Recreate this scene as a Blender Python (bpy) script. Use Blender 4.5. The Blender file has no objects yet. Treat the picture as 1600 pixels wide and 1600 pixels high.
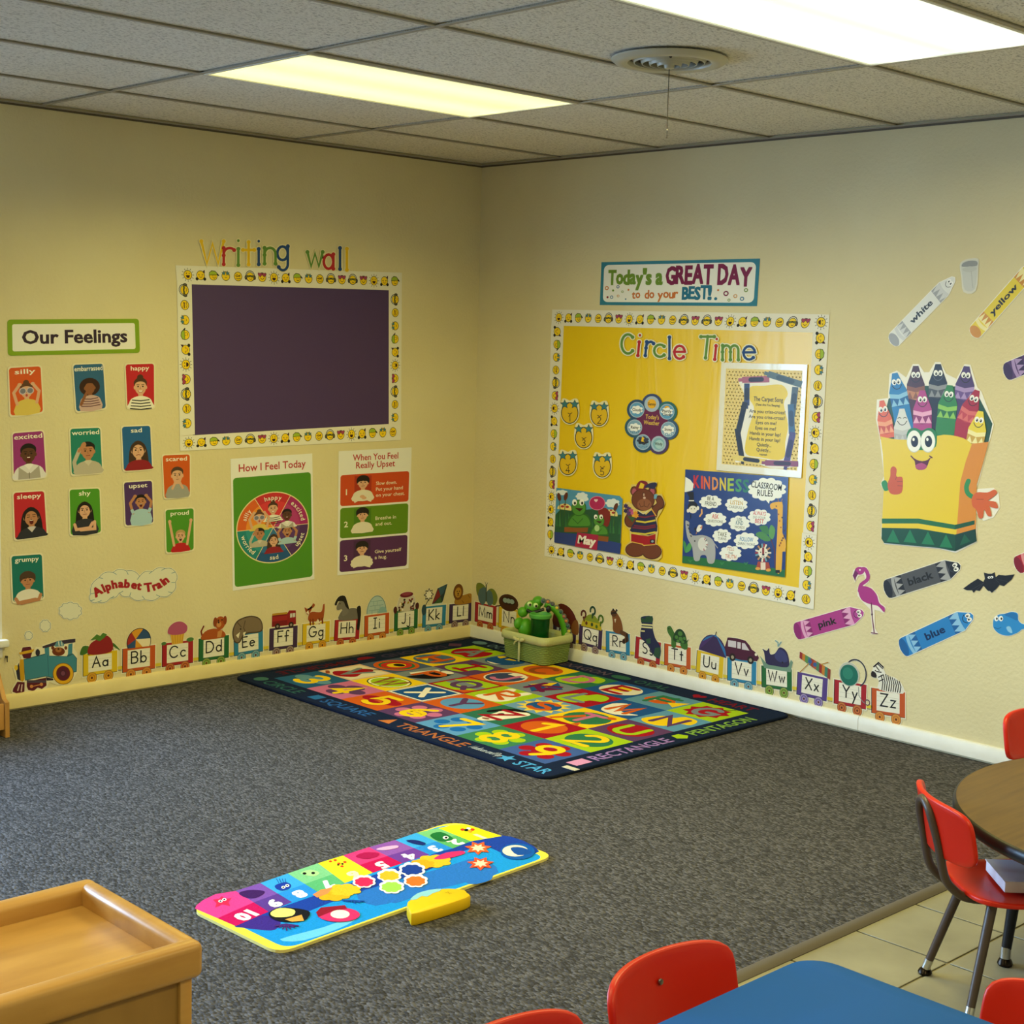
import bpy, bmesh, math, random
from mathutils import Vector, Matrix

sc = bpy.context.scene
COL = sc.collection
PI = math.pi
random.seed(7)

# ------------------------------------------------------------------ camera
YAW, PIT, ROL = math.radians(46.1634), math.radians(6.6357), math.radians(1.5754)
CAM = Vector((-5.157, -5.658, 1.555))
FPX = 2333.8
fw = Vector((math.cos(YAW)*math.cos(PIT), math.sin(YAW)*math.cos(PIT), -math.sin(PIT)))
r0 = Vector((math.sin(YAW), -math.cos(YAW), 0)); u0 = r0.cross(fw)
rt = math.cos(ROL)*r0 + math.sin(ROL)*u0
up = -math.sin(ROL)*r0 + math.cos(ROL)*u0
cd = bpy.data.cameras.new('camera'); cam = bpy.data.objects.new('camera', cd); COL.objects.link(cam)
cd.sensor_width = 36; cd.lens = 36*FPX/1600; cd.clip_start = .05
cam.matrix_world = Matrix(((rt.x, up.x, -fw.x, CAM.x), (rt.y, up.y, -fw.y, CAM.y), (rt.z, up.z, -fw.z, CAM.z), (0, 0, 0, 1)))
sc.camera = cam
sc.view_settings.view_transform = 'Standard'
try: sc.view_settings.look = 'None'
except Exception: pass
sc.view_settings.gamma = 1
sc.view_settings.use_curve_mapping = False
sc.view_settings.exposure = EXPOSURE = 0.0

# ------------------------------------------------------------------ world, window daylight
w = bpy.data.worlds.new('world'); sc.world = w; w.use_nodes = True
bg = w.node_tree.nodes['Background']; bg.inputs[0].default_value = (.9, .95, 1, 1); bg.inputs[1].default_value = .35

def area(name, loc, rot, sx, sy, col, power, spread=180):
    l = bpy.data.lights.new(name, 'AREA'); l.shape = 'RECTANGLE'; l.size = sx; l.size_y = sy
    l.color = col; l.energy = power; l.spread = math.radians(spread)
    o = bpy.data.objects.new(name, l); COL.objects.link(o); o.location = loc; o.rotation_euler = rot
    return o
DAY = (.40, .66, 1.0)
WINS = [(-3.95, -2.556), (-6.2, -4.5)]          # x ranges of the two windows in the left-hand wall
WZ = (.3, 2.0)
for i, (a, b) in enumerate(WINS):
    area('daylight', ((a+b)/2-(.75, 0)[i], (.95, .6)[i], (WZ[0]+WZ[1])/2+.15), (-(PI/2-math.radians((32, 30)[i])), 0, math.radians((40, 0)[i])), (2.3, 1.7)[i], 1.9, DAY, (270, 300)[i], (124, 125)[i])

# ------------------------------------------------------------------ materials
def lin(h):
    h = h.lstrip('#'); o = []
    for i in (0, 2, 4):
        c = int(h[i:i+2], 16)/255
        o.append(c/12.92 if c <= .04045 else ((c+.055)/1.055)**2.4)
    return (*o, 1)
MATS = {}
def mat(hexc, kind='paper'):
    k = (hexc, kind)
    if k in MATS: return MATS[k]
    m = bpy.data.materials.new(kind+'_'+hexc.lstrip('#')); MATS[k] = m; m.use_nodes = True
    nt = m.node_tree; b = nt.nodes['Principled BSDF']; b.inputs['Base Color'].default_value = lin(hexc)
    S = lambda n, v: b.inputs[n].__setattr__('default_value', v)
    if kind == 'paper': S('Roughness', .55); S('Specular IOR Level', .3)
    elif kind == 'gloss': S('Roughness', .34); S('Specular IOR Level', .4)
    elif kind == 'metal': S('Metallic', 1); S('Roughness', .28)
    elif kind == 'plastic': S('Roughness', .38); S('Specular IOR Level', .4)
    elif kind == 'laminate': S('Roughness', .5); S('Specular IOR Level', .12)
    elif kind == 'paint': S('Roughness', .6)
    elif kind == 'glass': S('Roughness', .08); S('Transmission Weight', .85); S('IOR', 1.3)
    elif kind in ('rug', 'cloth'):
        S('Roughness', 1); S('Specular IOR Level', .05)
        tc = nt.nodes.new('ShaderNodeTexCoord'); n = nt.nodes.new('ShaderNodeTexNoise'); n.inputs['Scale'].default_value = 260 if kind == 'rug' else 120
        bp = nt.nodes.new('ShaderNodeBump'); bp.inputs['Strength'].default_value = .5; bp.inputs['Distance'].default_value = .004
        nt.links.new(tc.outputs['Object'], n.inputs['Vector']); nt.links.new(n.outputs['Fac'], bp.inputs['Height']); nt.links.new(bp.outputs['Normal'], b.inputs['Normal'])
    return m

def nodemat(name):
    m = bpy.data.materials.new(name); m.use_nodes = True
    return m, m.node_tree, m.node_tree.nodes['Principled BSDF'], m.node_tree.nodes.new, m.node_tree.links.new
def ramp(N, stops):
    r = N('ShaderNodeValToRGB'); e = r.color_ramp.elements
    while len(e) < len(stops): e.new(.5)
    for i, (p, c) in enumerate(stops): e[i].position = p; e[i].color = lin(c)
    return r

def wall_mat():
    m, nt, b, N, L = nodemat('cream_wall_paint')
    tc = N('ShaderNodeTexCoord')
    n = N('ShaderNodeTexNoise'); n.inputs['Scale'].default_value = 70; n.inputs['Detail'].default_value = 5
    n2 = N('ShaderNodeTexNoise'); n2.inputs['Scale'].default_value = 1.7; n2.inputs['Detail'].default_value = 6
    L(tc.outputs['Object'], n.inputs['Vector']); L(tc.outputs['Object'], n2.inputs['Vector'])
    r = ramp(N, [(.3, '#D6CAA2'), (.7, '#DED4AE')]); L(n2.outputs['Fac'], r.inputs['Fac']); L(r.outputs['Color'], b.inputs['Base Color'])
    bp = N('ShaderNodeBump'); bp.inputs['Strength'].default_value = .35; bp.inputs['Distance'].default_value = .006
    L(n.outputs['Fac'], bp.inputs['Height']); L(bp.outputs['Normal'], b.inputs['Normal'])
    b.inputs['Roughness'].default_value = .55; b.inputs['Specular IOR Level'].default_value = .3
    return m
def carpet_mat():
    m, nt, b, N, L = nodemat('grey_loop_carpet')
    tc = N('ShaderNodeTexCoord'); mp = N('ShaderNodeMapping'); mp.inputs['Rotation'].default_value = (0, 0, .75); mp.inputs['Scale'].default_value = (1, .55, 1)
    L(tc.outputs['Object'], mp.inputs['Vector'])
    v = N('ShaderNodeTexVoronoi'); v.inputs['Scale'].default_value = 150; L(mp.outputs['Vector'], v.inputs['Vector'])
    n = N('ShaderNodeTexNoise'); n.inputs['Scale'].default_value = 130; n.inputs['Detail'].default_value = 3; L(mp.outputs['Vector'], n.inputs['Vector'])
    sp = N('ShaderNodeSeparateColor'); L(v.outputs['Color'], sp.inputs['Color'])
    mx = N('ShaderNodeMath'); mx.operation = 'MULTIPLY_ADD'; mx.inputs[1].default_value = .5; L(sp.outputs['Red'], mx.inputs[0])
    m3 = N('ShaderNodeMath'); m3.operation = 'MULTIPLY'; m3.inputs[1].default_value = .5; L(n.outputs['Fac'], m3.inputs[0]); L(m3.outputs[0], mx.inputs[2])
    r = ramp(N, [(.15, '#2B2A2C'), (.5, '#48474B'), (.85, '#6C6A6E')]); L(mx.outputs[0], r.inputs['Fac']); L(r.outputs['Color'], b.inputs['Base Color'])
    iv = N('ShaderNodeMath'); iv.operation = 'SUBTRACT'; iv.inputs[0].default_value = 1; L(v.outputs['Distance'], iv.inputs[1])
    bp = N('ShaderNodeBump'); bp.inputs['Strength'].default_value = .8; bp.inputs['Distance'].default_value = .006
    L(iv.outputs[0], bp.inputs['Height']); L(bp.outputs['Normal'], b.inputs['Normal'])
    b.inputs['Roughness'].default_value = .95; b.inputs['Specular IOR Level'].default_value = .15
    return m
def tile_mat():
    m, nt, b, N, L = nodemat('beige_floor_tile')
    tc = N('ShaderNodeTexCoord'); n = N('ShaderNodeTexNoise'); n.inputs['Scale'].default_value = 5; n.inputs['Detail'].default_value = 7
    L(tc.outputs['Object'], n.inputs['Vector'])
    r = ramp(N, [(.3, '#817E6D'), (.7, '#979480')]); L(n.outputs['Fac'], r.inputs['Fac']); L(r.outputs['Color'], b.inputs['Base Color'])
    b.inputs['Roughness'].default_value = .45
    return m
def ceil_mat():
    m, nt, b, N, L = nodemat('fissured_ceiling_tile')
    tc = N('ShaderNodeTexCoord'); mp = N('ShaderNodeMapping'); mp.inputs['Scale'].default_value = (1, 1.7, 1); L(tc.outputs['Object'], mp.inputs['Vector'])
    n = N('ShaderNodeTexNoise'); n.inputs['Scale'].default_value = 85; n.inputs['Detail'].default_value = 4; n.inputs['Roughness'].default_value = .6
    L(mp.outputs['Vector'], n.inputs['Vector'])
    r = ramp(N, [(.36, '#B4AFA5'), (.47, '#E9E5DB'), (.7, '#EFEBE1')]); L(n.outputs['Fac'], r.inputs['Fac']); L(r.outputs['Color'], b.inputs['Base Color'])
    bp = N('ShaderNodeBump'); bp.inputs['Strength'].default_value = .6; bp.inputs['Distance'].default_value = .006
    L(n.outputs['Fac'], bp.inputs['Height']); L(bp.outputs['Normal'], b.inputs['Normal'])
    b.inputs['Roughness'].default_value = .9
    return m
def wood_mat(name, c1, c2, rough=.4, scale=(2, 30, 30)):
    m, nt, b, N, L = nodemat(name)
    tc = N('ShaderNodeTexCoord'); mp = N('ShaderNodeMapping'); mp.inputs['Scale'].default_value = scale; L(tc.outputs['Object'], mp.inputs['Vector'])
    n = N('ShaderNodeTexNoise'); n.inputs['Scale'].default_value = 1.6; n.inputs['Detail'].default_value = 6; L(mp.outputs['Vector'], n.inputs['Vector'])
    r = ramp(N, [(.3, c1), (.7, c2)]); L(n.outputs['Fac'], r.inputs['Fac']); L(r.outputs['Color'], b.inputs['Base Color'])
    b.inputs['Roughness'].default_value = rough
    return m
def board_mat(name, c, rough, bump=.0, sx=9, sz=1.2):
    m, nt, b, N, L = nodemat(name); b.inputs['Base Color'].default_value = lin(c); b.inputs['Roughness'].default_value = rough
    if bump:
        tc = N('ShaderNodeTexCoord'); mp = N('ShaderNodeMapping'); mp.inputs['Scale'].default_value = (sx, sx, sz); L(tc.outputs['Object'], mp.inputs['Vector'])
        n = N('ShaderNodeTexNoise'); n.inputs['Scale'].default_value = 1; n.inputs['Detail'].default_value = 3; n.inputs['Distortion'].default_value = .8; L(mp.outputs['Vector'], n.inputs['Vector'])
        bp = N('ShaderNodeBump'); bp.inputs['Strength'].default_value = bump; bp.inputs['Distance'].default_value = .03
        L(n.outputs['Fac'], bp.inputs['Height']); L(bp.outputs['Normal'], b.inputs['Normal'])
    return m
def glass_mat():
    m = bpy.data.materials.new('clear_window_glass'); m.use_nodes = True; nt = m.node_tree; nt.nodes.clear()
    o = nt.nodes.new('ShaderNodeOutputMaterial'); mx = nt.nodes.new('ShaderNodeMixShader'); t = nt.nodes.new('ShaderNodeBsdfTransparent'); g = nt.nodes.new('ShaderNodeBsdfGlossy')
    g.inputs['Roughness'].default_value = .02; mx.inputs[0].default_value = .06
    nt.links.new(t.outputs[0], mx.inputs[1]); nt.links.new(g.outputs[0], mx.inputs[2]); nt.links.new(mx.outputs[0], o.inputs[0]); return m
PANE = glass_mat()
WALL = wall_mat(); CARPET = carpet_mat(); TILE = tile_mat(); CEIL = ceil_mat()
MAPLE = wood_mat('honey_maple', '#AE8040', '#C49652', .35, (3, 14, 14))
MAPLE_D = wood_mat('honey_maple_panel', '#846430', '#967238', .45, (10, 10, 2))
OAK = wood_mat('golden_oak', '#A9793A', '#C08D4B', .45, (14, 14, 2))
WALNUT = wood_mat('walnut_laminate', '#54402A', '#66502F', .5, (3, 40, 10))

# ------------------------------------------------------------------ object helpers
def tag(o, label=None, cat=None, group=None, kind=None):
    if label: o['label'] = label
    if cat: o['category'] = cat
    if group: o['group'] = group
    if kind: o['kind'] = kind
    return o
def E(name, label, cat, loc, group=None, rz=0):
    o = bpy.data.objects.new(name, None); COL.objects.link(o); o.location = loc; o.rotation_euler = (0, 0, rz)
    o.empty_display_size = .05
    return tag(o, label, cat, group)
def link(name, me, parent=None, loc=(0, 0, 0)):
    o = bpy.data.objects.new(name, me); COL.objects.link(o); o.location = loc
    if parent: o.parent = parent
    return o
def tree_copy(o, parent=None):
    c = o.copy(); COL.objects.link(c); c.parent = parent
    for ch in list(o.children): tree_copy(ch, c)
    return c

class MB:
    """collects solids, then links them as one mesh object"""
    def __init__(s): s.bm = bmesh.new(); s.ms = []; s.cur = 0
    def m(s, material):
        if material not in s.ms: s.ms.append(material)
        s.cur = s.ms.index(material); return s
    def _new(s, tmp, smooth):
        me = bpy.data.meshes.new('t'); 
        for f in tmp.faces: f.material_index = s.cur; f.smooth = smooth
        tmp.to_mesh(me); tmp.free(); s.bm.from_mesh(me); bpy.data.meshes.remove(me)
    def box(s, a, b, bev=0, rz=0, seg=2):
        t = bmesh.new(); bmesh.ops.create_cube(t, size=1)
        c = [(a[i]+b[i])/2 for i in range(3)]; d = [abs(b[i]-a[i]) for i in range(3)]
        for v in t.verts: v.co = Vector((v.co.x*d[0], v.co.y*d[1], v.co.z*d[2]))
        if bev: bmesh.ops.bevel(t, geom=t.edges[:], offset=bev, segments=seg, affect='EDGES', profile=.5)
        for v in t.verts: v.co = Matrix.Rotation(rz, 3, 'Z') @ v.co + Vector(c)
        s._new(t, bool(bev)); return s
    def prism(s, pts, z0, z1, axis='z', bev=0, smooth=False):
        t = bmesh.new()
        mk = {'z': lambda p, h: (p[0], p[1], h), 'y': lambda p, h: (p[0], h, p[1]), 'x': lambda p, h: (h, p[0], p[1])}[axis]
        lo = [t.verts.new(mk(p, z0)) for p in pts]; hi = [t.verts.new(mk(p, z1)) for p in pts]; n = len(pts)
        t.faces.new(lo); t.faces.new(hi)
        for i in range(n): t.faces.new((lo[i], lo[(i+1) % n], hi[(i+1) % n], hi[i]))
        bmesh.ops.recalc_face_normals(t, faces=t.faces[:])
        if bev:
            es = [e for e in t.edges if (e.verts[0] in lo) == (e.verts[1] in lo)]
            bmesh.ops.bevel(t, geom=es, offset=bev, segments=2, affect='EDGES', profile=.5)
        s._new(t, smooth or bool(bev)); return s
    def tube(s, pts, r, seg=10, caps=True):
        t = bmesh.new(); P = [Vector(p) for p in pts]; R = r if isinstance(r, (list, tuple)) else [r]*len(P); rings = []
        nrm = None
        for i, p in enumerate(P):
            d = (P[min(i+1, len(P)-1)] - P[max(i-1, 0)]).normalized()
            if nrm is None: nrm = d.orthogonal().normalized()
            else: nrm = (nrm - d*nrm.dot(d)).normalized()
            b = d.cross(nrm)
            rings.append([t.verts.new(p + (nrm*math.cos(2*PI*k/seg) + b*math.sin(2*PI*k/seg))*R[i]) for k in range(seg)])
        for a, b in zip(rings, rings[1:]):
            for k in range(seg): t.faces.new((a[k], a[(k+1) % seg], b[(k+1) % seg], b[k]))
        if caps: t.faces.new(rings[0][::-1]); t.faces.new(rings[-1])
        bmesh.ops.recalc_face_normals(t, faces=t.faces[:])
        s._new(t, True); return s
    def lathe(s, prof, c=(0, 0, 0), seg=32, M=None):
        t = bmesh.new(); rings = []
        for (r, z) in prof:
            rings.append([t.verts.new((r*math.cos(2*PI*k/seg), r*math.sin(2*PI*k/seg), z)) for k in range(seg)])
        for a, b in zip(rings, rings[1:]):
            for k in range(seg): t.faces.new((a[k], a[(k+1) % seg], b[(k+1) % seg], b[k]))
        bmesh.ops.remove_doubles(t, verts=t.verts[:], dist=1e-6)
        for v in t.verts: v.co = (M @ v.co if M else v.co) + Vector(c)
        bmesh.ops.recalc_face_normals(t, faces=t.faces[:])
        s._new(t, True); return s
    def ball(s, c, r, sub=3, M=None):
        t = bmesh.new(); bmesh.ops.create_icosphere(t, subdivisions=sub, radius=1)
        rr = r if isinstance(r, (list, tuple)) else (r, r, r)
        for v in t.verts:
            q = Vector((v.co.x*rr[0], v.co.y*rr[1], v.co.z*rr[2])); v.co = (M @ q if M else q) + Vector(c)
        s._new(t, True); return s
    def build(s, name, parent=None, loc=(0, 0, 0), auto=True):
        me = bpy.data.meshes.new(name); s.bm.to_mesh(me); s.bm.free()
        for m in s.ms: me.materials.append(m)
        if auto:
            try: me.set_sharp_from_angle(angle=math.radians(40))
            except Exception: pass
        return link(name, me, parent, loc)
def rrect(x0, y0, x1, y1, r, n=5):
    p = []
    for cx, cy, a0 in ((x1-r, y1-r, 0), (x0+r, y1-r, 90), (x0+r, y0+r, 180), (x1-r, y0+r, 270)):
        for k in range(n+1):
            a = math.radians(a0 + 90*k/n); p.append((cx+r*math.cos(a), cy+r*math.sin(a)))
    return p

# ------------------------------------------------------------------ flat printed art on a real plane
def ray(px, py): return fw*1.0 + rt*((px-800)/FPX) - up*((py-800)/FPX)
def on_plane(px, py, o, n):
    d = ray(px, py); return CAM + d*((o-CAM).dot(n)/d.dot(n))
class Plane:
    def __init__(s, o, U, V): s.o = Vector(o); s.U = Vector(U); s.V = Vector(V); s.N = s.U.cross(s.V)
    def px(s, x, y):
        p = on_plane(x, y, s.o, s.N) - s.o; return (p.dot(s.U), p.dot(s.V))
    def at(s, u, v, n): return s.o + s.U*u + s.V*v + s.N*n
WL = Plane((0, 0, 0), (1, 0, 0), (0, 0, 1))
WR = Plane((0, 0, 0), (0, -1, 0), (0, 0, 1))
FL = Plane((0, 0, 0), (0, -1, 0), (1, 0, 0))

_glyph = {}
def glyphs(txt, bold):
    k = (txt, bold)
    if k not in _glyph:
        cu = bpy.data.curves.new('t', 'FONT'); cu.body = txt; cu.size = 1; cu.resolution_u = 2; cu.offset = bold; cu.dimensions = '2D'; cu.fill_mode = 'BOTH'
        ob = bpy.data.objects.new('t', cu); COL.objects.link(ob); bpy.context.view_layer.update()
        me = bpy.data.meshes.new_from_object(ob.evaluated_get(bpy.context.evaluated_depsgraph_get()))
        V = [(v.co.x, v.co.y) for v in me.vertices]; F = [tuple(p.vertices) for p in me.polygons]
        bpy.data.objects.remove(ob); bpy.data.curves.remove(cu); bpy.data.meshes.remove(me)
        xs = [v[0] for v in V] or [0, 1]
        _glyph[k] = (V, F, min(xs), max(xs))
    return _glyph[k]

def sm(pts, n=4, closed=True):
    """Catmull-Rom smoothing"""
    out = []; N = len(pts); rng = range(N) if closed else range(N-1)
    for i in rng:
        g = (lambda j: pts[j % N]) if closed else (lambda j: pts[max(0, min(N-1, j))])
        p0, p1, p2, p3 = g(i-1), g(i), g(i+1), g(i+2)
        for k in range(n):
            t = k/n
            out.append(tuple(.5*(2*p1[c] + (p2[c]-p0[c])*t + (2*p0[c]-5*p1[c]+4*p2[c]-p3[c])*t*t + (3*p1[c]-p0[c]-3*p2[c]+p3[c])*t**3) for c in (0, 1)))
    if not closed: out.append(tuple(pts[-1]))
    return out
def grow(pts, d):
    """offset a closed outline outwards by d"""
    A = sum(pts[i][0]*pts[(i+1) % len(pts)][1]-pts[(i+1) % len(pts)][0]*pts[i][1] for i in range(len(pts)))
    sgn = 1 if A > 0 else -1; out = []; N = len(pts)
    for i in range(N):
        a, b, c = pts[i-1], pts[i], pts[(i+1) % N]
        e1 = Vector((b[0]-a[0], b[1]-a[1])); e2 = Vector((c[0]-b[0], c[1]-b[1]))
        if e1.length < 1e-9 or e2.length < 1e-9: out.append(b); continue
        n1 = Vector((e1.y, -e1.x)).normalized()*sgn; n2 = Vector((e2.y, -e2.x)).normalized()*sgn
        m = n1+n2
        m = n1 if m.length < .4 else m*(2/m.length_squared)*.5*1.0
        if m.length > 1.6: m = m.normalized()*1.6
        out.append((b[0]+m.x*d, b[1]+m.y*d))
    return out
def ell(cx, cy, rx, ry=None, n=20, a0=0, a1=360, rot=0):
    ry = rx if ry is None else ry; full = abs(a1-a0) >= 360; m = n if full else n+1; P = []
    cr, sr = math.cos(math.radians(rot)), math.sin(math.radians(rot))
    for k in range(m):
        a = math.radians(a0+(a1-a0)*k/n); x, y = rx*math.cos(a), ry*math.sin(a); P.append((cx+x*cr-y*sr, cy+x*sr+y*cr))
    return P
def star(cx, cy, R, r, n=5, rot=90):
    return [(cx+(R if k % 2 == 0 else r)*math.cos(math.radians(rot+180*k/n)), cy+(R if k % 2 == 0 else r)*math.sin(math.radians(rot+180*k/n))) for k in range(2*n)]
def heart(cx, cy, s, n=18):
    P = []
    for k in range(n):
        t = 2*PI*k/n; P.append((cx+s*16*math.sin(t)**3/16, cy+s*(13*math.cos(t)-5*math.cos(2*t)-2*math.cos(3*t)-math.cos(4*t))/16))
    return P
def cloudpts(cx, cy, rx, ry, n=9, b=.16, k=5):
    P = []
    for i in range(n*k):
        t = 2*PI*i/(n*k); q = 1+b*abs(math.sin(n*t/2))-b*.5
        P.append((cx+rx*q*math.cos(t), cy+ry*q*math.sin(t)))
    return P

DN = 2.2e-5
def clip_low(pts, y0):
    out = []
    for a, b in zip(pts, pts[1:]+pts[:1]):
        if a[1] >= y0: out.append(a)
        if (a[1] >= y0) != (b[1] >= y0): t = (y0-a[1])/(b[1]-a[1]); out.append((a[0]+(b[0]-a[0])*t, y0))
    return out
def roundpoly(P, R, n=6):
    out = []; N = len(P)
    for i in range(N):
        p, a, c = Vector(P[i]), Vector(P[i-1]), Vector(P[(i+1) % N]); r = R[i] if isinstance(R, (list, tuple)) else R
        q0, q1 = p+(a-p).normalized()*r, p+(c-p).normalized()*r
        for k in range(n+1): t = k/n; q = q0*(1-t)**2+p*2*t*(1-t)+q1*t*t; out.append((q.x, q.y))
    return out
class Art:
    def __init__(s, plane, n0=.0006, kind='paper'):
        s.p = plane; s.n = n0; s.V = []; s.F = []; s.FM = []; s.ms = []; s.kind = kind; s.f = lambda x, y: (x, y)
    # --- coordinate frames
    def like(s, o): s.f = o.f; s.n = o.n; return s
    def zoom(s, x0, y0, k=1): s.f = lambda x, y: s.p.px(x0+x*k, y0+y*k); return s
    def frame(s, ou, ov, sx=1, sy=None, ang=0):
        sy = sx if sy is None else sy; c, q = math.cos(ang), math.sin(ang)
        s.f = lambda x, y: (ou+x*sx*c-y*sy*q, ov+x*sx*q+y*sy*c); return s
    def sub(s, cx, cy, k, rot=0, ky=None):
        g = s.f; c, q = math.cos(math.radians(rot)), math.sin(math.radians(rot)); ky = k if ky is None else ky
        s.f = lambda x, y: g(cx+x*k*c-y*ky*q, cy+x*k*q+y*ky*c); return g
    def quad(s, TL, TR, BR, BL, w, h, pix=True):
        a, b, c, d = [Vector(s.p.px(*q)) if pix else Vector(q) for q in (TL, TR, BR, BL)]
        def f(x, y):
            x /= w; y /= h; r = (d*(1-x)+c*x)*(1-y)+(a*(1-x)+b*x)*y; return (r.x, r.y)
        s.f = f; return s
    # --- primitives
    def _m(s, col):
        m = col if not isinstance(col, str) else mat(col, s.kind)
        if m not in s.ms: s.ms.append(m)
        return s.ms.index(m)
    def _face(s, uv, n, col):
        A = sum(uv[i][0]*uv[(i+1) % len(uv)][1]-uv[(i+1) % len(uv)][0]*uv[i][1] for i in range(len(uv)))
        if A < 0: uv = uv[::-1]
        i0 = len(s.V); s.V += [s.p.at(u, v, n) for u, v in uv]; s.F.append(tuple(range(i0, i0+len(uv)))); s.FM.append(s._m(col))
    def poly(s, pts, col):
        s._face([s.f(*p) for p in pts], s.n, col); s.n += DN; return s
    def ell(s, cx, cy, rx, ry=None, col='#000000', n=20, rot=0): return s.poly(ell(cx, cy, rx, ry, n, rot=rot), col)
    def rect(s, x0, y0, x1, y1, col): return s.poly([(x0, y0), (x1, y0), (x1, y1), (x0, y1)], col)
    def rr(s, x0, y0, x1, y1, r, col): return s.poly(rrect(x0, y0, x1, y1, r), col)
    def _side(s, a, b, n0, n1, mi):
        i0 = len(s.V); s.V += [s.p.at(*a, n0), s.p.at(*b, n0), s.p.at(*b, n1), s.p.at(*a, n1)]; s.F.append((i0, i0+1, i0+2, i0+3)); s.FM.append(mi)
    def slab(s, pts, th, col, edge=None):
        uv = [s.f(*p) for p in pts]; A = sum(uv[i][0]*uv[(i+1) % len(uv)][1]-uv[(i+1) % len(uv)][0]*uv[i][1] for i in range(len(uv)))
        if A < 0: uv = uv[::-1]
        mi = s._m(edge or col)
        for i in range(len(uv)): s._side(uv[i], uv[(i+1) % len(uv)], s.n, s.n+th, mi)
        s.n += th; s._face(uv, s.n, col); s.n += DN; return s
    def line(s, pts, wd, col, th=0, cap=True, closed=False):
        P = [Vector(p) for p in pts]; N = len(P); L, R = [], []; h = wd/2
        for i in range(N):
            a = P[(i-1) % N] if closed or i else P[i]; c = P[(i+1) % N] if closed or i < N-1 else P[i]
            d1 = (P[i]-a); d2 = (c-P[i]); d1 = d1.normalized() if d1.length > 1e-12 else d2.normalized(); d2 = d2.normalized() if d2.length > 1e-12 else d1
            t = d1+d2; t = t.normalized() if t.length > 1e-6 else d1
            k = 1/max(.5, abs(t.dot(d1))); nn = Vector((-t.y, t.x))*h*k; L.append(P[i]+nn); R.append(P[i]-nn)
        fl = [s.f(*q) for q in L]; fr = [s.f(*q) for q in R]; top = s.n+th; mi = s._m(col)
        for i in range(N if closed else N-1):
            j = (i+1) % N; s._face([fl[i], fl[j], fr[j], fr[i]], top+DN*.12*(i % 3), col)
            if th: s._side(fl[i], fl[j], s.n, top, mi); s._side(fr[i], fr[j], s.n, top, mi)
        if cap and not closed:
            for ei, e in enumerate((P[0], P[-1])):
                c = [s.f(*q) for q in ell(e.x, e.y, h, h, 10)]; s._face(c, top+DN*(.45+.15*ei), col)
                if th:
                    for i in range(10): s._side(c[i], c[(i+1) % 10], s.n, top, mi)
        s.n = top+DN; return s
    def text(s, txt, x, y, h, col, w=None, ang=0, bold=0, al='c', flip=1, shear=0):
        heavy = 0
        if bold > .018: heavy = bold-.016; bold = .016
        V, F, x0, x1 = glyphs(txt, bold); k = h/.72; kx = k if w is None else w/max(1e-6, x1-x0)
        ox = {'c': (x0+x1)/2, 'l': x0, 'r': x1}[al]; c, q = math.cos(math.radians(ang)), math.sin(math.radians(ang)); mi = s._m(col); i0 = len(s.V)
        for ti, (ex, ey) in enumerate([(0, 0)] if not heavy else [(0, 0), (-heavy, -heavy*.6), (heavy, heavy*.6), (heavy, -heavy*.6), (-heavy, heavy*.6)]):
            i0 = len(s.V)
            for vx, vy in V:
                a, b = (vx+ex-ox)*kx+vy*k*shear, (vy+ey)*k*flip
                s.V.append(s.p.at(*s.f(x+a*c-b*q, y+a*q+b*c), s.n+ti*DN*.18))
            for f in F: s.F.append(tuple(i0+j for j in f)); s.FM.append(mi)
        s.n += DN*(1 if heavy else 1); return s
    def arctext(s, txt, cx, cy, r, amid, h, col, bold=0, inside=False, adv=.66):
        """lettering bent along a circle; amid = middle angle in degrees"""
        ws = [max(.28, glyphs(c, bold)[3]-glyphs(c, bold)[2]+.1 if c != ' ' else .3)*h/.72 for c in txt]; tot = sum(ws); pos = -tot/2
        for c, wd in zip(txt, ws):
            mid = pos+wd/2; pos += wd
            if c == ' ': continue
            if inside: a = amid+math.degrees(mid/r); s.text(c, cx+r*math.cos(math.radians(a)), cy+r*math.sin(math.radians(a)), h, col, ang=a+90, bold=bold)
            else: a = amid-math.degrees(mid/r); s.text(c, cx+r*math.cos(math.radians(a)), cy+r*math.sin(math.radians(a)), h, col, ang=a-90, bold=bold)
            s.n -= DN
        s.n += DN; return s
    # --- link
    def centre(s):
        n = len(s.V); return sum(s.V, Vector())/n
    def build(s, name, parent=None):
        loc = s.centre() if parent is None else Vector(parent.location)
        me = bpy.data.meshes.new(name); me.from_pydata([v-loc for v in s.V], [], s.F)
        for m in s.ms: me.materials.append(m)
        me.polygons.foreach_set('material_index', s.FM); me.update()
        return link(name, me, parent, loc if parent is None else (0, 0, 0))
class Halo(Art):
    """the pale cut edge that follows a picture's outline"""
    def _face(s, uv, n, col):
        s.n += DN*.15; Art._face(s, grow(uv, .0036) if len(uv) > 2 else uv, s.n, s.hc)
def root(name, art, label, cat, group=None): return E(name, label, cat, art.centre(), group)
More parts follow.
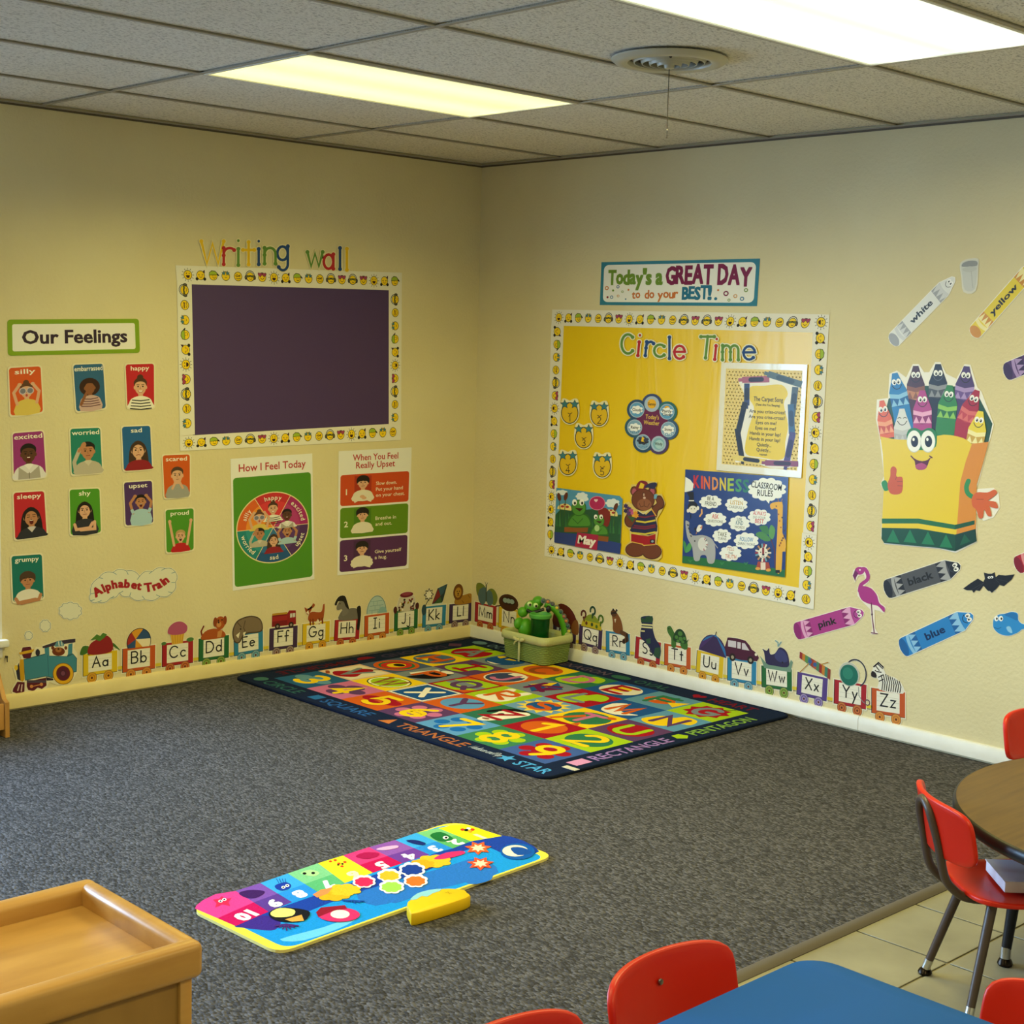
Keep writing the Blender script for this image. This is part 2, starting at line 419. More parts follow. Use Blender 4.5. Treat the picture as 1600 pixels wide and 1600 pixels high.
# ------------------------------------------------------------------ single-stroke manuscript alphabet (cap height 1, x-height .55)
def _a(cx, cy, rx, ry, d0, d1, n=10): return ell(cx, cy, rx, ry, n, d0, d1) if abs(d1-d0) < 360 else ell(cx, cy, rx, ry, 14)+[ell(cx, cy, rx, ry, 14)[0]]
def _o(cx, cy, r, ry=None): return [(cx+r*math.cos(2*PI*k/16), cy+(ry or r)*math.sin(2*PI*k/16)) for k in range(17)]
X = .55
GL = {
 'A': (.8, [[(0, 0), (.4, 1), (.8, 0)], [(.14, .36), (.66, .36)]]),
 'B': (.6, [[(0, 0), (0, 1)], [(0, 1)]+_a(.3, .76, .27, .24, 90, -90)+[(0, .52)], [(0, .52)]+_a(.32, .26, .28, .26, 90, -90)+[(0, 0)]]),
 'C': (.8, [_a(.45, .5, .45, .5, 45, 315, 16)]),
 'D': (.75, [[(0, 0), (0, 1)], [(0, 1)]+_a(.25, .5, .5, .5, 90, -90, 14)+[(0, 0)]]),
 'E': (.55, [[(.55, 1), (0, 1), (0, 0), (.55, 0)], [(0, .52), (.45, .52)]]),
 'F': (.55, [[(.55, 1), (0, 1), (0, 0)], [(0, .52), (.45, .52)]]),
 'G': (.85, [_a(.45, .5, .45, .5, 45, 330, 16)+[(.88, .45), (.5, .45)]]),
 'H': (.7, [[(0, 0), (0, 1)], [(.7, 0), (.7, 1)], [(0, .52), (.7, .52)]]),
 'I': (.35, [[(.17, 0), (.17, 1)], [(0, 1), (.35, 1)], [(0, 0), (.35, 0)]]),
 'J': (.5, [[(.45, 1)]+_a(.22, .22, .23, .22, 0, -150)]),
 'K': (.6, [[(0, 0), (0, 1)], [(.58, 1), (.03, .48), (.62, 0)]]),
 'L': (.5, [[(0, 1), (0, 0), (.5, 0)]]),
 'M': (.9, [[(0, 0), (.08, 1), (.45, .1), (.82, 1), (.9, 0)]]),
 'N': (.7, [[(0, 0), (0, 1), (.7, 0), (.7, 1)]]),
 'O': (.95, [_o(.48, .5, .48, .5)]),
 'P': (.58, [[(0, 0), (0, 1)], [(0, 1)]+_a(.3, .74, .28, .26, 90, -90)+[(0, .48)]]),
 'Q': (.95, [_o(.48, .5, .48, .5), [(.6, .28), (.95, -.08)]]),
 'R': (.6, [[(0, 0), (0, 1)], [(0, 1)]+_a(.3, .74, .28, .26, 90, -90)+[(.05, .48), (.6, 0)]]),
 'S': (.58, [_a(.29, .76, .26, .24, 40, 270, 10)+_a(.29, .26, .28, .26, 90, -140, 10)]),
 'T': (.7, [[(0, 1), (.7, 1)], [(.35, 1), (.35, 0)]]),
 'U': (.65, [[(0, 1)]+_a(.325, .32, .325, .32, 180, 360, 10)+[(.65, 1)]]),
 'V': (.7, [[(0, 1), (.35, 0), (.7, 1)]]),
 'W': (1.0, [[(0, 1), (.25, 0), (.5, .9), (.75, 0), (1, 1)]]),
 'X': (.65, [[(0, 1), (.65, 0)], [(.65, 1), (0, 0)]]),
 'Y': (.65, [[(0, 1), (.33, .5), (.65, 1)], [(.33, .5), (.33, 0)]]),
 'Z': (.65, [[(0, 1), (.65, 1), (0, 0), (.65, 0)]]),
 'a': (.52, [_o(.26, .27, .26, .27), [(.52, X), (.52, 0)]]),
 'b': (.52, [[(0, 1), (0, 0)], _o(.26, .27, .26, .27)]),
 'c': (.48, [_a(.27, .27, .27, .27, 45, 315, 12)]),
 'd': (.52, [_o(.26, .27, .26, .27), [(.52, 1), (.52, 0)]]),
 'e': (.52, [[(.02, .29), (.52, .29)]+_a(.27, .27, .26, .27, 5, 315, 14)]),
 'f': (.4, [_a(.25, .82, .16, .18, 40, 180, 6)+[(.09, 0)], [(-.07, .5), (.32, .5)]]),
 'g': (.52, [_o(.26, .27, .26, .27), [(.52, X)]+_a(.28, -.15, .24, .25, 0, -150)]),
 'h': (.48, [[(0, 1), (0, 0)], [(0, .3)]+_a(.24, .31, .24, .24, 180, 0)+[(.48, 0)]]),
 'i': (.1, [[(.05, X), (.05, 0)], [(.05, .82), (.05, .83)]]),
 'j': (.3, [[(.25, X)]+_a(.06, -.18, .19, .22, 0, -150, 8), [(.25, .82), (.25, .83)]]),
 'k': (.45, [[(0, 1), (0, 0)], [(.42, .56), (.03, .26), (.45, 0)]]),
 'l': (.1, [[(.05, 1), (.05, 0)]]),
 'm': (.72, [[(0, X), (0, 0)], [(0, .3)]+_a(.18, .37, .18, .18, 180, 0)+[(.36, 0)], [(.36, .3)]+_a(.54, .37, .18, .18, 180, 0)+[(.72, 0)]]),
 'n': (.45, [[(0, X), (0, 0)], [(0, .3)]+_a(.225, .33, .225, .22, 180, 0)+[(.45, 0)]]),
 'o': (.54, [_o(.27, .27, .27, .27)]),
 'p': (.52, [[(0, X), (0, -.4)], _o(.26, .27, .26, .27)]),
 'q': (.52, [_o(.26, .27, .26, .27), [(.52, X), (.52, -.4), (.64, -.3)]]),
 'r': (.36, [[(0, X), (0, 0)], [(0, .3)]+_a(.2, .35, .2, .2, 180, 40)]),
 's': (.38, [_a(.19, .41, .17, .14, 40, 270, 8)+_a(.19, .135, .18, .135, 90, -140, 8)]),
 't': (.36, [[(.18, .85), (.18, 0)], [(0, X), (.36, X)]]),
 'u': (.46, [[(0, X)]+_a(.23, .22, .23, .22, 180, 360, 10)+[(.46, X)], [(.46, .2), (.46, 0)]]),
 'v': (.42, [[(0, X), (.21, 0), (.42, X)]]),
 'w': (.64, [[(0, X), (.16, 0), (.32, .5), (.48, 0), (.64, X)]]),
 'x': (.42, [[(0, X), (.42, 0)], [(.42, X), (0, 0)]]),
 'y': (.45, [[(0, X), (.23, .02)], [(.45, X), (.06, -.4)]]),
 'z': (.42, [[(0, X), (.42, X), (0, 0), (.42, 0)]]),
 '1': (.3, [[(0, .8), (.2, 1), (.2, 0)]]),
 '2': (.55, [_a(.27, .73, .27, .27, 160, -30, 10)+[(0, 0), (.55, 0)]]),
 '3': (.55, [_a(.26, .75, .25, .25, 140, -90, 10), _a(.26, .25, .28, .25, 90, -140, 10)]),
 '4': (.6, [[(.45, 0), (.45, 1), (0, .3), (.6, .3)]]),
 '5': (.55, [[(.5, 1), (.08, 1), (.04, .55)]+_a(.25, .32, .29, .32, 115, -140, 12)]),
 '6': (.55, [[(.42, 1)]+_a(.5, .33, .48, .6, 115, 180, 6)+_a(.28, .28, .26, .28, 180, 540, 16)]),
 '7': (.55, [[(0, 1), (.55, 1), (.18, 0)]]),
 '8': (.55, [_o(.27, .75, .23, .25), _o(.27, .25, .27, .26)]),
 '9': (.55, [_o(.27, .72, .26, .28), [(.53, .72), (.5, .4), (.3, 0)]]),
 '?': (.5, [_a(.24, .76, .24, .24, 170, -60, 10)+[(.24, .45), (.24, .28)], [(.24, .02), (.24, .03)]]),
 ' ': (.3, []), '-': (.35, [[(.03, .3), (.32, .3)]]), '.': (.08, [[(.04, .02), (.04, .03)]]), ',': (.1, [[(.06, .02), (.02, -.1)]]), '!': (.1, [[(.05, 1), (.05, .3)], [(.05, .02), (.05, .03)]]),
}
def write(A, txt, x, y, h, wd, col, gap=.16, w=None, flip=1, al='l', ball=0, th=0, slant=0, ang=0):
    """stroke lettering: h = cap height, wd = pen width"""
    tot = sum(GL[c][0]+gap for c in txt)-gap; k = h; kx = h if w is None else w/tot
    x0 = {'l': 0, 'c': -tot*kx/2, 'r': -tot*kx}[al]; c, q = math.cos(math.radians(ang)), math.sin(math.radians(ang)); n0 = A.n; mx = n0
    for ch in txt:
        gw, strokes = GL[ch]
        for si, st in enumerate(strokes):
            A.n = n0+si*DN
            loc = [(x0+(p[0]*kx)+p[1]*k*slant, p[1]*k*flip) for p in st]
            P = [(x+a*c-b*q, y+a*q+b*c) for a, b in loc]
            A.line(P, wd, col, th=th)
            if ball:
                for e in ((P[0], P[-1]) if (Vector(P[0])-Vector(P[-1])).length > .03*h else ()):
                    A.n = n0+si*DN+DN*.75
                    if th: A.slab(ell(e[0], e[1], ball, ball, 12), th, col)
                    else: A.ell(e[0], e[1], ball, ball, col, 12)
            mx = max(mx, A.n)
        x0 += (gw+gap)*kx
    A.n = mx+2*DN; return A
# ------------------------------------------------------------------ the room shell
H = 2.413; X0, Y0 = -7.6, -7.4
def struct(mb, name): return tag(mb.build(name), kind='structure')
YT = -3.51
b = MB().m(CARPET).box((X0, YT, -.1), (0, 0, 0)); struct(b, 'floor')
# ceramic tiles: each laid with a sunk joint
b = MB().m(mat('#8C8468', 'paint')).box((X0, Y0, -.1), (0, YT, -.0035)).m(TILE)
px = .2955; xs = [0, -.0225] ; xk = -.0225
while xk > X0: xk -= px; xs.append(max(xk, X0))
ys = [YT, -3.81]
while ys[-1] > Y0: ys.append(max(ys[-1]-.298, Y0))
for y1, y0 in zip(ys, ys[1:]):
    for x1, x0 in zip(xs, xs[1:]):
        if x1-x0 > .02 and y1-y0 > .02 and x1 > -4.6: b.box((x0+.0035, y0+.0035, -.003), (x1-.0035, y1-.0035, 0), .0012, seg=1)
struct(b, 'floor.001')
b = MB().m(mat('#57504A', 'paint')).prism([(YT-.028, 0), (YT+.014, 0), (YT+.014, .006), (YT+.004, .011), (YT-.018, .009), (YT-.028, .002)], X0, -.012, 'x'); struct(b, 'trim_1')
# walls
T = .14
b = MB().m(WALL); segs = sorted([(-7.6, WINS[1][0]), (WINS[1][1], WINS[0][0]), (WINS[0][1], T)])
for a, c in segs: b.box((a, 0, 0), (c, T, H+.05))
for a, c in WINS: b.box((a, 0, 0), (c, T, WZ[0])); b.box((a, 0, WZ[1]), (c, T, H+.05))
struct(b, 'wall_left')
struct(MB().m(WALL).box((0, Y0, 0), (T, 0, H+.05)), 'wall_right')
struct(MB().m(WALL).box((X0, Y0-T, 0), (T, Y0, H+.05)), 'wall_rear')
struct(MB().m(WALL).box((X0-T, Y0-T, 0), (X0, T, H+.05)), 'wall_far')
# baseboards lifted a little off the carpet; yellow lamplight painted into the left one
BBL = wood_mat('lamplight_tinted_baseboard', '#DCCB93', '#E3D39F', .45, (6, 6, 6)); BBR = wood_mat('white_baseboard_paint', '#DADAD6', '#E6E6E4', .4, (6, 6, 6))
def bbprof(d): return [(0, .01), (d, .01), (d, .058), (d*.55, .068), (0, .07)]
b = MB().m(BBL).prism([(-p, z) for p, z in bbprof(.014)], X0, -.014, 'x'); struct(b, 'baseboard_left')
b = MB().m(BBR)
for y1, y0 in ((-.0, -.62), (-.62, -2.365), (-2.367, -4.8), (-4.802, Y0)): b.prism([(-p, z) for p, z in bbprof(.014)], y0, y1, 'y')
struct(b, 'baseboard_right')
# ceiling: lay-in tiles in a T-bar grid
GY = [0] + [-(.553+.6096*k) for k in range(12) if .553+.6096*k < 7.3] + [Y0]
GX = [0] + [-(1.138+1.2192*k) for k in range(6) if 1.138+1.2192*k < 7.5] + [X0]
LIGHTS = [(1, 2), (1, 5), (3, 2), (3, 5), (5, 5), (1, 9), (3, 9)]      # (x bay, y bay) of the light fixtures; all after the second are added unseen as fill
b = MB().m(CEIL); b.box((X0, Y0, H+.12), (0, 0, H+.14))
for i in range(len(GX)-1):
    for j in range(len(GY)-1):
        if (i, j) in LIGHTS: continue
        b.box((GX[i+1]+.006, GY[j+1]+.006, H+.007), (GX[i]-.006, GY[j]-.006, H+.015))
struct(b, 'ceiling')
GRID = mat('#A8A194', 'paint'); b = MB().m(GRID)
for gy in GY[1:-1]: b.box((X0, gy-.0085, H-.0005), (0, gy+.0085, H+.0025)); b.box((X0, gy-.002, H), (0, gy+.002, H+.03))
for gx in GX[1:-1]:
    for j in range(len(GY)-1): b.box((gx-.0085, GY[j+1], H-.001), (gx+.0085, GY[j], H+.002))
struct(b, 'trim_2')
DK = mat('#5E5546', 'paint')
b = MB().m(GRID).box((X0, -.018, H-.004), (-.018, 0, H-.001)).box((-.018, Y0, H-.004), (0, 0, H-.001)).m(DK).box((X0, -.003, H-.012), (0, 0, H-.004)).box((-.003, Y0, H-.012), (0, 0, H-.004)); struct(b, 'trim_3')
# windows: white frame, sill, meeting rail, glass
WHT = mat('#E4E6E8', 'paint')
for i, (a, c) in enumerate(WINS):
    b = MB().m(WHT)
    for q in ((a, a+.045), (c-.045, c)): b.box((q[0], .03, WZ[0]), (q[1], .09, WZ[1]))
    b.box((a, .03, WZ[0]), (c, .09, WZ[0]+.05)); b.box((a, .03, WZ[1]-.05), (c, .09, WZ[1])); b.box((a, .03, 1.13), (c, .08, 1.18)); b.box(((a+c)/2-.02, .04, WZ[0]), ((a+c)/2+.02, .07, WZ[1]))
    fr = tag(b.build('window_%d' % (i+1)), kind='structure')
    MB().m(PANE).box((a+.04, .055, WZ[0]+.04), (c-.04, .058, WZ[1]-.04)).build('window_pane', fr)
    MB().m(WHT).box((a-.03, -.035, WZ[0]-.03), (c+.03, .03, WZ[0]), .006).box((a-.0, -.012, WZ[0]-.075), (c+.01, 0, WZ[0]-.03), .003).build('window_sill', fr)
    MB().m(WHT).box((a-.012, -.004, WZ[0]), (a, .03, WZ[1])).box((c, -.004, WZ[0]), (c+.012, .03, WZ[1])).build('window_casing', fr)
MB().m(mat('#3A352E', 'plastic')).box((-2.531, -.012, .222), (-2.524, 0, .23)).box((-2.529, -.013, .205), (-2.526, -.01, .222)).build('window_crank', bpy.data.objects['window_1'])

# ------------------------------------------------------------------ ceiling light fixtures
def diffuser_mat(name, c1, c2, st):
    m, nt, b, N, L = nodemat(name); tc = N('ShaderNodeTexCoord'); sx = N('ShaderNodeSeparateXYZ'); L(tc.outputs['Object'], sx.inputs[0])
    wv = N('ShaderNodeMath'); wv.operation = 'MULTIPLY'; wv.inputs[1].default_value = 2*PI/.3; L(sx.outputs['Y'], wv.inputs[0])
    co = N('ShaderNodeMath'); co.operation = 'COSINE'; L(wv.outputs[0], co.inputs[0])
    r = N('ShaderNodeMapRange'); r.inputs['From Min'].default_value = -1; r.inputs['To Min'].default_value = 1; r.inputs['To Max'].default_value = 0; L(co.outputs[0], r.inputs['Value'])
    mx = N('ShaderNodeMix'); mx.data_type = 'RGBA'; L(r.outputs['Result'], mx.inputs['Factor']); mx.inputs['A'].default_value = c2; mx.inputs['B'].default_value = c1
    L(mx.outputs['Result'], b.inputs['Emission Color']); b.inputs['Emission Strength'].default_value = st; b.inputs['Base Color'].default_value = (.8, .8, .75, 1); b.inputs['Roughness'].default_value = .3
    return m
DIF_Y = diffuser_mat('aged_prismatic_lens', (1, .97, .3, 1), (.52, .5, .21, 1), 1.9)
DIF_W = diffuser_mat('prismatic_lens', (1, 1, .9, 1), (.36, .4, .29, 1), 2.5)
for n, (i, j) in enumerate(LIGHTS):
    x1, x0, y1, y0 = GX[i]-.012, GX[i+1]+.012, GY[j]-.012, GY[j+1]+.012; cx, cy = (x0+x1)/2, (y0+y1)/2
    lab = {0: 'yellowed fluorescent ceiling panel between the writing wall and the round vent', 1: 'bright white fluorescent ceiling panel beside the round air vent'}.get(n, 'added unseen ceiling panel giving fill light to the classroom')
    t = E('ceiling_light', lab, 'ceiling light', (cx, cy, H), 'added unseen ceiling panels' if n > 1 else None)
    hx, hy = (x1-x0)/2, (y1-y0)/2
    b = MB().m(mat('#E9E6DA', 'paint'))
    for s in (-1, 1): b.box((s*hx-.006, -hy, -.003), (s*hx+.006, hy, .1)); b.box((-hx, s*hy-.006, -.003), (hx, s*hy+.006, .1))
    b.box((-hx, -hy, .095), (hx, hy, .1)); b.build('frame', t)
    MB().m(DIF_Y if n == 0 else DIF_W).box((-hx+.006, -hy+.006, .001), (hx-.006, hy-.006, .004)).build('diffuser', t)
    l = area('fluorescent_tubes', (cx, cy, H-.006), (0, 0, 0), x1-x0-.03, y1-y0-.03, (1, .85, .22) if n == 0 else (1, .85, .3), (26, 33, 0.6, 16, 18, 22, 22)[n], (156, 170)[min(n, 1)])

# ------------------------------------------------------------------ round ceiling vent with pull chain
t = E('ceiling_vent', 'round white ceiling air vent with a dangling pull chain', 'vent', (-1.592, -2.584, H))
V_ = mat('#BDB9A8', 'plastic'); VD = mat('#1E1C18', 'plastic')
MB().m(V_).lathe([(.178, 0), (.178, -.004), (.165, -.014), (.145, -.018), (.128, -.013), (.124, 0)], seg=64).build('outer_ring', t)
b = MB().m(VD).lathe([(0, .002), (.125, .002)], seg=48).build('duct', t)
for k, R in enumerate((.108, .084, .06, .036)):
    MB().m(V_).lathe([(R+.007, 0), (R, -.013-.003*k), (R-.0025, -.013-.003*k), (R+.004, 0)], seg=48).build('louvre', t)
MB().m(V_).lathe([(0, -.03), (.014, -.028), (.018, -.012), (.012, 0)], seg=20).build('hub', t)
MB().m(mat('#2B2723', 'plastic')).ball((-.1, -.09, -.0165), .005, 2).build('screw', t)
MB().m(mat('#3A342C', 'plastic')).tube([(0, 0, -.03), (.001, 0, -.21)], .0016, 6).tube([(.001, 0, -.21), (.004, .002, -.235)], .001, 5).m(mat('#D8D4C4', 'plastic')).ball((.001, 0, -.21), .0028, 1).build('pull_chain', t)
# ------------------------------------------------------------------ smiling faces printed on the border strips
YEL, BLK = '#F2CE16', '#1B1912'
def smiley(A, kind, x, y, r, rot=0, sy=1):
    n0 = A.n; g = A.sub(x, y, r, rot, r*sy)
    if kind == 'sun':
        for k in range(12):
            a = 2*PI*k/12; A.line([(1.05*math.cos(a), 1.05*math.sin(a)), (1.38*math.cos(a), 1.38*math.sin(a))], .1, BLK, cap=False); A.n -= DN
        A.n += DN
    if kind == 'head': A.ell(0, .15, 1.12, 1.12, BLK, 14); A.ell(0, .12, .98, 1.0, '#E8E8E4', 14)
    A.ell(0, 0, .95, .95, BLK, 18).ell(0, 0, .84, .84, YEL, 18)
    if kind == 'sun':
        A.poly([(-.45, -.05), (.45, -.05), (.3, -.5), (0, -.62), (-.3, -.5)], '#3A1512')
        for s in (-1, 1): A.ell(s*.3, .3, .1, .14, BLK, 8)
    elif kind == 'girl':
        for s in (-1, 1): A.ell(s*.85, -.72, .34, .34, BLK, 8); A.line([(s*.55, .1), (s*.25, .1)], .1, BLK)
        A.poly([(.5, .55), (.95, .45), (.95, 1.1), (.6, .9)], '#43202E'); A.ell(-.28, -.2, .14, .1, '#E08A2A', 8); A.ell(.28, -.2, .14, .1, '#E08A2A', 8)
        A.line([(-.2, -.35), (0, -.45), (.2, -.35)], .09, BLK)
    elif kind == 'cap':
        A.poly([(-.98, .05), (-.9, .65), (-.3, 1.05), (.5, .95), (.95, .5), (1.35, .1), (1.25, -.08), (.8, .18)], BLK).poly([(-.86, .14), (-.78, .6), (-.25, .92), (.45, .83), (.85, .42), (.75, .26)], '#9DB832')
        A.line([(-.15, -.35), (.2, -.5), (.5, -.3)], .1, BLK); A.ell(-.1, -.05, .08, .1, BLK, 6).ell(.4, -.02, .08, .1, BLK, 6)
    elif kind == 'star':
        for s in (-1, 1): A.poly(star(s*.42, .55, .56, .24), BLK).poly(star(s*.42, .55, .42, .18), '#3E7C93')
        A.line([(-.22, -.2), (0, -.32), (.22, -.2)], .09, BLK)
    elif kind == 'wink':
        A.line([(-.65, .12), (-.1, .02), (.55, .3)], .2, '#6B4A12', cap=False).line([(-.5, -.32), (-.1, -.5), (.6, -.36)], .1, BLK).line([(-.55, .5), (.0, .28)], .09, BLK); A.ell(.32, .02, .22, .12, '#8A6A1A', 8)
    elif kind == 'head':
        for s in (-1, 1): A.ell(s*1.02, -.15, .3, .46, BLK, 10).ell(s*1.02, -.15, .17, .3, '#55524C', 8)
        A.poly([(-.78, .32), (.78, .32), (.66, -.12), (.15, -.05), (0, .1), (-.15, -.05), (-.66, -.12)], BLK).poly([(-.66, .24), (-.15, .24), (-.4, -.05)], '#7C8B3A').poly([(.15, .24), (.66, .24), (.4, -.05)], '#7C8B3A')
        A.line([(-.2, -.4), (.1, -.52), (.4, -.36)], .09, BLK)
    elif kind == 'heart':
        for s in (-1, 1): A.poly(heart(s*.48, .5, .56), BLK).poly(heart(s*.48, .5, .46), '#A33C62')
        A.line([(-.4, -.2), (0, -.46), (.4, -.2)], .1, BLK)
    A.f = g; A.n = n0
CYC = ['sun', 'girl', 'cap', 'star', 'wink', 'head', 'heart']
def cyc(a, n): k = CYC.index(a); return [CYC[(k+i) % 7] for i in range(n)]
WP = '#E6E3DA'
def strip(root_, plane, quad, kinds, rot, n0, lo=.02, hi=.98, r=.0225, back=False):
    """one border strip; quad = TL,TR,BR,BL in photograph pixels"""
    A = Art(plane, n0); q = [Vector(plane.px(*p)) for p in quad]
    horiz = rot == 0
    L = ((q[1]-q[0]).length+(q[2]-q[3]).length)/2; W = ((q[3]-q[0]).length+(q[2]-q[1]).length)/2
    A.quad(*quad, L, W)
    A.slab([(0, 0), (L, 0), (L, W), (0, W)], .0006, WP)
    n = len(kinds); A.n += DN
    for i, k in enumerate(kinds):
        t = lo+(hi-lo)*(i+.5)/n
        if horiz: smiley(A, k, t*L, W*.5, r)
        else: smiley(A, k, L*.5, (1-t)*W, r, rot)
    A.n += 40*DN
    return A.build('border_strip', root_)

# ------------------------------------------------------------------ the purple writing board
pin = [(299, 443), (607, 453), (607, 665.5), (304, 677)]; po = [(274, 414.5), (627.5, 426), (626, 687.5), (281, 704.5)]
A = Art(WL, .0008); A.zoom(0, 0)
A.slab([(296, 440), (610, 450), (610, 669), (301, 680)], .0006, board_mat('purple_board_paper', '#452F66', .5, .05, 2, 2))
bd = root('bulletin_board', A, 'purple paper bulletin board framed by smiley border strips under the words Writing wall', 'bulletin board')
A.build('board_paper', bd)
nb = A.n+.0002
def mid(a, b, t): return (a[0]+(b[0]-a[0])*t, a[1]+(b[1]-a[1])*t)
strip(bd, WL, [po[0], po[1], mid(po[1], po[2], .107), pin[0][:1] and (276, 443.5)], CYC*2+['head', 'heart', 'sun', 'girl', 'cap'], 0, nb, .02, .99)
strip(bd, WL, [mid(po[3], po[0], .08), mid(po[2], po[1], .1), po[2], po[3]], (CYC*3)[:19], 0, nb, .01, .985)
strip(bd, WL, [(276, 440), pin[0], (304, 679), (280.5, 681)], ['head', 'wink', 'star', 'cap', 'girl', 'sun', 'heart', 'head', 'wink', 'star'], 90, nb+.0003, .0, .97)
strip(bd, WL, [(607, 453), (627.3, 453.5), (626.2, 665), (607, 666)], ['head', 'wink', 'star', 'cap', 'girl', 'sun', 'heart', 'head', 'wink', 'star'], 90, nb+.0003, .02, .985)

# ------------------------------------------------------------------ cut-out letters with ball ends
LCOL = {'y': ('#E3B915', 'yellow'), 'r': ('#B3242C', 'red'), 'g': ('#5E8A3C', 'green'), 'b': ('#1F4585', 'blue')}
def cut_letter(plane, ch, col, x, y, h, label, n0, grp, rim='#E8DFB8', slant=0.0, sx=1.0, zoom=(0, 0, 1)):
    A = Art(plane, n0); A.zoom(*zoom); n = A.n
    kw = GL[ch][0]*h*sx; pen = 14 if zoom[2] > .28 else 18
    c, nm = LCOL[col]
    write(A, ch, x, y, h, pen+11, rim, w=kw, flip=-1, ball=pen*.62+6, th=.0008, slant=slant)
    A.n = n+.0008+8*DN
    write(A, ch, x, y, h, pen*.92, c, w=kw, flip=-1, ball=pen*.7, slant=slant)
    tag(A.build('cutout_letter'), label, 'letter', grp)
zz = (260, 360, .25); W_ = [('W', 'y', 215, 208, 140, 1.0), ('r', 'r', 355, 212, 185, 1), ('i', 'g', 437, 217, 185, 1), ('t', 'y', 475, 213, 165, 1.2), ('i', 'b', 565, 212, 175, 1), ('n', 'g', 610, 208, 180, 0.85), ('g', 'b', 690, 186, 158, .8),
     ('w', 'g', 878, 226, 165, .9), ('a', 'r', 980, 240, 165, .7), ('l', 'b', 1075, 242, 132, 1), ('l', 'y', 1118, 247, 132, 1)]
names = ['tall yellow capital letter W at the start of the heading', 'red letter r after the capital W', 'green letter i in the word Writing', 'yellow letter t in the word Writing', 'blue letter i in the word Writing', 'green letter n in the word Writing', 'blue letter g ending the word Writing',
         'green small letter w starting the word wall', 'red letter a in the word wall', 'blue letter l in the word wall', 'yellow letter l ending the word wall']
for (ch, c, x, y, h, sx), nm in zip(W_, names): cut_letter(WL, ch, c, x, y, h, nm+' above the purple board', .0032, 'letters of the writing wall heading', zoom=zz, sx=sx)

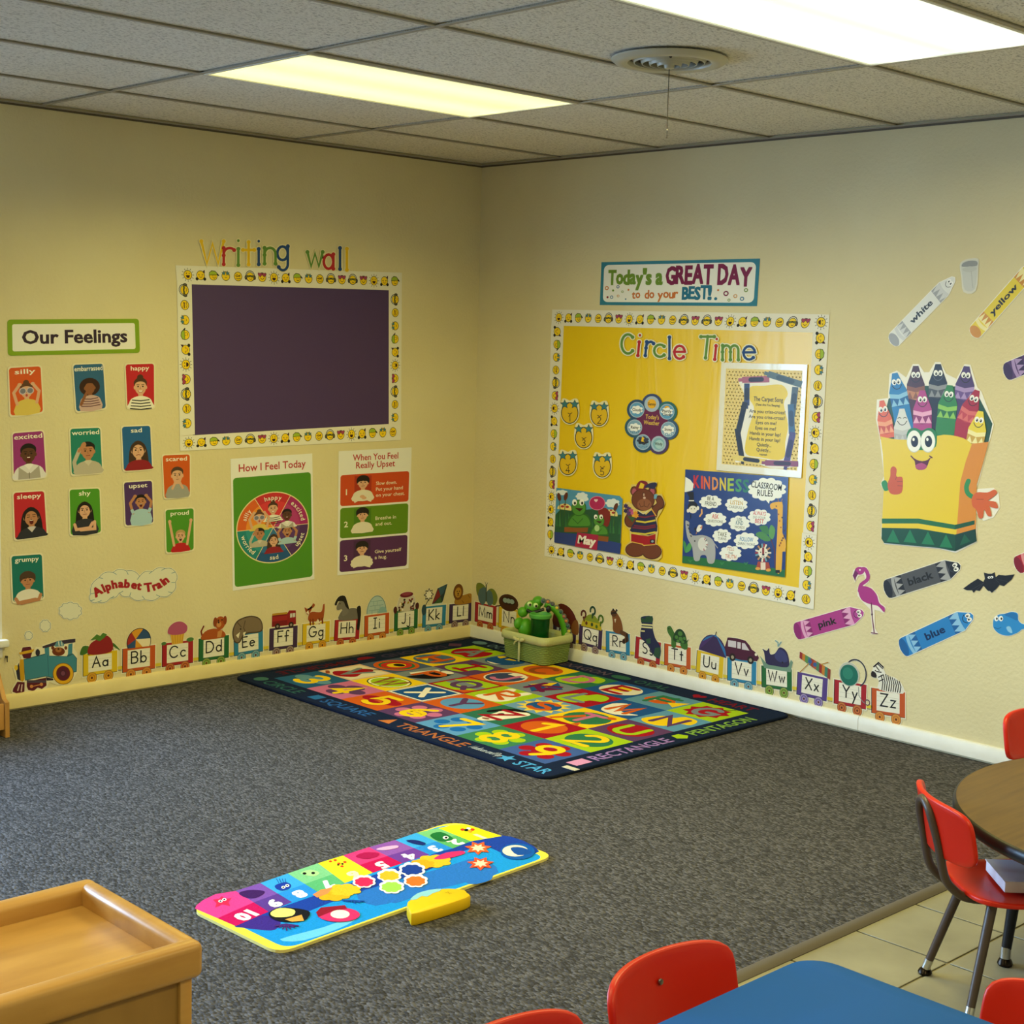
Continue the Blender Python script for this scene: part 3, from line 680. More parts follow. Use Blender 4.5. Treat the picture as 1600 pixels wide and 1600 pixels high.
# ------------------------------------------------------------------ children's portraits
SK = dict(l='#D9A98C', m='#B9805C', d='#5A3622', e='#8A5638')
def portrait(A, P, x, y, s, body=True):
    """a photo cut-out of a child, head centre at (x,y), s = head half height"""
    g = A.sub(x, y, s); sk = SK[P['skin']]; hr = P['hair']; sh = P['shirt']; st = P.get('style', 'short'); n = 14
    if st == 'afro': A.ell(0, .15, 1.6, 1.35, hr, 20)
    if st == 'long': A.poly(sm([(-.95, .5), (0, 1.25), (.95, .5), (1.25, -1.4), (1.0, -2.2), (-1.0, -2.2), (-1.25, -1.4)], 3), hr)
    if st == 'bun': A.ell(0, 1.25, .42, .36, hr, 12)
    tb = P.get('bottom', -3.0)
    if body:
        A.poly([(-.3, -.7), (.3, -.7), (.35, -1.4), (-.35, -1.4)], sk)
        A.poly(sm([(-.45, -1.15), (.45, -1.15), (1.25, -1.45), (1.6, -2.0), (1.64, tb), (-1.64, tb), (-1.6, -2.0), (-1.25, -1.45)], 2)[0:], sh)
        if P.get('stripes'):
            for k in range(4): yy = -1.6-.36*k; A.line([(-1.2-.1*k, yy), (0, yy-.12), (1.2+.1*k, yy)], .13, P['stripes'], cap=False)
        if P.get('vest'): A.poly([(-1.1, -1.35), (-.2, -2.1), (.2, -2.1), (1.1, -1.35), (1.2, tb), (-1.2, tb)], P['vest']); A.line([(0, -2.0), (0, tb)], .08, '#77716A', cap=False)
        if P.get('collar'): A.poly([(-.5, -1.15), (0, -1.75), (.5, -1.15), (.2, -1.05), (-.2, -1.05)], P['collar'])
    A.poly(sm([(0, 1.0), (.62, .72), (.76, 0), (.55, -.65), (0, -1.0), (-.55, -.65), (-.76, 0), (-.62, .72)], 3), sk)
    for q in (-1, 1): A.ell(q*.78, -.05, .13, .24, sk, 8)
    if st in ('short', 'bun', 'crop'):
        A.poly(sm([(-.8, .15), (-.85, .7), (-.4, 1.15), (.3, 1.18), (.85, .75), (.8, .15), (.6, .55), (0, .72 if st != 'short' else .6), (-.6, .55)], 3), hr)
    if st == 'fringe': A.poly(sm([(-.95, -.1), (-1.0, .7), (-.4, 1.2), (.4, 1.2), (1.0, .7), (.95, -.1), (.65, .2), (.1, .35), (-.65, .2)], 3), hr)
    if st == 'long': A.poly(sm([(-.78, -.3), (-.85, .7), (0, 1.15), (.85, .7), (.78, -.3), (.55, .45), (0, .75), (-.55, .45)], 3), hr)
    if st == 'afro': A.poly(sm([(-.85, .1), (-.7, .9), (0, 1.1), (.7, .9), (.85, .1), (.5, .6), (0, .7), (-.5, .6)], 2), hr)
    ey = P.get('eyes', 'open')
    for q in (-1, 1):
        if ey == 'open': A.ell(q*.32, .08, .12, .1, '#241510', 8)
        elif ey == 'shut': A.line([(q*.16, .08), (q*.46, .04)], .07, '#2A1811')
        if ey != 'none': A.line([(q*.15, .3), (q*.48, .33 if not P.get('frown') else .42)], .08, '#2E1C12')
    A.line([(0, .05), (-.06, -.2), (.06, -.22)], .05, '#8F5B42' if P['skin'] != 'd' else '#38201a')
    mo = P.get('mouth', 'smile')
    if mo == 'smile': A.poly([(-.32, -.42), (.32, -.42), (.18, -.62), (-.18, -.62)], '#F2ECE4'); A.line([(-.36, -.4), (-.18, -.62), (.18, -.62), (.36, -.4)], .06, '#9C4638')
    elif mo == 'open': A.ell(0, -.52, .24, .3, '#5C1512', 12); A.rect(-.16, -.38, .16, -.3, '#F2ECE4')
    elif mo == 'flat': A.line([(-.24, -.5), (.24, -.48)], .08, '#8C4438')
    elif mo == 'sad': A.line([(-.24, -.56), (0, -.48), (.24, -.56)], .09, '#8C4438')
    elif mo == 'tongue': A.ell(0, -.58, .16, .2, '#B4473F', 10)
    arm = P.get('arms'); sl = P.get('sleeve', sk)
    if arm == 'up':       # hands by the top of the head
        for q in (-1, 1): A.line([(q*1.35, -1.7), (q*1.75, -.1), (q*.95, .95)], .42, sk); A.ell(q*.9, 1.0, .3, .24, sk, 10)
        if P.get('sleeve'):
            for q in (-1, 1): A.line([(q*1.25, -1.75), (q*1.55, -1.1)], .52, sl, cap=False)
    if arm == 'high':
        for q in (-1, 1): A.line([(q*1.2, -1.5), (q*1.9, 2.6)], .44, sk); A.ell(q*1.9, 2.75, .3, .36, sk, 10)
    if arm == 'face': A.line([(-1.5, -2.4), (-.9, -1.3), (-.1, -.1)], .44, sk); A.ell(0, .1, .52, .38, sk, 12, 20); A.line([(.1, .2), (.75, .1)], .16, sk).line([(.1, .02), (.75, -.1)], .16, sk)
    if arm == 'head': A.line([(-1.55, -2.2), (-1.7, -1.2), (-1.0, .3)], .46, sl); A.line([(-1.1, .1), (-.55, .8)], .34, sk); A.ell(-.5, .78, .3, .42, sk, 10, -30)
    if arm == 'mouth':
        for q in (-1, 1): A.line([(q*1.4, -2.7), (q*.9, -1.7)], .6, sl); A.line([(q*.75, -1.7), (q*.25, -.75)], .34, sk); A.ell(q*.3, -.68, .26, .22, sk, 10)
    if arm == 'crossed': A.line([(-1.6, -2.2), (-1.3, -2.75), (.9, -2.55)], .42, sk).line([(1.6, -2.0), (1.35, -2.6), (-.9, -2.85)], .42, sk)
    if arm == 'hug': A.line([(-1.4, -1.8), (-1.2, -2.5), (.6, -2.4), (1.0, -1.75)], .4, sk).line([(1.3, -1.6), (1.3, -2.6), (-.6, -2.6)], .4, sk)
    if arm == 'sleeves': A.line([(-1.5, -2.0), (-1.2, -2.8), (.6, -2.2), (1.2, -1.6)], .5, sl).line([(1.5, -2.0), (1.2, -2.9), (-.7, -2.3), (-1.1, -1.7)], .5, sl)
    if arm == 'chest': A.line([(-1.5, -2.3), (-1.2, -2.9), (-.1, -2.3)], .42, sl).line([(1.5, -2.3), (1.2, -2.9), (.1, -2.4)], .42, sl); A.ell(-.1, -2.2, .4, .26, sk, 10); A.ell(.2, -2.45, .4, .24, sk, 10)
    if P.get('glasses'):
        for q in (-1, 1): A.ell(q*.52, .05, .52, .5, '#C9B8C4', 16).ell(q*.5, .05, .38, .36, '#77788F', 14)
    A.f = g
KID = dict(
 silly=dict(skin='l', hair='#5C3B26', shirt='#D9BF5E', style='bun', mouth='tongue', arms='up', glasses=1, eyes='none'),
 embarrassed=dict(skin='e', hair='#33180F', shirt='#C7A7A6', stripes='#5E3140', style='afro', mouth='none', eyes='none', arms='face'),
 happy=dict(skin='l', hair='#4A2E1C', shirt='#EDEAE2', stripes='#25282B', style='bun'),
 excited=dict(skin='d', hair='#140D0A', shirt='#DEDBE2', vest='#A9A29C', collar='#ECE9EE', mouth='open', style='crop'),
 worried=dict(skin='m', hair='#1C1410', shirt='#B9B1A2', collar='#CBC4B6', mouth='flat', arms='head', sleeve='#B9B1A2', style='short'),
 sad=dict(skin='l', hair='#3E2A1D', shirt='#8E1A26', style='long', mouth='sad', frown=1),
 sleepy=dict(skin='m', hair='#161011', shirt='#2A2B36', collar='#C9C0C4', style='long', mouth='open', eyes='shut'),
 shy=dict(skin='l', hair='#17110F', shirt='#2B2D38', style='long', mouth='flat', arms='hug'),
 upset=dict(skin='m', hair='#14100E', shirt='#A5C6DA', style='crop', mouth='open', arms='up', frown=1, sleeve='#A5C6DA'),
 scared=dict(skin='l', hair='#4E3A2C', shirt='#9C9C9C', style='crop', mouth='flat', arms='mouth', sleeve='#9C9C9C'),
 proud=dict(skin='l', hair='#B59466', shirt='#B71A22', style='crop', mouth='open', arms='high'),
 grumpy=dict(skin='m', hair='#4A3626', shirt='#E3DFD8', style='fringe', mouth='flat', arms='crossed', frown=1))
CARDS = [('silly', '#D4561C', [(11, 573), (65, 570), (69, 646), (14, 652.4)], 'whose hands are up by the head'),
 ('embarrassed', '#2B618F', [(111.6, 568), (162.4, 566), (167, 640), (117, 645.6)], 'covering the face'),
 ('happy', '#BE1F2B', [(193.6, 567.6), (242, 566), (242.4, 639), (197, 640)], 'in a striped top'),
 ('excited', '#96307E', [(17, 675), (69, 671), (74, 747), (19, 752.4)], 'in a grey vest'),
 ('worried', '#1C7F72', [(107, 668), (158, 666), (161.6, 740), (109.6, 744.4)], 'holding the head'),
 ('sad', '#1F5F9E', [(188, 665), (236, 663), (239.4, 734), (191, 738)], 'with long hair'),
 ('scared', '#CC5818', [(251.6, 709.6), (298, 708), (298, 777), (255, 781)], 'with hands at the mouth'),
 ('sleepy', '#BC2230', [(18.4, 768), (70.4, 765), (75, 838), (21, 846)], 'yawning'),
 ('shy', '#4C9324', [(106, 763), (157, 761), (159.4, 834), (108, 839)], 'hugging the arms'),
 ('upset', '#4B2F6B', [(191, 752), (239, 749), (241, 819), (194, 824)], 'shouting'),
 ('proud', '#4C9026', [(256, 795), (304, 792), (304, 861), (258, 866)], 'with both arms raised'),
 ('grumpy', '#12706B', [(15, 867), (67, 863.6), (70, 937), (18, 943.6)], 'with folded arms')]
cname = {'#D4561C': 'orange', '#2B618F': 'blue', '#BE1F2B': 'red', '#96307E': 'magenta', '#1C7F72': 'teal', '#1F5F9E': 'blue', '#CC5818': 'orange', '#BC2230': 'red', '#4C9324': 'green', '#4B2F6B': 'purple', '#4C9026': 'green', '#12706B': 'teal'}
for nm, c, q, d in CARDS:
    A = Art(WL, .0012); A.quad(*q, 60, 88)
    A.slab(rrect(0, 0, 60, 88, 6), .0012, '#E4DCC2'); A.rr(2.5, 3, 57.5, 85.5, 5, c)
    t = root('feelings_card', A, '%s card reading %s, photo of a child %s' % (cname[c], nm, d), 'feelings card', 'feelings cards on the wall')
    B = Art(WL).like(A); K = dict(KID[nm])
    hx, hy, s = dict(silly=(31, 43, 12.5), embarrassed=(30, 43, 12), happy=(30, 42, 15), excited=(29, 46, 16), worried=(33, 43, 15), sad=(32, 39, 15.5), scared=(31, 45, 14.5), sleepy=(32, 39, 15.5), shy=(29, 46, 13.5), upset=(34, 46, 12), proud=(31, 32, 11), grumpy=(30, 39, 14))[nm]
    K['bottom'] = -(hy-2.2)/s; portrait(B, K, hx, hy, s)
    A.build('card', t); B.build('portrait', t)
    C = Art(WL).like(B); C.text(nm, 30, 74, 8.6, '#F4F0E6', w=min(52, 7.2*len(nm)), bold=.012); C.build('lettering', t)

# ------------------------------------------------------------------ feelings sign
A = Art(WL, .0008); A.quad((11, 499.4), (216.6, 498), (218.4, 551.4), (12, 556), 205, 55)
A.slab(rrect(0, 0, 205, 55, 5), .001, '#7FA31C'); A.rr(7, 6.5, 198, 48, 3, '#ECEAE6')
t = root('feelings_sign', A, 'white sign with green rim reading Our Feelings above the photo cards', 'sign'); A.build('sign_card', t)
B = Art(WL).like(A); B.text('Our Feelings', 103, 18, 21, '#2E1B35', w=163, bold=.03); B.build('lettering', t)

# ------------------------------------------------------------------ How I Feel Today poster
A = Art(WL, .0008, 'gloss'); hq = [(360, 717), (487.6, 708.4), (491, 905), (363.6, 923)]; A.quad(*hq, 128, 206)
A.slab([(0, 0), (128, 0), (128, 206), (0, 206)], .0008, '#E8E9EC'); A.rr(3, 5, 125, 176, 5, '#4C8F1E')
t = root('feelings_poster', A, 'How I Feel Today poster with a round chart of six children on green', 'poster'); A.build('poster_sheet', t)
B = Art(WL, 0, 'gloss').like(A); B.text('How I Feel Today', 64.5, 185, 12, '#B2222E', w=105, bold=.015); B.build('heading', t)
C = Art(WL, 0, 'gloss').like(B); R_ = 55.5; cx, cy = 63.5, 92.5
C.ell(cx, cy, R_+1.6, R_+1.6, '#E9D9A8', 48)
SEC = [('happy', 60, 120, '#C42B33', '#D6363B'), ('silly', 120, 180, '#D8601E', '#E98F2A'), ('worried', 180, 240, '#1A8286', '#2E9397'), ('sad', 240, 300, '#1C5490', '#2E6DA6'), ('upset', 300, 360, '#4E2A66', '#5D3878'), ('excited', 0, 60, '#A3236E', '#B2377C')]
for nm, a0, a1, c, c2 in SEC:
    C.poly([(cx, cy)]+ell(cx, cy, R_, R_, 10, a0, a1), c); C.n -= DN
C.n += DN
for nm, a0, a1, c, c2 in SEC:
    C.poly([(cx, cy)]+ell(cx, cy, R_*.76, R_*.76, 8, a0, a1), c2); C.n -= DN
C.n += DN
for a in range(0, 360, 60): C.line([(cx, cy), (cx+R_*math.cos(math.radians(a)), cy+R_*math.sin(math.radians(a)))], .9, '#E9D9A8', cap=False)
for nm, a0, a1, c, c2 in SEC:
    a = math.radians((a0+a1)/2); K = dict(KID[nm]); s = 8.6; r_ = R_*.45
    K['bottom'] = -2.3; portrait(C, K, cx+r_*math.cos(a), cy+r_*math.sin(a)+(5 if a < PI else 4), s)
C.build('feelings_wheel', t)
D = Art(WL, 0, 'gloss').like(C)
for nm, a0, a1, c, c2 in SEC:
    am = (a0+a1)/2; ins = am > 180
    D.arctext(nm, cx, cy, R_*.8 if not ins else R_*.92, am, 7.2, '#F4EFE2', .012, inside=ins)
D.build('lettering', t)

# ------------------------------------------------------------------ When You Feel Really Upset poster
A = Art(WL, .0008, 'gloss'); A.quad((529, 705), (643, 699), (638, 888), (527, 899), 112, 192)
A.slab([(0, 0), (112, 0), (112, 192), (0, 192)], .0008, '#E8E9EC')
t = root('calming_poster', A, 'When You Feel Really Upset poster with three numbered calming steps', 'poster'); A.build('poster_sheet', t)
B = Art(WL, 0, 'gloss').like(A)
B.text('When You Feel', 56, 176, 10, '#B2222E', w=70, bold=.015).text('Really Upset', 56, 164, 10, '#B2222E', w=60, bold=.015); B.build('heading', t)
STEP = [(107, 155, '#C9491B', '1', ['Slow down.', 'Put your hand', 'on your chest.'], dict(skin='l', hair='#1A1210', shirt='#E4DDD0', style='fringe', mouth='flat', arms='chest', sleeve='#E4DDD0'), '#A8321A'),
        (57, 104, '#5F8A12', '2', ['Breathe in', 'and out.'], dict(skin='l', hair='#1A1210', shirt='#E4DDD0', style='fringe', mouth='flat'), '#4A7A10'),
        (4.5, 54, '#54285E', '3', ['Give yourself', 'a hug.'], dict(skin='l', hair='#1A1210', shirt='#E4DDD0', style='fringe', mouth='flat', arms='sleeves', sleeve='#E4DDD0'), '#45204E')]
for y0, y1, c, num, ls, K, pc in STEP:
    C = Art(WL, B.n, 'gloss'); C.f = B.f
    C.rr(3, y0, 109, y1, 4, c); C.rect(24, y0+5, 50, y1-3, pc)
    K['bottom'] = -2.85; portrait(C, K, 37, y0+34, 9.6)
    C.text(num, 12, y0+17, 9, '#F1EBDC', bold=.02)
    for i, l in enumerate(ls): C.text(l, 57, y0+(len(ls)-1)*4.6+20-i*9.2, 5.6, '#F1E6D2', w=3.25*len(l), al='l', bold=.008)
    C.build('step_panel', t)

# ------------------------------------------------------------------ clouds
CL, CB = '#DDDCCB', '#2F5E7C'
def puff(pts, label, name='cloud_cutout', z=(0, 740, .2), rim=9):
    A = Art(WL, .0008); A.zoom(*z); A.slab(grow(pts, rim), .001, '#E6E4D8'); A.poly(pts, CB); A.poly(grow(pts, -6), CL); return A
for cx_, cy_, rx_, ry_, n, lab in ((548, 1072, 88, 66, 10, 'largest plain puff of smoke beside the Alphabet Train cloud'), (352, 1188, 42, 46, 8, 'middle-sized plain smoke puff above the train engine'), (222, 1265, 30, 34, 7, 'smallest plain smoke puff just over the engine funnel')):
    A = puff(cloudpts(cx_, cy_, rx_, ry_, n, .13), lab); tag(A.build('cloud_cutout'), lab, 'cloud cutout', 'smoke puffs above the train')
# long cloud with scalloped edge
sp = [(705, 940), (770, 812), (880, 770), (985, 758), (1090, 800), (1190, 762), (1290, 740), (1370, 768), (1370, 850), (1345, 930), (1250, 960), (1130, 982), (1010, 960), (930, 935), (860, 975), (760, 1005), (705, 995)]
scal = []
for i in range(len(sp)):
    a, c = Vector(sp[i]), Vector(sp[(i+1) % len(sp)]); m_ = (a+c)/2; d = c-a; nn = Vector((d.y, -d.x))*.16
    for k in range(6):
        tt = k/6; q = a.lerp(c, tt)+nn*math.sin(PI*tt)*1.1; scal.append((q.x, q.y))
A = puff(scal, None); t = root('cloud_banner', A, 'long white cloud cutout reading Alphabet Train', 'cloud cutout'); 
for i in range(0, len(sp)):
    a = Vector(sp[i]); c = Vector((1040, 870)); d = (c-a).normalized(); A.line([tuple(a+d*4), tuple(a+d*34)], 5, '#6E93A6', cap=False)
A.build('cloud_shape', t)
B = Art(WL).like(A); txt = 'Alphabet Train'; path = sm([(752, 940), (830, 895), (920, 868), (1010, 870), (1090, 885), (1160, 898), (1250, 870), (1330, 815)], 8, False)
import itertools
cum = [0]
for a, c in zip(path, path[1:]): cum.append(cum[-1]+math.dist(a, c))
wd = [.3 if ch == ' ' else glyphs(ch, 0)[3]-glyphs(ch, 0)[2]+.09 for ch in txt]; tot = sum(wd); pos = 0
for ch, q in zip(txt, wd):
    dd = (pos+q/2)/tot*cum[-1]; pos += q
    k = max(i for i in range(len(cum)) if cum[i] <= dd+1e-6); k = min(k, len(path)-2); a, c = path[k], path[k+1]
    an = math.degrees(math.atan2(c[1]-a[1], c[0]-a[0]))
    if ch != ' ': B.text(ch, a[0], a[1]+22, 68 if ch.isupper() else 64, '#A11B28', ang=an, bold=.06, flip=-1); B.n -= DN
B.n += DN; B.build('lettering', t)
# ------------------------------------------------------------------ the alphabet train: engine and lettered cars
A = Art(WL, .0008); A.zoom(0, 900, .1626)
out = [(120, 1130), (240, 1140), (270, 1110), (330, 1112), (370, 1090), (440, 1085), (470, 1010), (540, 1040), (620, 1045), (690, 1000), (735, 930), (738, 740), (700, 690), (725, 600), (560, 625), (410, 665), (400, 690), (345, 685), (325, 720), (300, 672), (215, 685), (180, 740), (205, 790), (160, 850), (125, 880), (160, 1000), (105, 1100)]
A.slab(grow(out, 8), .001, '#E3DDC6'); A.n += 2*DN
t = root('train_engine', A, 'blue toy-style train engine cutout driven by a bear beside the window sill', 'train cutout')
BLU = '#3F84A0'; MAR = '#5B1B2E'
A.build('card_backing', t)
B = Art(WL).like(A)
B.poly([(220, 800), (430, 745), (470, 745), (470, 765), (640, 770), (660, 735), (700, 745), (738, 790), (735, 920), (560, 960), (500, 980), (435, 965), (240, 1005)], '#2B5C76')
B.poly([(225, 806), (440, 752), (475, 770), (650, 776), (700, 752), (732, 795), (728, 915), (560, 950), (500, 970), (435, 957), (245, 997)], BLU)
B.poly([(425, 690), (470, 680), (472, 770), (432, 760)], BLU).poly([(655, 655), (695, 645), (692, 745), (650, 755)], BLU)
B.poly([(470, 690), (650, 662), (648, 748), (600, 768), (475, 765)], '#E6E0CC')
B.line([(455, 760), (465, 960)], 6, '#2F6A85', cap=False)
B.build('boiler_and_cab', t)
C = Art(WL).like(B)
C.poly([(405, 675), (560, 622), (722, 600), (722, 635), (690, 642), (560, 660), (440, 690), (408, 692)], '#372E44'); C.build('roof', t)
D = Art(WL).like(C)
D.ell(560, 725, 62, 42, '#6F3418').ell(505, 690, 16, 18, '#6F3418').ell(630, 690, 14, 18, '#6F3418').ell(560, 708, 30, 24, '#A66A38').ell(560, 700, 10, 8, '#2A1410').poly([(520, 668), (545, 625), (585, 620), (615, 655), (610, 672), (530, 680)], '#5E8FA8').line([(560, 630), (566, 668)], 8, '#E2E6E6').line([(590, 632), (594, 664)], 8, '#E2E6E6')
D.build('bear_driver', t)
D2 = Art(WL).like(D)
D2.ell(605, 938, 101, 104, '#7A5412', 32).ell(605, 938, 95, 98, '#E0A91E', 32).ell(605, 935, 68, 72, '#7A4A12', 28).ell(605, 934, 64, 68, '#5A1B33', 28).ell(603, 935, 34, 36, '#4A2036', 16).ell(603, 935, 20, 22, '#76405C', 12)
D2.build('wheel', t)
D3 = Art(WL).like(D)
D3.poly([(190, 800), (225, 800), (235, 990), (215, 1015), (195, 1005), (180, 900)], '#C99A1A').poly([(150, 900), (180, 830), (195, 1005), (165, 990)], '#2B2C42').ell(152, 880, 18, 26, '#E2C040')
D3.poly([(200, 735), (215, 685), (290, 678), (310, 720), (290, 790), (225, 790)], MAR).poly([(178, 735), (325, 700), (322, 722), (300, 735), (190, 756)], '#D2A329').ell(360, 735, 22, 34, '#2E2B3D').rect(345, 735, 375, 762, '#2E2B3D')
D3.poly([(165, 1015), (235, 1020), (232, 1110), (175, 1132), (118, 1112), (125, 1080)], MAR).poly([(180, 1040), (190, 1040), (172, 1105), (162, 1100)], '#D8C0C4').poly([(205, 1040), (215, 1040), (208, 1110), (196, 1108)], '#D8C0C4')
D3.poly([(255, 1015), (440, 975), (445, 1050), (400, 1085), (360, 1070), (320, 1105), (270, 1095), (255, 1060)], MAR).rect(255, 1000, 438, 1025, '#4B4258').line([(300, 1062), (395, 1040)], 8, '#D08A50').ell(300, 1060, 16, 16, '#D08A50').ell(395, 1040, 16, 16, '#D08A50').poly([(440, 970), (510, 985), (510, 1000), (445, 1005)], '#2E2B3D')
D3.build('funnel_and_cowcatcher', t)

FC = {'y': '#D9B71C', 'o': '#BF5421', 'r': '#A3202A', 'g': '#24663A', 'b': '#2C7FB0', 'p': '#3E2A52', 'u': '#54408A'}
FN = {'y': 'yellow', 'o': 'orange', 'r': 'red', 'g': 'green', 'b': 'blue', 'p': 'dark purple', 'u': 'violet'}
WC = {'y': ('#D49A2A', '#B97F22'), 'o': ('#D08A3A', '#B97030'), 'r': ('#C07038', '#8E3A24'), 'g': ('#8BA04A', '#4E7A2C'), 'b': ('#7FA9BE', '#3F7E9E'), 'p': ('#A18A86', '#5B4450'), 'u': ('#9A8ABF', '#5E4C92')}
BK = '#241A16'
def top_A(A):
    for s in ((-8, 0, 20, 22), (14, -2, 26, 18), (108, 0, 84, 20), (88, 2, 78, 26)): A.poly(sm([(s[0], s[1]), ((s[0]+s[2])/2-6, s[3]), (s[2], s[3]-4), ((s[0]+s[2])/2+6, s[1]+2)], 3), '#3F6A2C')
    A.poly(sm([(18, -2), (20, 24), (40, 36), (66, 44), (84, 28), (82, -2)], 4), '#8E1F24')
    A.poly([(22, 36), (40, 50), (50, 44), (58, 52), (70, 46), (62, 38), (48, 30), (36, 36)], '#4C7A30')
def top_B(A):
    cs = ['#2E4E7E', '#D9962A', '#A02C26', '#2E4E7E', '#D9962A', '#E8DCC0']
    A.poly(clip_low(ell(50, 14, 37, 38, 40), -1), BK)
    for k in range(6): A.poly(clip_low([(40, 22)]+ell(50, 14, 35, 36, 6, 60*k+10, 60*k+70), -1), cs[k])
def top_C(A):
    A.poly([(26, 26), (72, 26), (66, -6), (32, -6)], '#D9A83A')
    for k in range(5): A.line([(32+9*k, 24), (36+7*k, -4)], 1.4, '#B5822A', cap=False)
    A.poly(sm([(20, 26), (22, 44), (40, 56), (62, 56), (80, 42), (76, 24), (50, 20)], 4), '#B0527A'); A.ell(90, 2, 12, 6, '#4C7A40').ell(6, 0, 8, 5, '#4C7A40')
def top_D(A):
    A.line([(12, 4), (8, 20), (16, 34)], 5, '#7A3418'); A.poly(sm([(10, -4), (20, 18), (50, 24), (80, 14), (84, -4)], 3), '#A9521F')
    A.ell(70, 38, 17, 19, '#A9521F').ell(54, 42, 7, 14, '#8A3E18').ell(86, 44, 6, 13, '#8A3E18').ell(66, 34, 8, 8, '#C98A50').ell(65, 40, 3, 3, BK).ell(64, 46, 2.4, 2.4, BK).ell(76, 46, 2.4, 2.4, BK).poly([(62, 14), (78, 18), (74, -3), (60, -3)], '#C98A50')
def top_E(A):
    A.poly(sm([(2, -20), (-4, 10), (8, 36), (30, 46), (62, 48), (90, 36), (100, 12), (92, -4), (40, -4), (20, -26)], 4), '#4E4034'); A.poly(sm([(4, -16), (0, 10), (10, 32), (30, 42), (62, 44), (88, 33), (96, 12), (88, -1), (38, 0), (18, -22)], 4), '#7C6A58')
    A.line([(40, 36), (34, 16), (40, 4)], 2.4, '#4E4034').line([(14, 34), (26, 20)], 2.4, '#4E4034'); A.poly([(8, -2), (22, 6), (16, -12)], '#E8E0CC').poly([(32, 2), (42, 4), (34, -12)], '#E8E0CC'); A.ell(24, 14, 2.4, 2.6, BK)
def top_F(A):
    A.rect(8, 4, 64, 38, '#7A161C').poly([(62, 4), (62, 40), (68, 48), (92, 46), (94, 4)], '#8F1C20').rect(10, 20, 62, 34, '#9C2226').rect(8, 38, 62, 44, '#B58A2A').rect(72, 26, 90, 38, '#CDD3D2').rect(79, 26, 81, 38, '#8F1C20')
    for x in (28, 76): A.ell(x, 4, 9, 9, BK).ell(x, 4, 4, 4, '#9A8A86')
def top_G(A):
    A.poly(sm([(24, 6), (22, 26), (34, 34), (60, 30), (70, 34), (74, 52), (80, 50), (78, 20), (70, 4)], 3), '#9C4A1E'); A.poly(sm([(6, 50), (18, 44), (38, 46), (44, 54), (36, 58), (32, 40), (22, 28), (14, 30)], 3), '#9C4A1E')
    for x in (28, 38, 60, 72): A.line([(x, 10), (x+1, -4)], 6, '#7A3414')
    A.poly([(44, -4), (56, 10), (66, -4)], '#E6DCC4').poly([(12, 32), (20, 40), (24, 28)], '#E6DCC4'); A.ell(20, 44, 2, 2, BK)
def top_H(A):
    A.poly(sm([(16, -2), (24, 26), (40, 28), (60, 34), (86, 30), (94, 10), (90, -2)], 3), '#6E6A66'); A.poly(sm([(4, 40), (16, 60), (32, 62), (44, 44), (52, 22), (30, 10), (26, 32), (10, 30)], 3), '#77736E')
    A.poly(sm([(-4, 50), (10, 72), (34, 74), (46, 52), (54, 30), (40, 40), (30, 56), (10, 58), (4, 46)], 3), '#1C1918'); A.poly(sm([(84, 34), (98, 38), (102, 10), (98, -36), (88, -32), (90, 0)], 3), '#1C1918'); A.ell(17, 50, 2, 2, BK)
def top_I(A):
    A.poly(ell(48, 4, 40, 56, 20, 0, 180), '#6E8C96'); A.n += 0; A.poly(ell(48, 4, 37, 53, 20, 0, 180), '#A9C1C6')
    for y in (14, 28, 42): A.line([(14+y*.25, y), (82-y*.25, y)], 1.6, '#7F9CA6', cap=False)
    for x, y in ((30, 7), (52, 7), (42, 21), (62, 21), (50, 35), (36, 35)): A.line([(x, y-6), (x, y+6)], 1.6, '#7F9CA6', cap=False)
    A.poly(ell(72, 2, 18, 20, 10, 0, 180), '#86AEBB')
def top_J(A):
    A.poly(sm([(16, -2), (16, 34), (28, 46), (74, 46), (86, 34), (86, -2)], 2), '#C9C2B8')
    rnd = random.Random(4)
    for i in range(26): A.ell(rnd.uniform(20, 82), rnd.uniform(0, 34), 5, 3.6, rnd.choice(['#3A1A22', '#1E1A18', '#7A2A30', '#E8E2D4', '#A58A3A', '#4A2E3C']), 8, rot=rnd.uniform(0, 180))
    A.ell(50, 50, 28, 9, '#6A1A2E').ell(50, 53, 20, 6, '#8C3A4C').ell(4, 4, 8, 12, '#4A1E22').ell(96, 8, 8, 12, '#4A1E22')
def top_K(A):
    A.poly([(38, 6), (60, 56), (102, 68), (86, 16), (80, 4)], '#2A3A42').poly([(40, 6), (62, 54), (74, 30)], '#7E2A2C').poly([(74, 30), (64, 56), (98, 64), (86, 40)], '#3A5A6E').poly([(48, 6), (74, 28), (82, 6)], '#3C5C34'); A.line([(38, 4), (84, 6)], 4, '#C9D4D6', cap=False)
    A.poly(star(24, 38, 22, 14, 8), BK).poly(star(24, 38, 17, 10, 8), '#E8E2D4'); A.ell(6, -10, 10, 18, '#2C4A5E').line([(20, 18), (10, 2)], 3, BK)
def top_L(A):
    A.poly(sm([(24, -2), (30, 24), (60, 26), (88, 30), (98, 20), (94, -2)], 3), '#A6782A'); A.ell(36, 38, 22, 27, '#6E4216').ell(36, 36, 14, 17, '#B98A34').ell(31, 40, 2, 2.5, BK).ell(41, 40, 2, 2.5, BK).ell(36, 32, 4, 3, '#4A2A14').line([(32, 26), (40, 26)], 2, '#4A2A14').line([(54, 8), (62, 0)], 3, '#7E5A1E').line([(80, 24), (90, 14)], 3, '#7E5A1E')
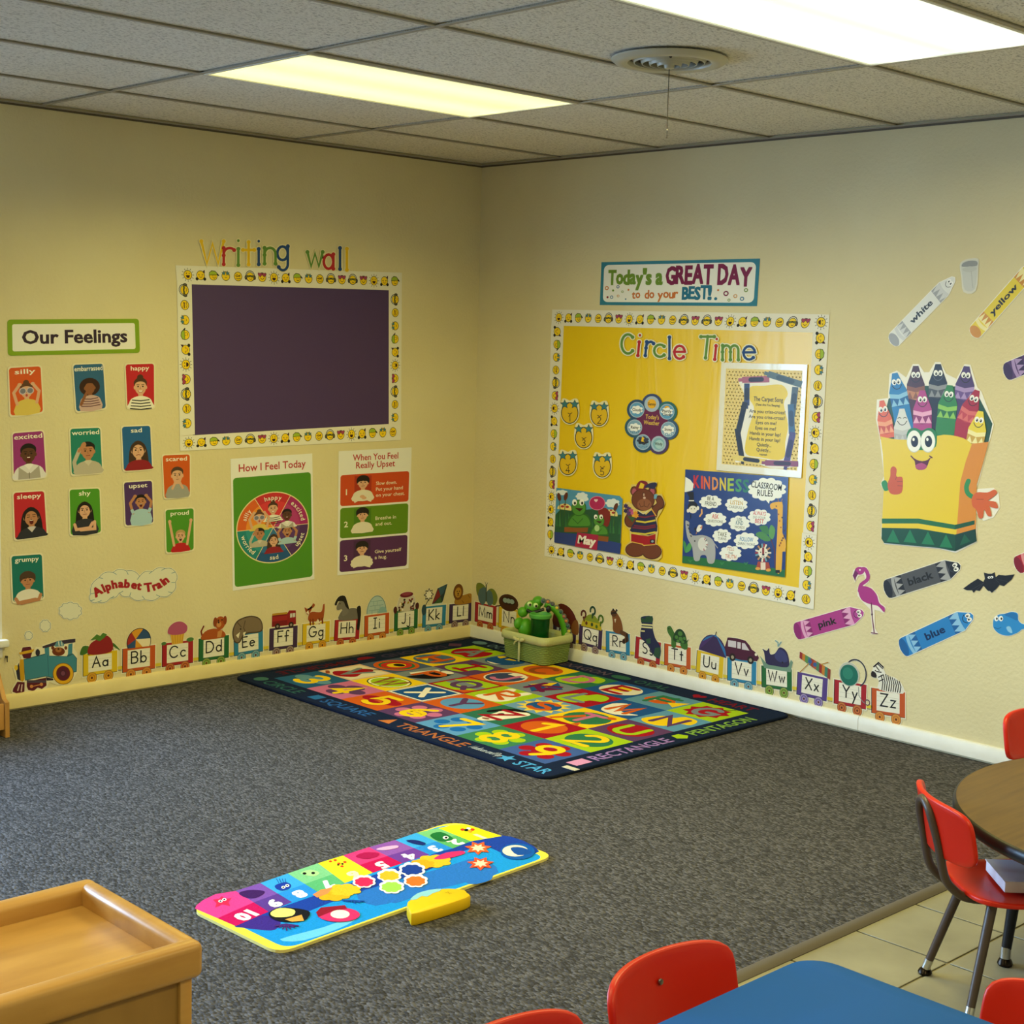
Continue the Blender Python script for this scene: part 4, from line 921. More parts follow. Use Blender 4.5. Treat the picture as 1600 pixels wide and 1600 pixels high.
def top_M(A):
    A.poly(sm([(8, 26), (4, 56), (22, 64), (44, 56), (50, 38), (30, 14)], 3), '#6E7A2E').poly(sm([(94, 4), (104, 30), (86, 52), (64, 50), (56, 34), (72, 8)], 3), '#6E7A2E').poly(sm([(16, 10), (18, 40), (46, 52), (52, 16), (36, -6)], 3), '#4E6872').poly(sm([(52, 16), (56, 44), (76, 42), (84, 12), (66, -4)], 3), '#4E6872').line([(50, 60), (52, 10)], 5, '#3A4640').line([(50, 60), (44, 70)], 1.6, BK).line([(50, 60), (58, 70)], 1.6, BK)
def top_N(A):
    A.ell(46, 18, 46, 28, '#42200F', 22).ell(46, 24, 34, 14, '#2A140A', 18)
    for x in (30, 46, 62): A.ell(x, 24, 11, 8, '#8FA3A4', 12)
    A.line([(-14, -2), (10, 4)], 4, '#42200F').line([(84, 10), (110, -20)], 4, '#42200F').line([(96, -8), (104, 2)], 3, '#42200F')
def top_P(A):
    A.poly(sm([(0, -20), (6, 30), (30, 52), (70, 44), (98, 14), (104, -30), (70, -24)], 3), '#5A1E16'); A.poly(sm([(78, -30), (84, 0), (100, 12), (110, -4), (108, -34)], 3), '#7A4A22')
def top_Q(A):
    A.poly(ell(52, -4, 44, 40, 16, 0, 180), '#B9A81E').poly(ell(52, 4, 34, 36, 14, 20, 160), '#7F8F2A')
    for x, y, r, c in ((16, 34, 16, '#5B2A1C'), (54, 52, 17, '#22402C'), (90, 32, 16, '#4C6A24')):
        A.line(ell(x, y, r*.6, r*.7, 12, 200, -90), 7, c); A.line([(x, y-r*.6), (x+(4 if x < 40 else 0), y-r*1.3)], 6, c); A.ell(x+(14 if x < 40 else 0 if x < 80 else -16), 8-(x > 80)*3, 5, 6, c)
def top_R(A):
    A.poly(sm([(32, 2), (30, 30), (26, 54), (34, 66), (50, 58), (66, 36), (72, 6), (60, -4)], 3), '#7A4A22'); A.ell(34, 58, 13, 11, '#553418').poly([(22, 54), (46, 58), (44, 64), (24, 60)], BK).ell(32, 69, 4, 4, BK).ell(46, 68, 4, 4, BK).poly([(36, 40), (44, 42), (40, 28)], '#D8CBB4')
    A.line([(66, 2), (86, -4), (88, -18), (76, -25)], 15, '#5A3A22')
    for p in ((89, -6), (88, -19), (76, -25)): A.ell(*p, 4, 8, BK)
def top_S(A):
    A.poly(sm([(18, 2), (20, 40), (16, 62), (60, 72), (62, 44), (76, 10), (100, -14), (98, -48), (76, -44), (44, -14)], 3), '#24284E'); A.poly([(17, 46), (15, 62), (32, 58), (34, 66), (60, 74), (62, 54), (40, 50)], '#264A34')
    for y in (32, 40): A.line([(19, y), (62, y+6)], 4.4, '#DCD6A0', cap=False)
    A.line([(20, 20), (34, 22)], 4, '#DCD6A0', cap=False); A.poly([(74, -44), (78, -20), (98, -14), (100, -48)], '#2B4E3A').poly([(40, -2), (58, 6), (60, -10), (46, -14)], '#2F5640')
def top_T(A):
    A.poly(sm([(28, -6), (26, 18), (14, 32), (10, 48), (22, 54), (32, 44), (44, 24), (44, -6)], 3), '#3F6B2C'); A.poly(sm([(60, 16), (84, 20), (88, -6), (66, -6)], 2), '#3F6B2C').poly([(80, 14), (92, 24), (84, 6)], '#3F6B2C'); A.poly(sm([(34, 14), (42, 40), (60, 50), (78, 38), (84, 12), (60, 8)], 4), '#1F3F22')
    for x, y, r in ((60, 36, 9), (46, 24, 7), (62, 21, 8), (76, 24, 6), (52, 13, 6), (70, 13, 6)): A.ell(x, y, r, r*.8, '#4C7C3A', 8)
    A.ell(17, 45, 2, 2, BK)
def top_U(A):
    P = ell(58, -6, 52, 62, 20, 2, 172); A.poly(P, '#3A2A56'); cs = ['#2E6FB0', '#46306A']
    for k in range(6): A.poly([(66, 58)]+ell(58, -6, 50, 58, 4, 3+28*k, 3+28*(k+1)), cs[k % 2])
    A.line([(66, 58), (68, 66)], 3, BK)
def top_V(A):
    A.poly(sm([(-4, 2), (-2, 48), (8, 56), (62, 54), (84, 32), (100, 24), (102, 2)], 2), '#4A1834')
    for a in ((2, 30, 30, 48), (34, 29, 46, 47)): A.rect(*a, '#C9C3D2')
    A.poly([(50, 28), (50, 46), (60, 46), (76, 28)], '#C9C3D2')
    for x in (18, 80): A.ell(x, 2, 11, 11, BK).ell(x, 2, 5, 5, '#A59A86')
    A.ell(98, 20, 4, 4, '#E8E2D4')
def top_W(A):
    A.poly([(-4, 26), (10, -6), (96, -8), (104, 20), (98, 26), (88, 8), (14, 10)], '#6F8F80'); A.poly(sm([(16, 8), (10, 36), (4, 46), (18, 42), (26, 50), (30, 34), (46, 38), (62, 56), (84, 46), (92, 18), (84, 4), (40, 4)], 3), '#2F2850'); A.poly(sm([(44, 30), (60, 50), (80, 42), (86, 20), (60, 16)], 3), '#3A3C72'); A.line([(56, 58), (56, 68), (48, 72)], 4, '#7F9FA6').line([(58, 60), (66, 70)], 4, '#7F9FA6'); A.ell(70, 16, 2.4, 2.4, BK)
def top_X(A):
    cs = ['#8E2A26', '#C07A2A', '#5E8A4A', '#3F7A86', '#8E3A2A', '#B5542A', '#4C7A5A', '#8E2A26', '#C07A2A', '#3F7A6A', '#8E3A2A']
    n = len(cs)
    for k in range(n):
        x0, x1 = 4+k*9.4, 4+(k+1)*9.4; f = lambda x: 50-.36*x; w0 = lambda x: 9+.05*x
        A.poly([(x0, f(x0)+w0(x0)), (x1, f(x1)+w0(x1)), (x1, f(x1)-w0(x1)), (x0, f(x0)-w0(x0))], cs[k]); A.n -= DN
    A.n += DN; A.line([(8, 0), (40, 34)], 3, '#B58A3A').line([(76, 34), (98, 44)], 3, '#B58A3A').ell(40, 36, 6, 6, '#3A5A9A').ell(56, 30, 6, 6, '#3A5A9A')
def top_Y(A):
    A.line(ell(66, 26, 32, 36, 22, -60, 210), 4, '#3A3846'); A.ell(46, 20, 32, 32, '#B9BDB6', 24).ell(46, 18, 28, 28, '#1E6A5E', 24).ell(42, 22, 16, 16, '#2F8070', 18)
    A.line([(76, -10), (78, -32), (90, -46), (98, -50)], 2, '#7A8088'); A.line(_o(104, -46, 7), 3.2, '#6A4A58')
def top_Z(A):
    b = sm([(24, -2), (24, 20), (14, 30), (4, 36), (6, 52), (20, 66), (34, 58), (46, 38), (70, 34), (90, 20), (94, -4)], 3); A.poly(b, '#E4E2DC'); A.poly(sm([(0, 30), (2, 44), (14, 40), (16, 28)], 2), BK)
    for k in range(9): x = 34+k*6.6; y = 40-abs(k-2)*2.2; A.line([(x-4, y), (x+1, y*.5), (x-2, -2)], 2.8, BK)
    for p, q in (((14, 58), (24, 48)), ((20, 64), (34, 54)), ((16, 44), (30, 44)), ((22, 30), (36, 38)), ((24, 20), (36, 26))): A.line([p, q], 2.8, BK)
    A.line([(8, 56), (22, 68), (36, 58)], 4, BK); A.ell(13, 46, 2, 2, BK)
def car(plane, L, col, TL, TR, BLp, what, z=(0, 0, 1), ky=1.0):
    a, b, c = [Vector(plane.px(*p)) for p in (TL, TR, BLp)]
    w = (b-a).length; hh = (c-a).length/w*100; ang = math.atan2((b-a).y, (b-a).x); fc = FC[col]
    A = Art(plane, .0008); A.frame(c.x, c.y, w/100, ang=ang)
    halo = '#E6E1CE'
    for x in (26, 74): A.slab(ell(x, -7, 17.5, 17.5, 20), .0008, halo); A.n -= .0008-DN*.5
    A.slab([(-3, -3), (103, -3), (103, hh+3), (-3, hh+3)], .0008, halo)
    t = root('train_car', A, '%s train car cutout lettered %s%s carrying %s' % (FN[col], L, L.lower(), what), 'train cutout', 'alphabet train cars')
    if L not in 'LZ': A.rect(101, 5, 119, 14, '#D8C23A'); A.line([(103, 3), (118, 3)], 1.2, '#6A5A20', cap=False)
    A.rect(0, 0, 100, hh, fc); A.rect(0, 0, 2, hh, BK).rect(0, 0, 100, 1.2, BK); A.n += DN
    A.build('car_frame', t)
    B = Art(plane).like(A); B.rect(16, 9, 84, hh-6, '#E9E6DC')
    for y in (.26, .5, .74): B.line([(17, 9+(hh-15)*y), (83, 9+(hh-15)*y)], .7, '#B9B7B0', cap=False)
    B.build('letter_panel', t)
    C = Art(plane).like(B); sz = (hh-15)*.62; ww = GL[L][0]+GL[L.lower()][0]+.3
    write(C, L+L.lower(), 50, 9+(hh-15)*.27, sz, 4.0, '#16161C', gap=.3, w=min(58, ww*sz*1.0), al='c')
    C.build('letters', t)
    D = Art(plane).like(C); D.n += DN; D.fc = fc
    g = D.f; D.f = lambda x, y: g(x, hh+y*ky); globals()['top_'+L](D); D.build('cargo_picture', t)
    Hh = Halo(plane, .0009); Hh.hc = halo; Hh.f = D.f; globals()['top_'+L](Hh); Hh.build('cut_edge', t)
    w1, w2 = WC[col]
    for x in (26, 74):
        W = Art(plane, D.n); W.f = g; W.ell(x, -7, 15, 15, '#7A5A3A' if col in 'yor' else '#4A4A44', 22).ell(x, -7, 13.6, 13.6, w1, 22).ell(x, -7, 9.5, 9.5, w2, 18).ell(x, -7, 7, 7, w1, 16).ell(x, -7, 3.2, 3.2, '#5A2A1A', 10); W.build('wheel', t)
for L, col, TL, TR, B_, what in [
    ('A', 'y', (127, 1023), (181, 1016), (129, 1057), 'a big red apple'), ('B', 'o', (190, 1014), (241.6, 1007.6), (190.5, 1051.4), 'a beach ball'),
    ('C', 'r', (252, 1006), (301, 999.6), (252.4, 1042.4), 'a pink cupcake'), ('D', 'g', (309.6, 998.1), (357.2, 992), (309.6, 1034), 'a brown dog'),
    ('E', 'b', (365.1, 992), (411, 984.5), (365, 1025.6), 'a grey elephant'), ('F', 'p', (419.9, 982.4), (464, 977.1), (420, 1017), 'a fire truck'),
    ('G', 'y', (471, 975.4), (513.9, 970), (471.5, 1008.6), 'a brown goat'), ('H', 'r', (520.9, 968.9), (560.8, 965.8), (520.9, 1002), 'a grey horse'),
    ('I', 'o', (568.4, 962.3), (607.4, 957), (568.4, 995.5), 'an igloo'), ('J', 'g', (614.9, 955.3), (652, 950.4), (615, 986.8), 'a jar of jelly beans'),
    ('K', 'b', (658, 948.6), (694.9, 944.8), (658.7, 981.2), 'a kite'), ('L', 'p', (700.7, 944.4), (736.4, 940.6), (700.7, 974.5), 'a lion')]:
    car(WL, L, col, TL, TR, B_, what)
for L, col, TL, TR, B_, what in [
    ('M', 'r', (741.8, 939.9), (775.4, 947.4), (741.8, 971), 'a moth'), ('N', 'y', (778.9, 947), (812, 954), (778.9, 980.1), 'a nest of eggs'), ('P', 'p', (864, 966), (900, 974), (864, 998), 'a maroon shape behind the basket toys'),
    ('Q', 'p', (904.2, 974.4), (940.4, 983.7), (904, 1006), 'question marks'), ('R', 'b', (947.4, 985.4), (985, 991), (946.9, 1018.5), 'a raccoon'),
    ('S', 'r', (992.5, 993.6), (1031.9, 1004), (991.7, 1028.3), 'a sock'), ('T', 'o', (1038.4, 1005), (1079.9, 1012), (1037.9, 1039), 'a turtle'),
    ('U', 'y', (1086.9, 1015), (1128.9, 1025), (1087.4, 1050), 'an umbrella'), ('V', 'b', (1135.9, 1026.4), (1181.3, 1034), (1136.4, 1062.8), 'a van'),
    ('W', 'g', (1190.3, 1039.7), (1237.9, 1046), (1190.3, 1073.4), 'a whale'), ('X', 'u', (1244.6, 1049), (1292, 1059.4), (1244.6, 1085), 'a xylophone'),
    ('Y', 'r', (1302.8, 1061), (1353.4, 1070), (1302.8, 1099), 'a yoyo'), ('Z', 'o', (1362, 1074.4), (1415, 1082), (1361.6, 1113.8), 'a zebra')]:
    car(WR, L, col, TL, TR, B_, what)
# ------------------------------------------------------------------ the yellow circle-time board
po = [(863.4, 483.5), (1296.6, 491.6), (1272, 952), (851, 868.5)]; pin = [(881.4, 509), (1270.5, 519.5), (1248, 919), (867, 847.5)]
A = Art(WR, .0008); A.zoom(0, 0); A.slab([(878, 505), (1275, 515), (1252, 923), (863, 844)], .0006, board_mat('glossy_yellow_board_paper', '#E9C404', .3, .22, 4.5, .9))
bd = root('bulletin_board', A, 'yellow paper bulletin board framed by smiley border strips under the great day sign', 'bulletin board'); A.build('board_paper', bd)
nb = A.n+.0002
strip(bd, WR, [po[0], (1277, 491), pin[1], (862, 508.5)], CYC*2+['head', 'heart', 'sun', 'girl', 'cap', 'star', 'wink', 'head', 'heart'], 0, nb, .01, .99)
strip(bd, WR, [(852, 846), (1252, 919), (1249, 947), po[3]], (CYC*4)[:23], 0, nb, .01, .99)
strip(bd, WR, [(862, 507), pin[0], (867.5, 849), (852, 847)], (cyc('girl', 14)+['sun', 'girl', 'cap'])[:17], -90, nb+.0003, 0, .99)
strip(bd, WR, [(1272, 490.8), po[1], (1277, 836), (1255.5, 832)], CYC*2, -90, nb+.0003, .0, 1)
strip(bd, WR, [(1254, 832), (1277, 836.5), po[2], (1247, 947)], cyc('sun', 5), -90, nb+.0012, .02, .98)
NB = nb+.004

# heading letters
zz = (1000, 480, .175)
Z2 = (840, 380, .3)
W_ = [('C', 'g', 442, 575, 100, .75, Z2), ('i', 'r', 521, 585, 128, 1, Z2), ('r', 'b', 566, 585, 130, .8, Z2), ('c', 'g', 612, 592, 118, .95, Z2), ('l', 'b', 686, 600, 110, 1, Z2), ('e', 'r', 716, 602, 125, .85, Z2),
      ('T', 'g', 845, 597, 110, .9, Z2), ('i', 'r', 921, 605, 128, 1, Z2), ('m', 'g', 968, 607, 135, .85, Z2), ('e', 'b', 1076, 606, 128, .9, Z2)]
names = ['green capital letter C starting the heading', 'red letter i between the C and the blue r', 'dark blue letter r in the word Circle', 'green small letter c in the word Circle', 'dark blue letter l in the word Circle', 'red letter e ending the word Circle',
         'green capital letter T starting the word Time', 'red letter i between the T and the m', 'green letter m in the word Time', 'dark blue letter e ending the word Time']
for (ch, c, x, y, h, sx, z), nm in zip(W_, names): cut_letter(WR, ch, c, x, y, h, nm+' on the yellow board', NB, 'letters of the circle time heading', rim='#E9E6CE', zoom=z, sx=sx, slant=.1 if ch in 'iTr' else 0)

# five numbered faces
for num, (x, y), where in zip('12345', [(891.7, 642.5), (937.8, 646), (913.5, 681), (888.7, 722.7), (942.4, 726.5)], ['upper face by the border', 'beside face 1', 'in the middle', 'over the May picture', 'above the bear']):
    A = Art(WR, NB); A.zoom(x, y, .15)
    A.slab(sm([(-100, -20), (-80, -125), (-40, -130), (0, -110), (40, -130), (85, -120), (100, -20), (90, 70), (50, 125), (0, 140), (-50, 125), (-90, 70)], 3), .001, '#E9E3C0')
    A.ell(0, 18, 90, 112, BLK, 30).ell(0, 18, 82, 104, '#E0B818', 30)
    for q in (-1, 1):
        A.poly([(p[0], -p[1]) for p in star(q*52, 72, 52, 24)], BLK).poly([(p[0], -p[1]) for p in star(q*52, 72, 42, 19)], '#3A7C8E')
    A.line([(-18, 18), (2, 32), (24, 16)], 7, BLK)
    t = root('number_face', A, 'yellow face cutout with blue star glasses numbered %s, %s' % (num, where), 'face cutout', 'numbered faces on the yellow board'); A.build('face_card', t)
    B = Art(WR).like(A); write(B, num, 0, 104, 64, 7, BLK, flip=-1, al='c'); B.build('number', t)

# today's weather wheel
A = Art(WR, NB); A.zoom(840, 560, .15)
C0 = (1200, 690); cs = [(1200, 475), (1358, 555), (1372, 740), (1270, 890), (1108, 872), (1022, 718), (1045, 535)]
t = root('weather_wheel', Art(WR, NB).zoom(840, 560, .15).slab(ell(1200, 690, 200, 200), .001, '#2E5A66'), "flower-shaped Today's Weather wheel with seven picture circles", 'weather chart')
for i, (x, y) in enumerate(cs): A.slab(ell(x, y, 105, 108, 22), .001, ['#3A4A7C', '#2E6A72', '#3A5A80', '#4A3A6C', '#2A4A6C', '#2E5A72', '#2C4C72'][i]); A.n -= .001
A.slab(ell(1200, 690, 170, 170, 24), .001, '#6A2450'); A.build('petals', t)
B = Art(WR).like(A)
B.text("Today's", 1203, 632, 46, '#E8C84A', w=140, flip=-1, ang=4, bold=.01).text('Weather', 1196, 692, 46, '#E8C84A', w=165, flip=-1, ang=4, bold=.01); B.build('heading', t)
WN = ['Sunny', 'Partly\nCloudy', 'Snowy', 'Windy', 'Stormy', 'Rainy', 'Cloudy']
for i, (x, y) in enumerate(cs):
    C = Art(WR, B.n); C.f = B.f; C.ell(x, y, 78, 82, '#A9BDD6', 24)
    if i == 0: C.ell(x, y-2, 46, 50, '#E9B01E', 20)
    elif i == 3: C.ell(x, y, 60, 62, '#7FB0C2', 20).ell(x+8, y+6, 44, 46, '#A9CBD4', 20)
    else:
        C.ell(x, y, 70, 74, '#5E9CCB' if i in (1, 6) else '#7FA4C4', 22)
        if i == 1: C.ell(x, y-35, 30, 26, '#E9A81E', 14)
        cc = '#3A4258' if i == 4 else '#EEF0F2'; C.poly(cloudpts(x, y-(16 if i == 4 else 0), 58, 40, 7, .25), cc)
        if i == 4: C.poly([(x-8, y-60), (x+16, y-40), (x+4, y-20), (x+20, y+4), (x-20, y-8)], '#E9C01E')
        if i in (2, 5, 4):
            for k in range(5): C.ell(x-40+20*k, y+46+6*(k % 2), 5, 8, '#E4ECF2' if i == 2 else '#3F76A8', 6)
    ls = WN[i].split('\n')
    for k, l in enumerate(ls): C.text(l, x, y+14+34*k-(6 if len(ls) > 1 else 0), 30, '#141414', w=len(l)*16, flip=-1, ang=4, bold=.02)
    C.build('weather_circle', t)

# May picture with two frogs
A = Art(WR, NB, 'gloss'); A.zoom(840, 720, .15)
out = [(205, 280), (865, 366), (895, 400), (868, 970), (183, 848)]
A.slab(out, .0008, '#4E93BE', '#E4E2DA')
t = root('month_picture', A, 'May picture card of two frogs on logs among cattails', 'picture card')
for x, y, rx, ry in ((260, 330, 60, 26), (470, 370, 60, 40), (790, 440, 70, 44), (500, 400, 40, 20)): A.poly(cloudpts(x, y, rx, ry, 7, .2), '#DDE6EA')
A.poly([(196, 560), (300, 450), (420, 520), (600, 500), (760, 560), (884, 560), (868, 970), (183, 848)], '#24543A'); A.poly([(184, 740), (420, 760), (880, 860), (868, 970), (183, 848)], '#2A3F86')
for k in range(22):
    x = 200+k*31; y = 620+k*4; A.poly([(x, y+60), (x+10, y-80-20*(k % 3)), (x+22, y+60)], ['#2F6B3C', '#3C7A44', '#255A34'][k % 3])
A.build('pond_scene', t)
B = Art(WR, 0, 'gloss').like(A)
for x, y in ((290, 500), (770, 560)): B.poly(ell(x, y, 75, 55, 16, 180, 380), '#E8D48A'); B.ell(x-20, y-26, 18, 12, '#A02A26').ell(x+30, y-20, 18, 12, '#A02A26').ell(x+5, y-46, 14, 8, '#A02A26')
B.poly(sm([(640, 520), (720, 490), (770, 560), (745, 680), (690, 660)], 3), '#7E2420')
for x, y, a in ((235, 375, -12), (305, 370, 14), (825, 480, 20)): B.line([(x, y), (x+(-a)*1.2, y+200)], 7, '#3C5A2C'); B.ell(x, y, 20, 44, '#5E2C1E', 14, a)
B.build('reeds', t)
def frog(F, x, y, k):
    g = F.sub(x, y, k); G, G2 = '#4C8C34', '#2E6428'
    F.poly(sm([(-120, 80), (-90, -10), (-40, -40), (60, -40), (110, 0), (130, 90), (60, 100), (-60, 100)], 3), G2); F.poly(sm([(-105, 72), (-70, 0), (-30, -26), (50, -26), (96, 10), (112, 76), (40, 84), (-50, 84)], 3), G)
    F.line([(-60, 10), (-10, 60), (40, 10)], 8, G2); F.ell(0, -96, 74, 82, G2).ell(0, -96, 66, 74, G).poly([(-40, -96), (44, -90), (10, -60)], '#3A1A1A')
    for q in (-1, 1): F.ell(q*36-6, -150, 24, 32, '#F2F2EA').ell(q*36-2, -142, 11, 15, '#141414')
    F.f = g
Lg = Art(WR, 0, 'gloss').like(B); Lg.poly([(290, 690), (540, 690), (530, 745), (288, 740)], '#8C5226').poly([(545, 770), (750, 790), (745, 845), (640, 830)], '#8C5226'); Lg.build('log', t)
F = Art(WR, 0, 'gloss').like(Lg); frog(F, 440, 590, 1.05); F.build('frog', t)
F2 = Art(WR, 0, 'gloss').like(F); frog(F2, 650, 700, .78); F2.ell(630, 700, 26, 34, '#A9CC8A'); F2.build('frog', t)
B = Art(WR, 0, 'gloss').like(F2); B.ell(632, 440, 84, 74, '#E08AA8', 24).ell(632, 440, 78, 68, '#B0245E', 24).poly([(p[0], 2*412-p[1]) for p in heart(620, 412, 20)], '#E8C8D0'); B.build('balloon', t)
B = Art(WR, 0, 'gloss').like(B); B.poly([(425, 745), (645, 772), (630, 930), (400, 890)], '#A8204A'); B.text('May', 520, 868, 84, '#F2E8E0', w=180, ang=9, bold=.05, flip=-1); B.build('month_label', t)

# bear
A = Art(WR, NB); A.zoom(840, 720, .15); BR, BD = '#6E3A1E', '#4A2412'
out = [(905, 450), (960, 430), (1000, 470), (975, 330), (990, 250), (1050, 250), (1080, 205), (1250, 225), (1230, 300), (1240, 350), (1300, 350), (1335, 440), (1300, 520), (1250, 600), (1260, 740), (1240, 860), (1300, 920), (1300, 1000), (1260, 1035), (960, 1000), (915, 950), (930, 880), (980, 840), (970, 720), (915, 660), (915, 560)]
A.slab(grow(out, 10), .001, '#D9C06A')
t = root('bear_cutout', A, 'brown bear cutout in cap, striped shirt and red shorts holding flowers', 'bear cutout'); A.build('card_backing', t)
B = Art(WR).like(A)
B.ell(1030, 925, 108, 78, BD).ell(1200, 945, 104, 82, BD).ell(1030, 922, 100, 70, BR).ell(1200, 942, 96, 74, BR); B.ell(975, 620, 62, 75, BD).ell(978, 618, 55, 68, BR); B.poly(sm([(1200, 480), (1250, 440), (1230, 380), (1290, 360), (1330, 430), (1320, 490), (1270, 520), (1250, 590), (1210, 560)], 3), BD).poly(sm([(1210, 490), (1256, 444), (1244, 400), (1286, 372), (1320, 432), (1306, 484), (1262, 512), (1242, 570), (1216, 545)], 3), BR)
B.build('body', t)
C = Art(WR).like(B); C.poly(sm([(1050, 520), (1140, 560), (1200, 510), (1245, 620), (1255, 730), (1170, 775), (1060, 765), (970, 725), (1030, 620)], 2), '#26284A')
for k, c in enumerate(['#7A2438', '#D8C23E', '#7A2438', '#7A2438', '#D8C23E']):
    y = (580, 632, 680, 700, 755)[k]; x0 = (1035, 1035, 1015, 1000, 985)[k]; C.line([(x0, y-6), (1130, y+8), (1240, y-14)], 18 if c != '#7A2438' else 15, c, cap=False)
C.line([(1060, 520), (1110, 552), (1160, 520)], 8, '#D8D4B8', cap=False).line([(1196, 500), (1245, 575)], 12, '#D8A23E', cap=False); C.build('shirt', t)
C = Art(WR).like(C); C.poly([(985, 760), (1160, 785), (1240, 760), (1235, 870), (1115, 880), (1105, 868), (985, 845)], '#A3161C').line([(985, 842), (1104, 868), (1112, 880), (1235, 872)], 9, '#E0B04A', cap=False).rect(1180, 820, 1232, 858, '#2A1A1E'); C.ell(1207, 838, 14, 12, '#8FA0B0'); C.build('shorts', t)
C = Art(WR).like(C)
for x in (1018, 1205): C.ell(x, 315, 42, 52, BD).ell(x, 318, 36, 46, BR).ell(x, 322, 24, 36, '#B0586A')
C.ell(1110, 405, 122, 116, BD, 28).ell(1110, 405, 114, 108, BR, 28).ell(1122, 455, 75, 62, '#8E5636', 24).line([(1070, 440), (1085, 480), (1120, 470), (1120, 420)], 5, BD).line([(1120, 470), (1155, 482), (1175, 445)], 5, BD).ell(1115, 350, 13, 22, BD).ell(1118, 353, 8, 16, '#C9A48E').ell(1124, 385, 14, 11, '#D9B8A4'); C.build('head', t)
D = Art(WR).like(C); D.poly(sm([(1035, 300), (1050, 235), (1090, 205), (1150, 220), (1160, 270), (1110, 296)], 3), '#7A2028').poly([(1062, 285), (1085, 225), (1125, 245), (1110, 290)], '#E0BE2A').poly(sm([(1125, 275), (1160, 240), (1230, 224), (1255, 245), (1220, 295), (1170, 280)], 3), '#2E2E50'); D.build('cap', t)
D = Art(WR).like(C)
for x, y, c in ((930, 470, '#3A2A5E'), (960, 500, '#4A3068'), (930, 520, '#2E2A50'), (985, 520, '#B04A78'), (1000, 545, '#C05A88'), (1030, 545, '#E0982A'), (1015, 575, '#E0A83A'), (960, 545, '#5A3A70'), (1040, 570, '#E0982A')): D.poly(star(x, y, 30, 18, 6), c)
D.poly([(940, 570), (1030, 590), (1000, 640)], '#3C5A34').poly([(1225, 350), (1260, 345), (1250, 395), (1222, 395)], '#6FA6C4'); D.build('flowers', t)

# carpet song sheet in a plastic sleeve
A = Art(WR, NB, 'gloss'); A.quad((1128.7, 566.4), (1263, 569.7), (1253.4, 746.9), (1120.8, 734.4), 100, 130)
A.slab([(0, 0), (100, 0), (100, 130), (0, 130)], .0012, board_mat('clear_glossy_sleeve', '#E8E6DE', .16, .06, 8, 5)); 
t = root('song_sheet', A, 'The Carpet Song sheet in a clear sleeve with a border of crayons', 'song sheet'); A.build('sleeve', t)
B = Art(WR, 0, 'gloss').like(A); B.rect(6, 8, 95, 123, '#E2C873')
for i in range(22):
    for j in range(28):
        B.n -= DN; B.ell(8.5+i*4.0+(2 if j % 2 else 0), 10+j*4.05, .8, .8, '#F0E7C4', 6)
B.n += 2*DN
hl = sm([(22, 112), (45, 110), (66, 118), (92, 108), (88, 92), (84, 60), (88, 20), (94, 14), (70, 8), (40, 14), (22, 12), (30, 30), (24, 55), (34, 80), (28, 96)], 4)
B.poly(hl, '#ECE9E2'); B.poly(sm([(36, 102), (52, 104), (72, 106), (80, 96), (76, 84), (82, 60), (80, 40), (78, 20), (50, 20), (34, 24), (36, 50), (42, 76), (36, 88)], 4), '#E6C91E'); B.build('printed_sheet', t)
B2 = Art(WR, 0, 'gloss').like(B)
def wcray(a, b, wd, c, cl, tip=None):
    a, b = Vector(a), Vector(b); d = (b-a).normalized(); B2.line([a, b], wd, c, cap=False); B2.line([b, b+d*wd*.6], wd*.55, tip or c, cap=False); m_ = a.lerp(b, .48); B2.line([m_-d*(b-a).length*.2, m_+d*(b-a).length*.2], wd*.74, cl)
wcray((58, 112), (26, 110), 7.5, '#A85A72', '#2A1620'); wcray((95, 107), (56, 118), 7.5, '#54686E', '#3A4A50'); wcray((32, 106), (33, 80), 6.5, '#2A3A66', '#1C1E2A'); wcray((31, 84), (24, 46), 6.5, '#1E2026', '#14151A'); wcray((23, 52), (31, 14), 6.5, '#1E2026', '#15161C')
wcray((88, 104), (86, 70), 7, '#4C5A62', '#2A3438'); wcray((84, 84), (87, 50), 7, '#38608C', '#2A3C5A'); wcray((88, 52), (82, 12), 7, '#4A4080', '#2E2A56'); wcray((60, 15), (22, 17), 6.5, '#E2CC6A', '#1C1A1C'); wcray((96, 16), (58, 14), 6.5, '#8C4A72', '#3A2640')
B2.build('crayon_border', t)
C = Art(WR, 0, 'gloss').like(B2)
SONG = [('The Carpet Song', 86, 5.4, 34), ('(Tune: Are You Sleeping)', 80.5, 2.8, 28), ('Are you criss-cross?', 72, 4.2, 42), ('Are you criss-cross?', 65.5, 4.2, 42), ('Eyes on me?', 59, 4.2, 24), ('Eyes on me?', 52.5, 4.2, 24), ('Hands in your lap!', 46, 4.2, 36), ('Hands in your lap!', 39.5, 4.2, 36), ('Quietly...', 33, 4.2, 17), ('Quietly...', 27, 4.2, 17), ('repeat', 22.5, 2.6, 9)]
for s_, y, h, w_ in SONG: C.text(s_, 58-(86-y)*.04, y, h, '#16140E', w=w_, bold=.01); C.n -= DN
C.n += DN; C.build('lyrics', t)

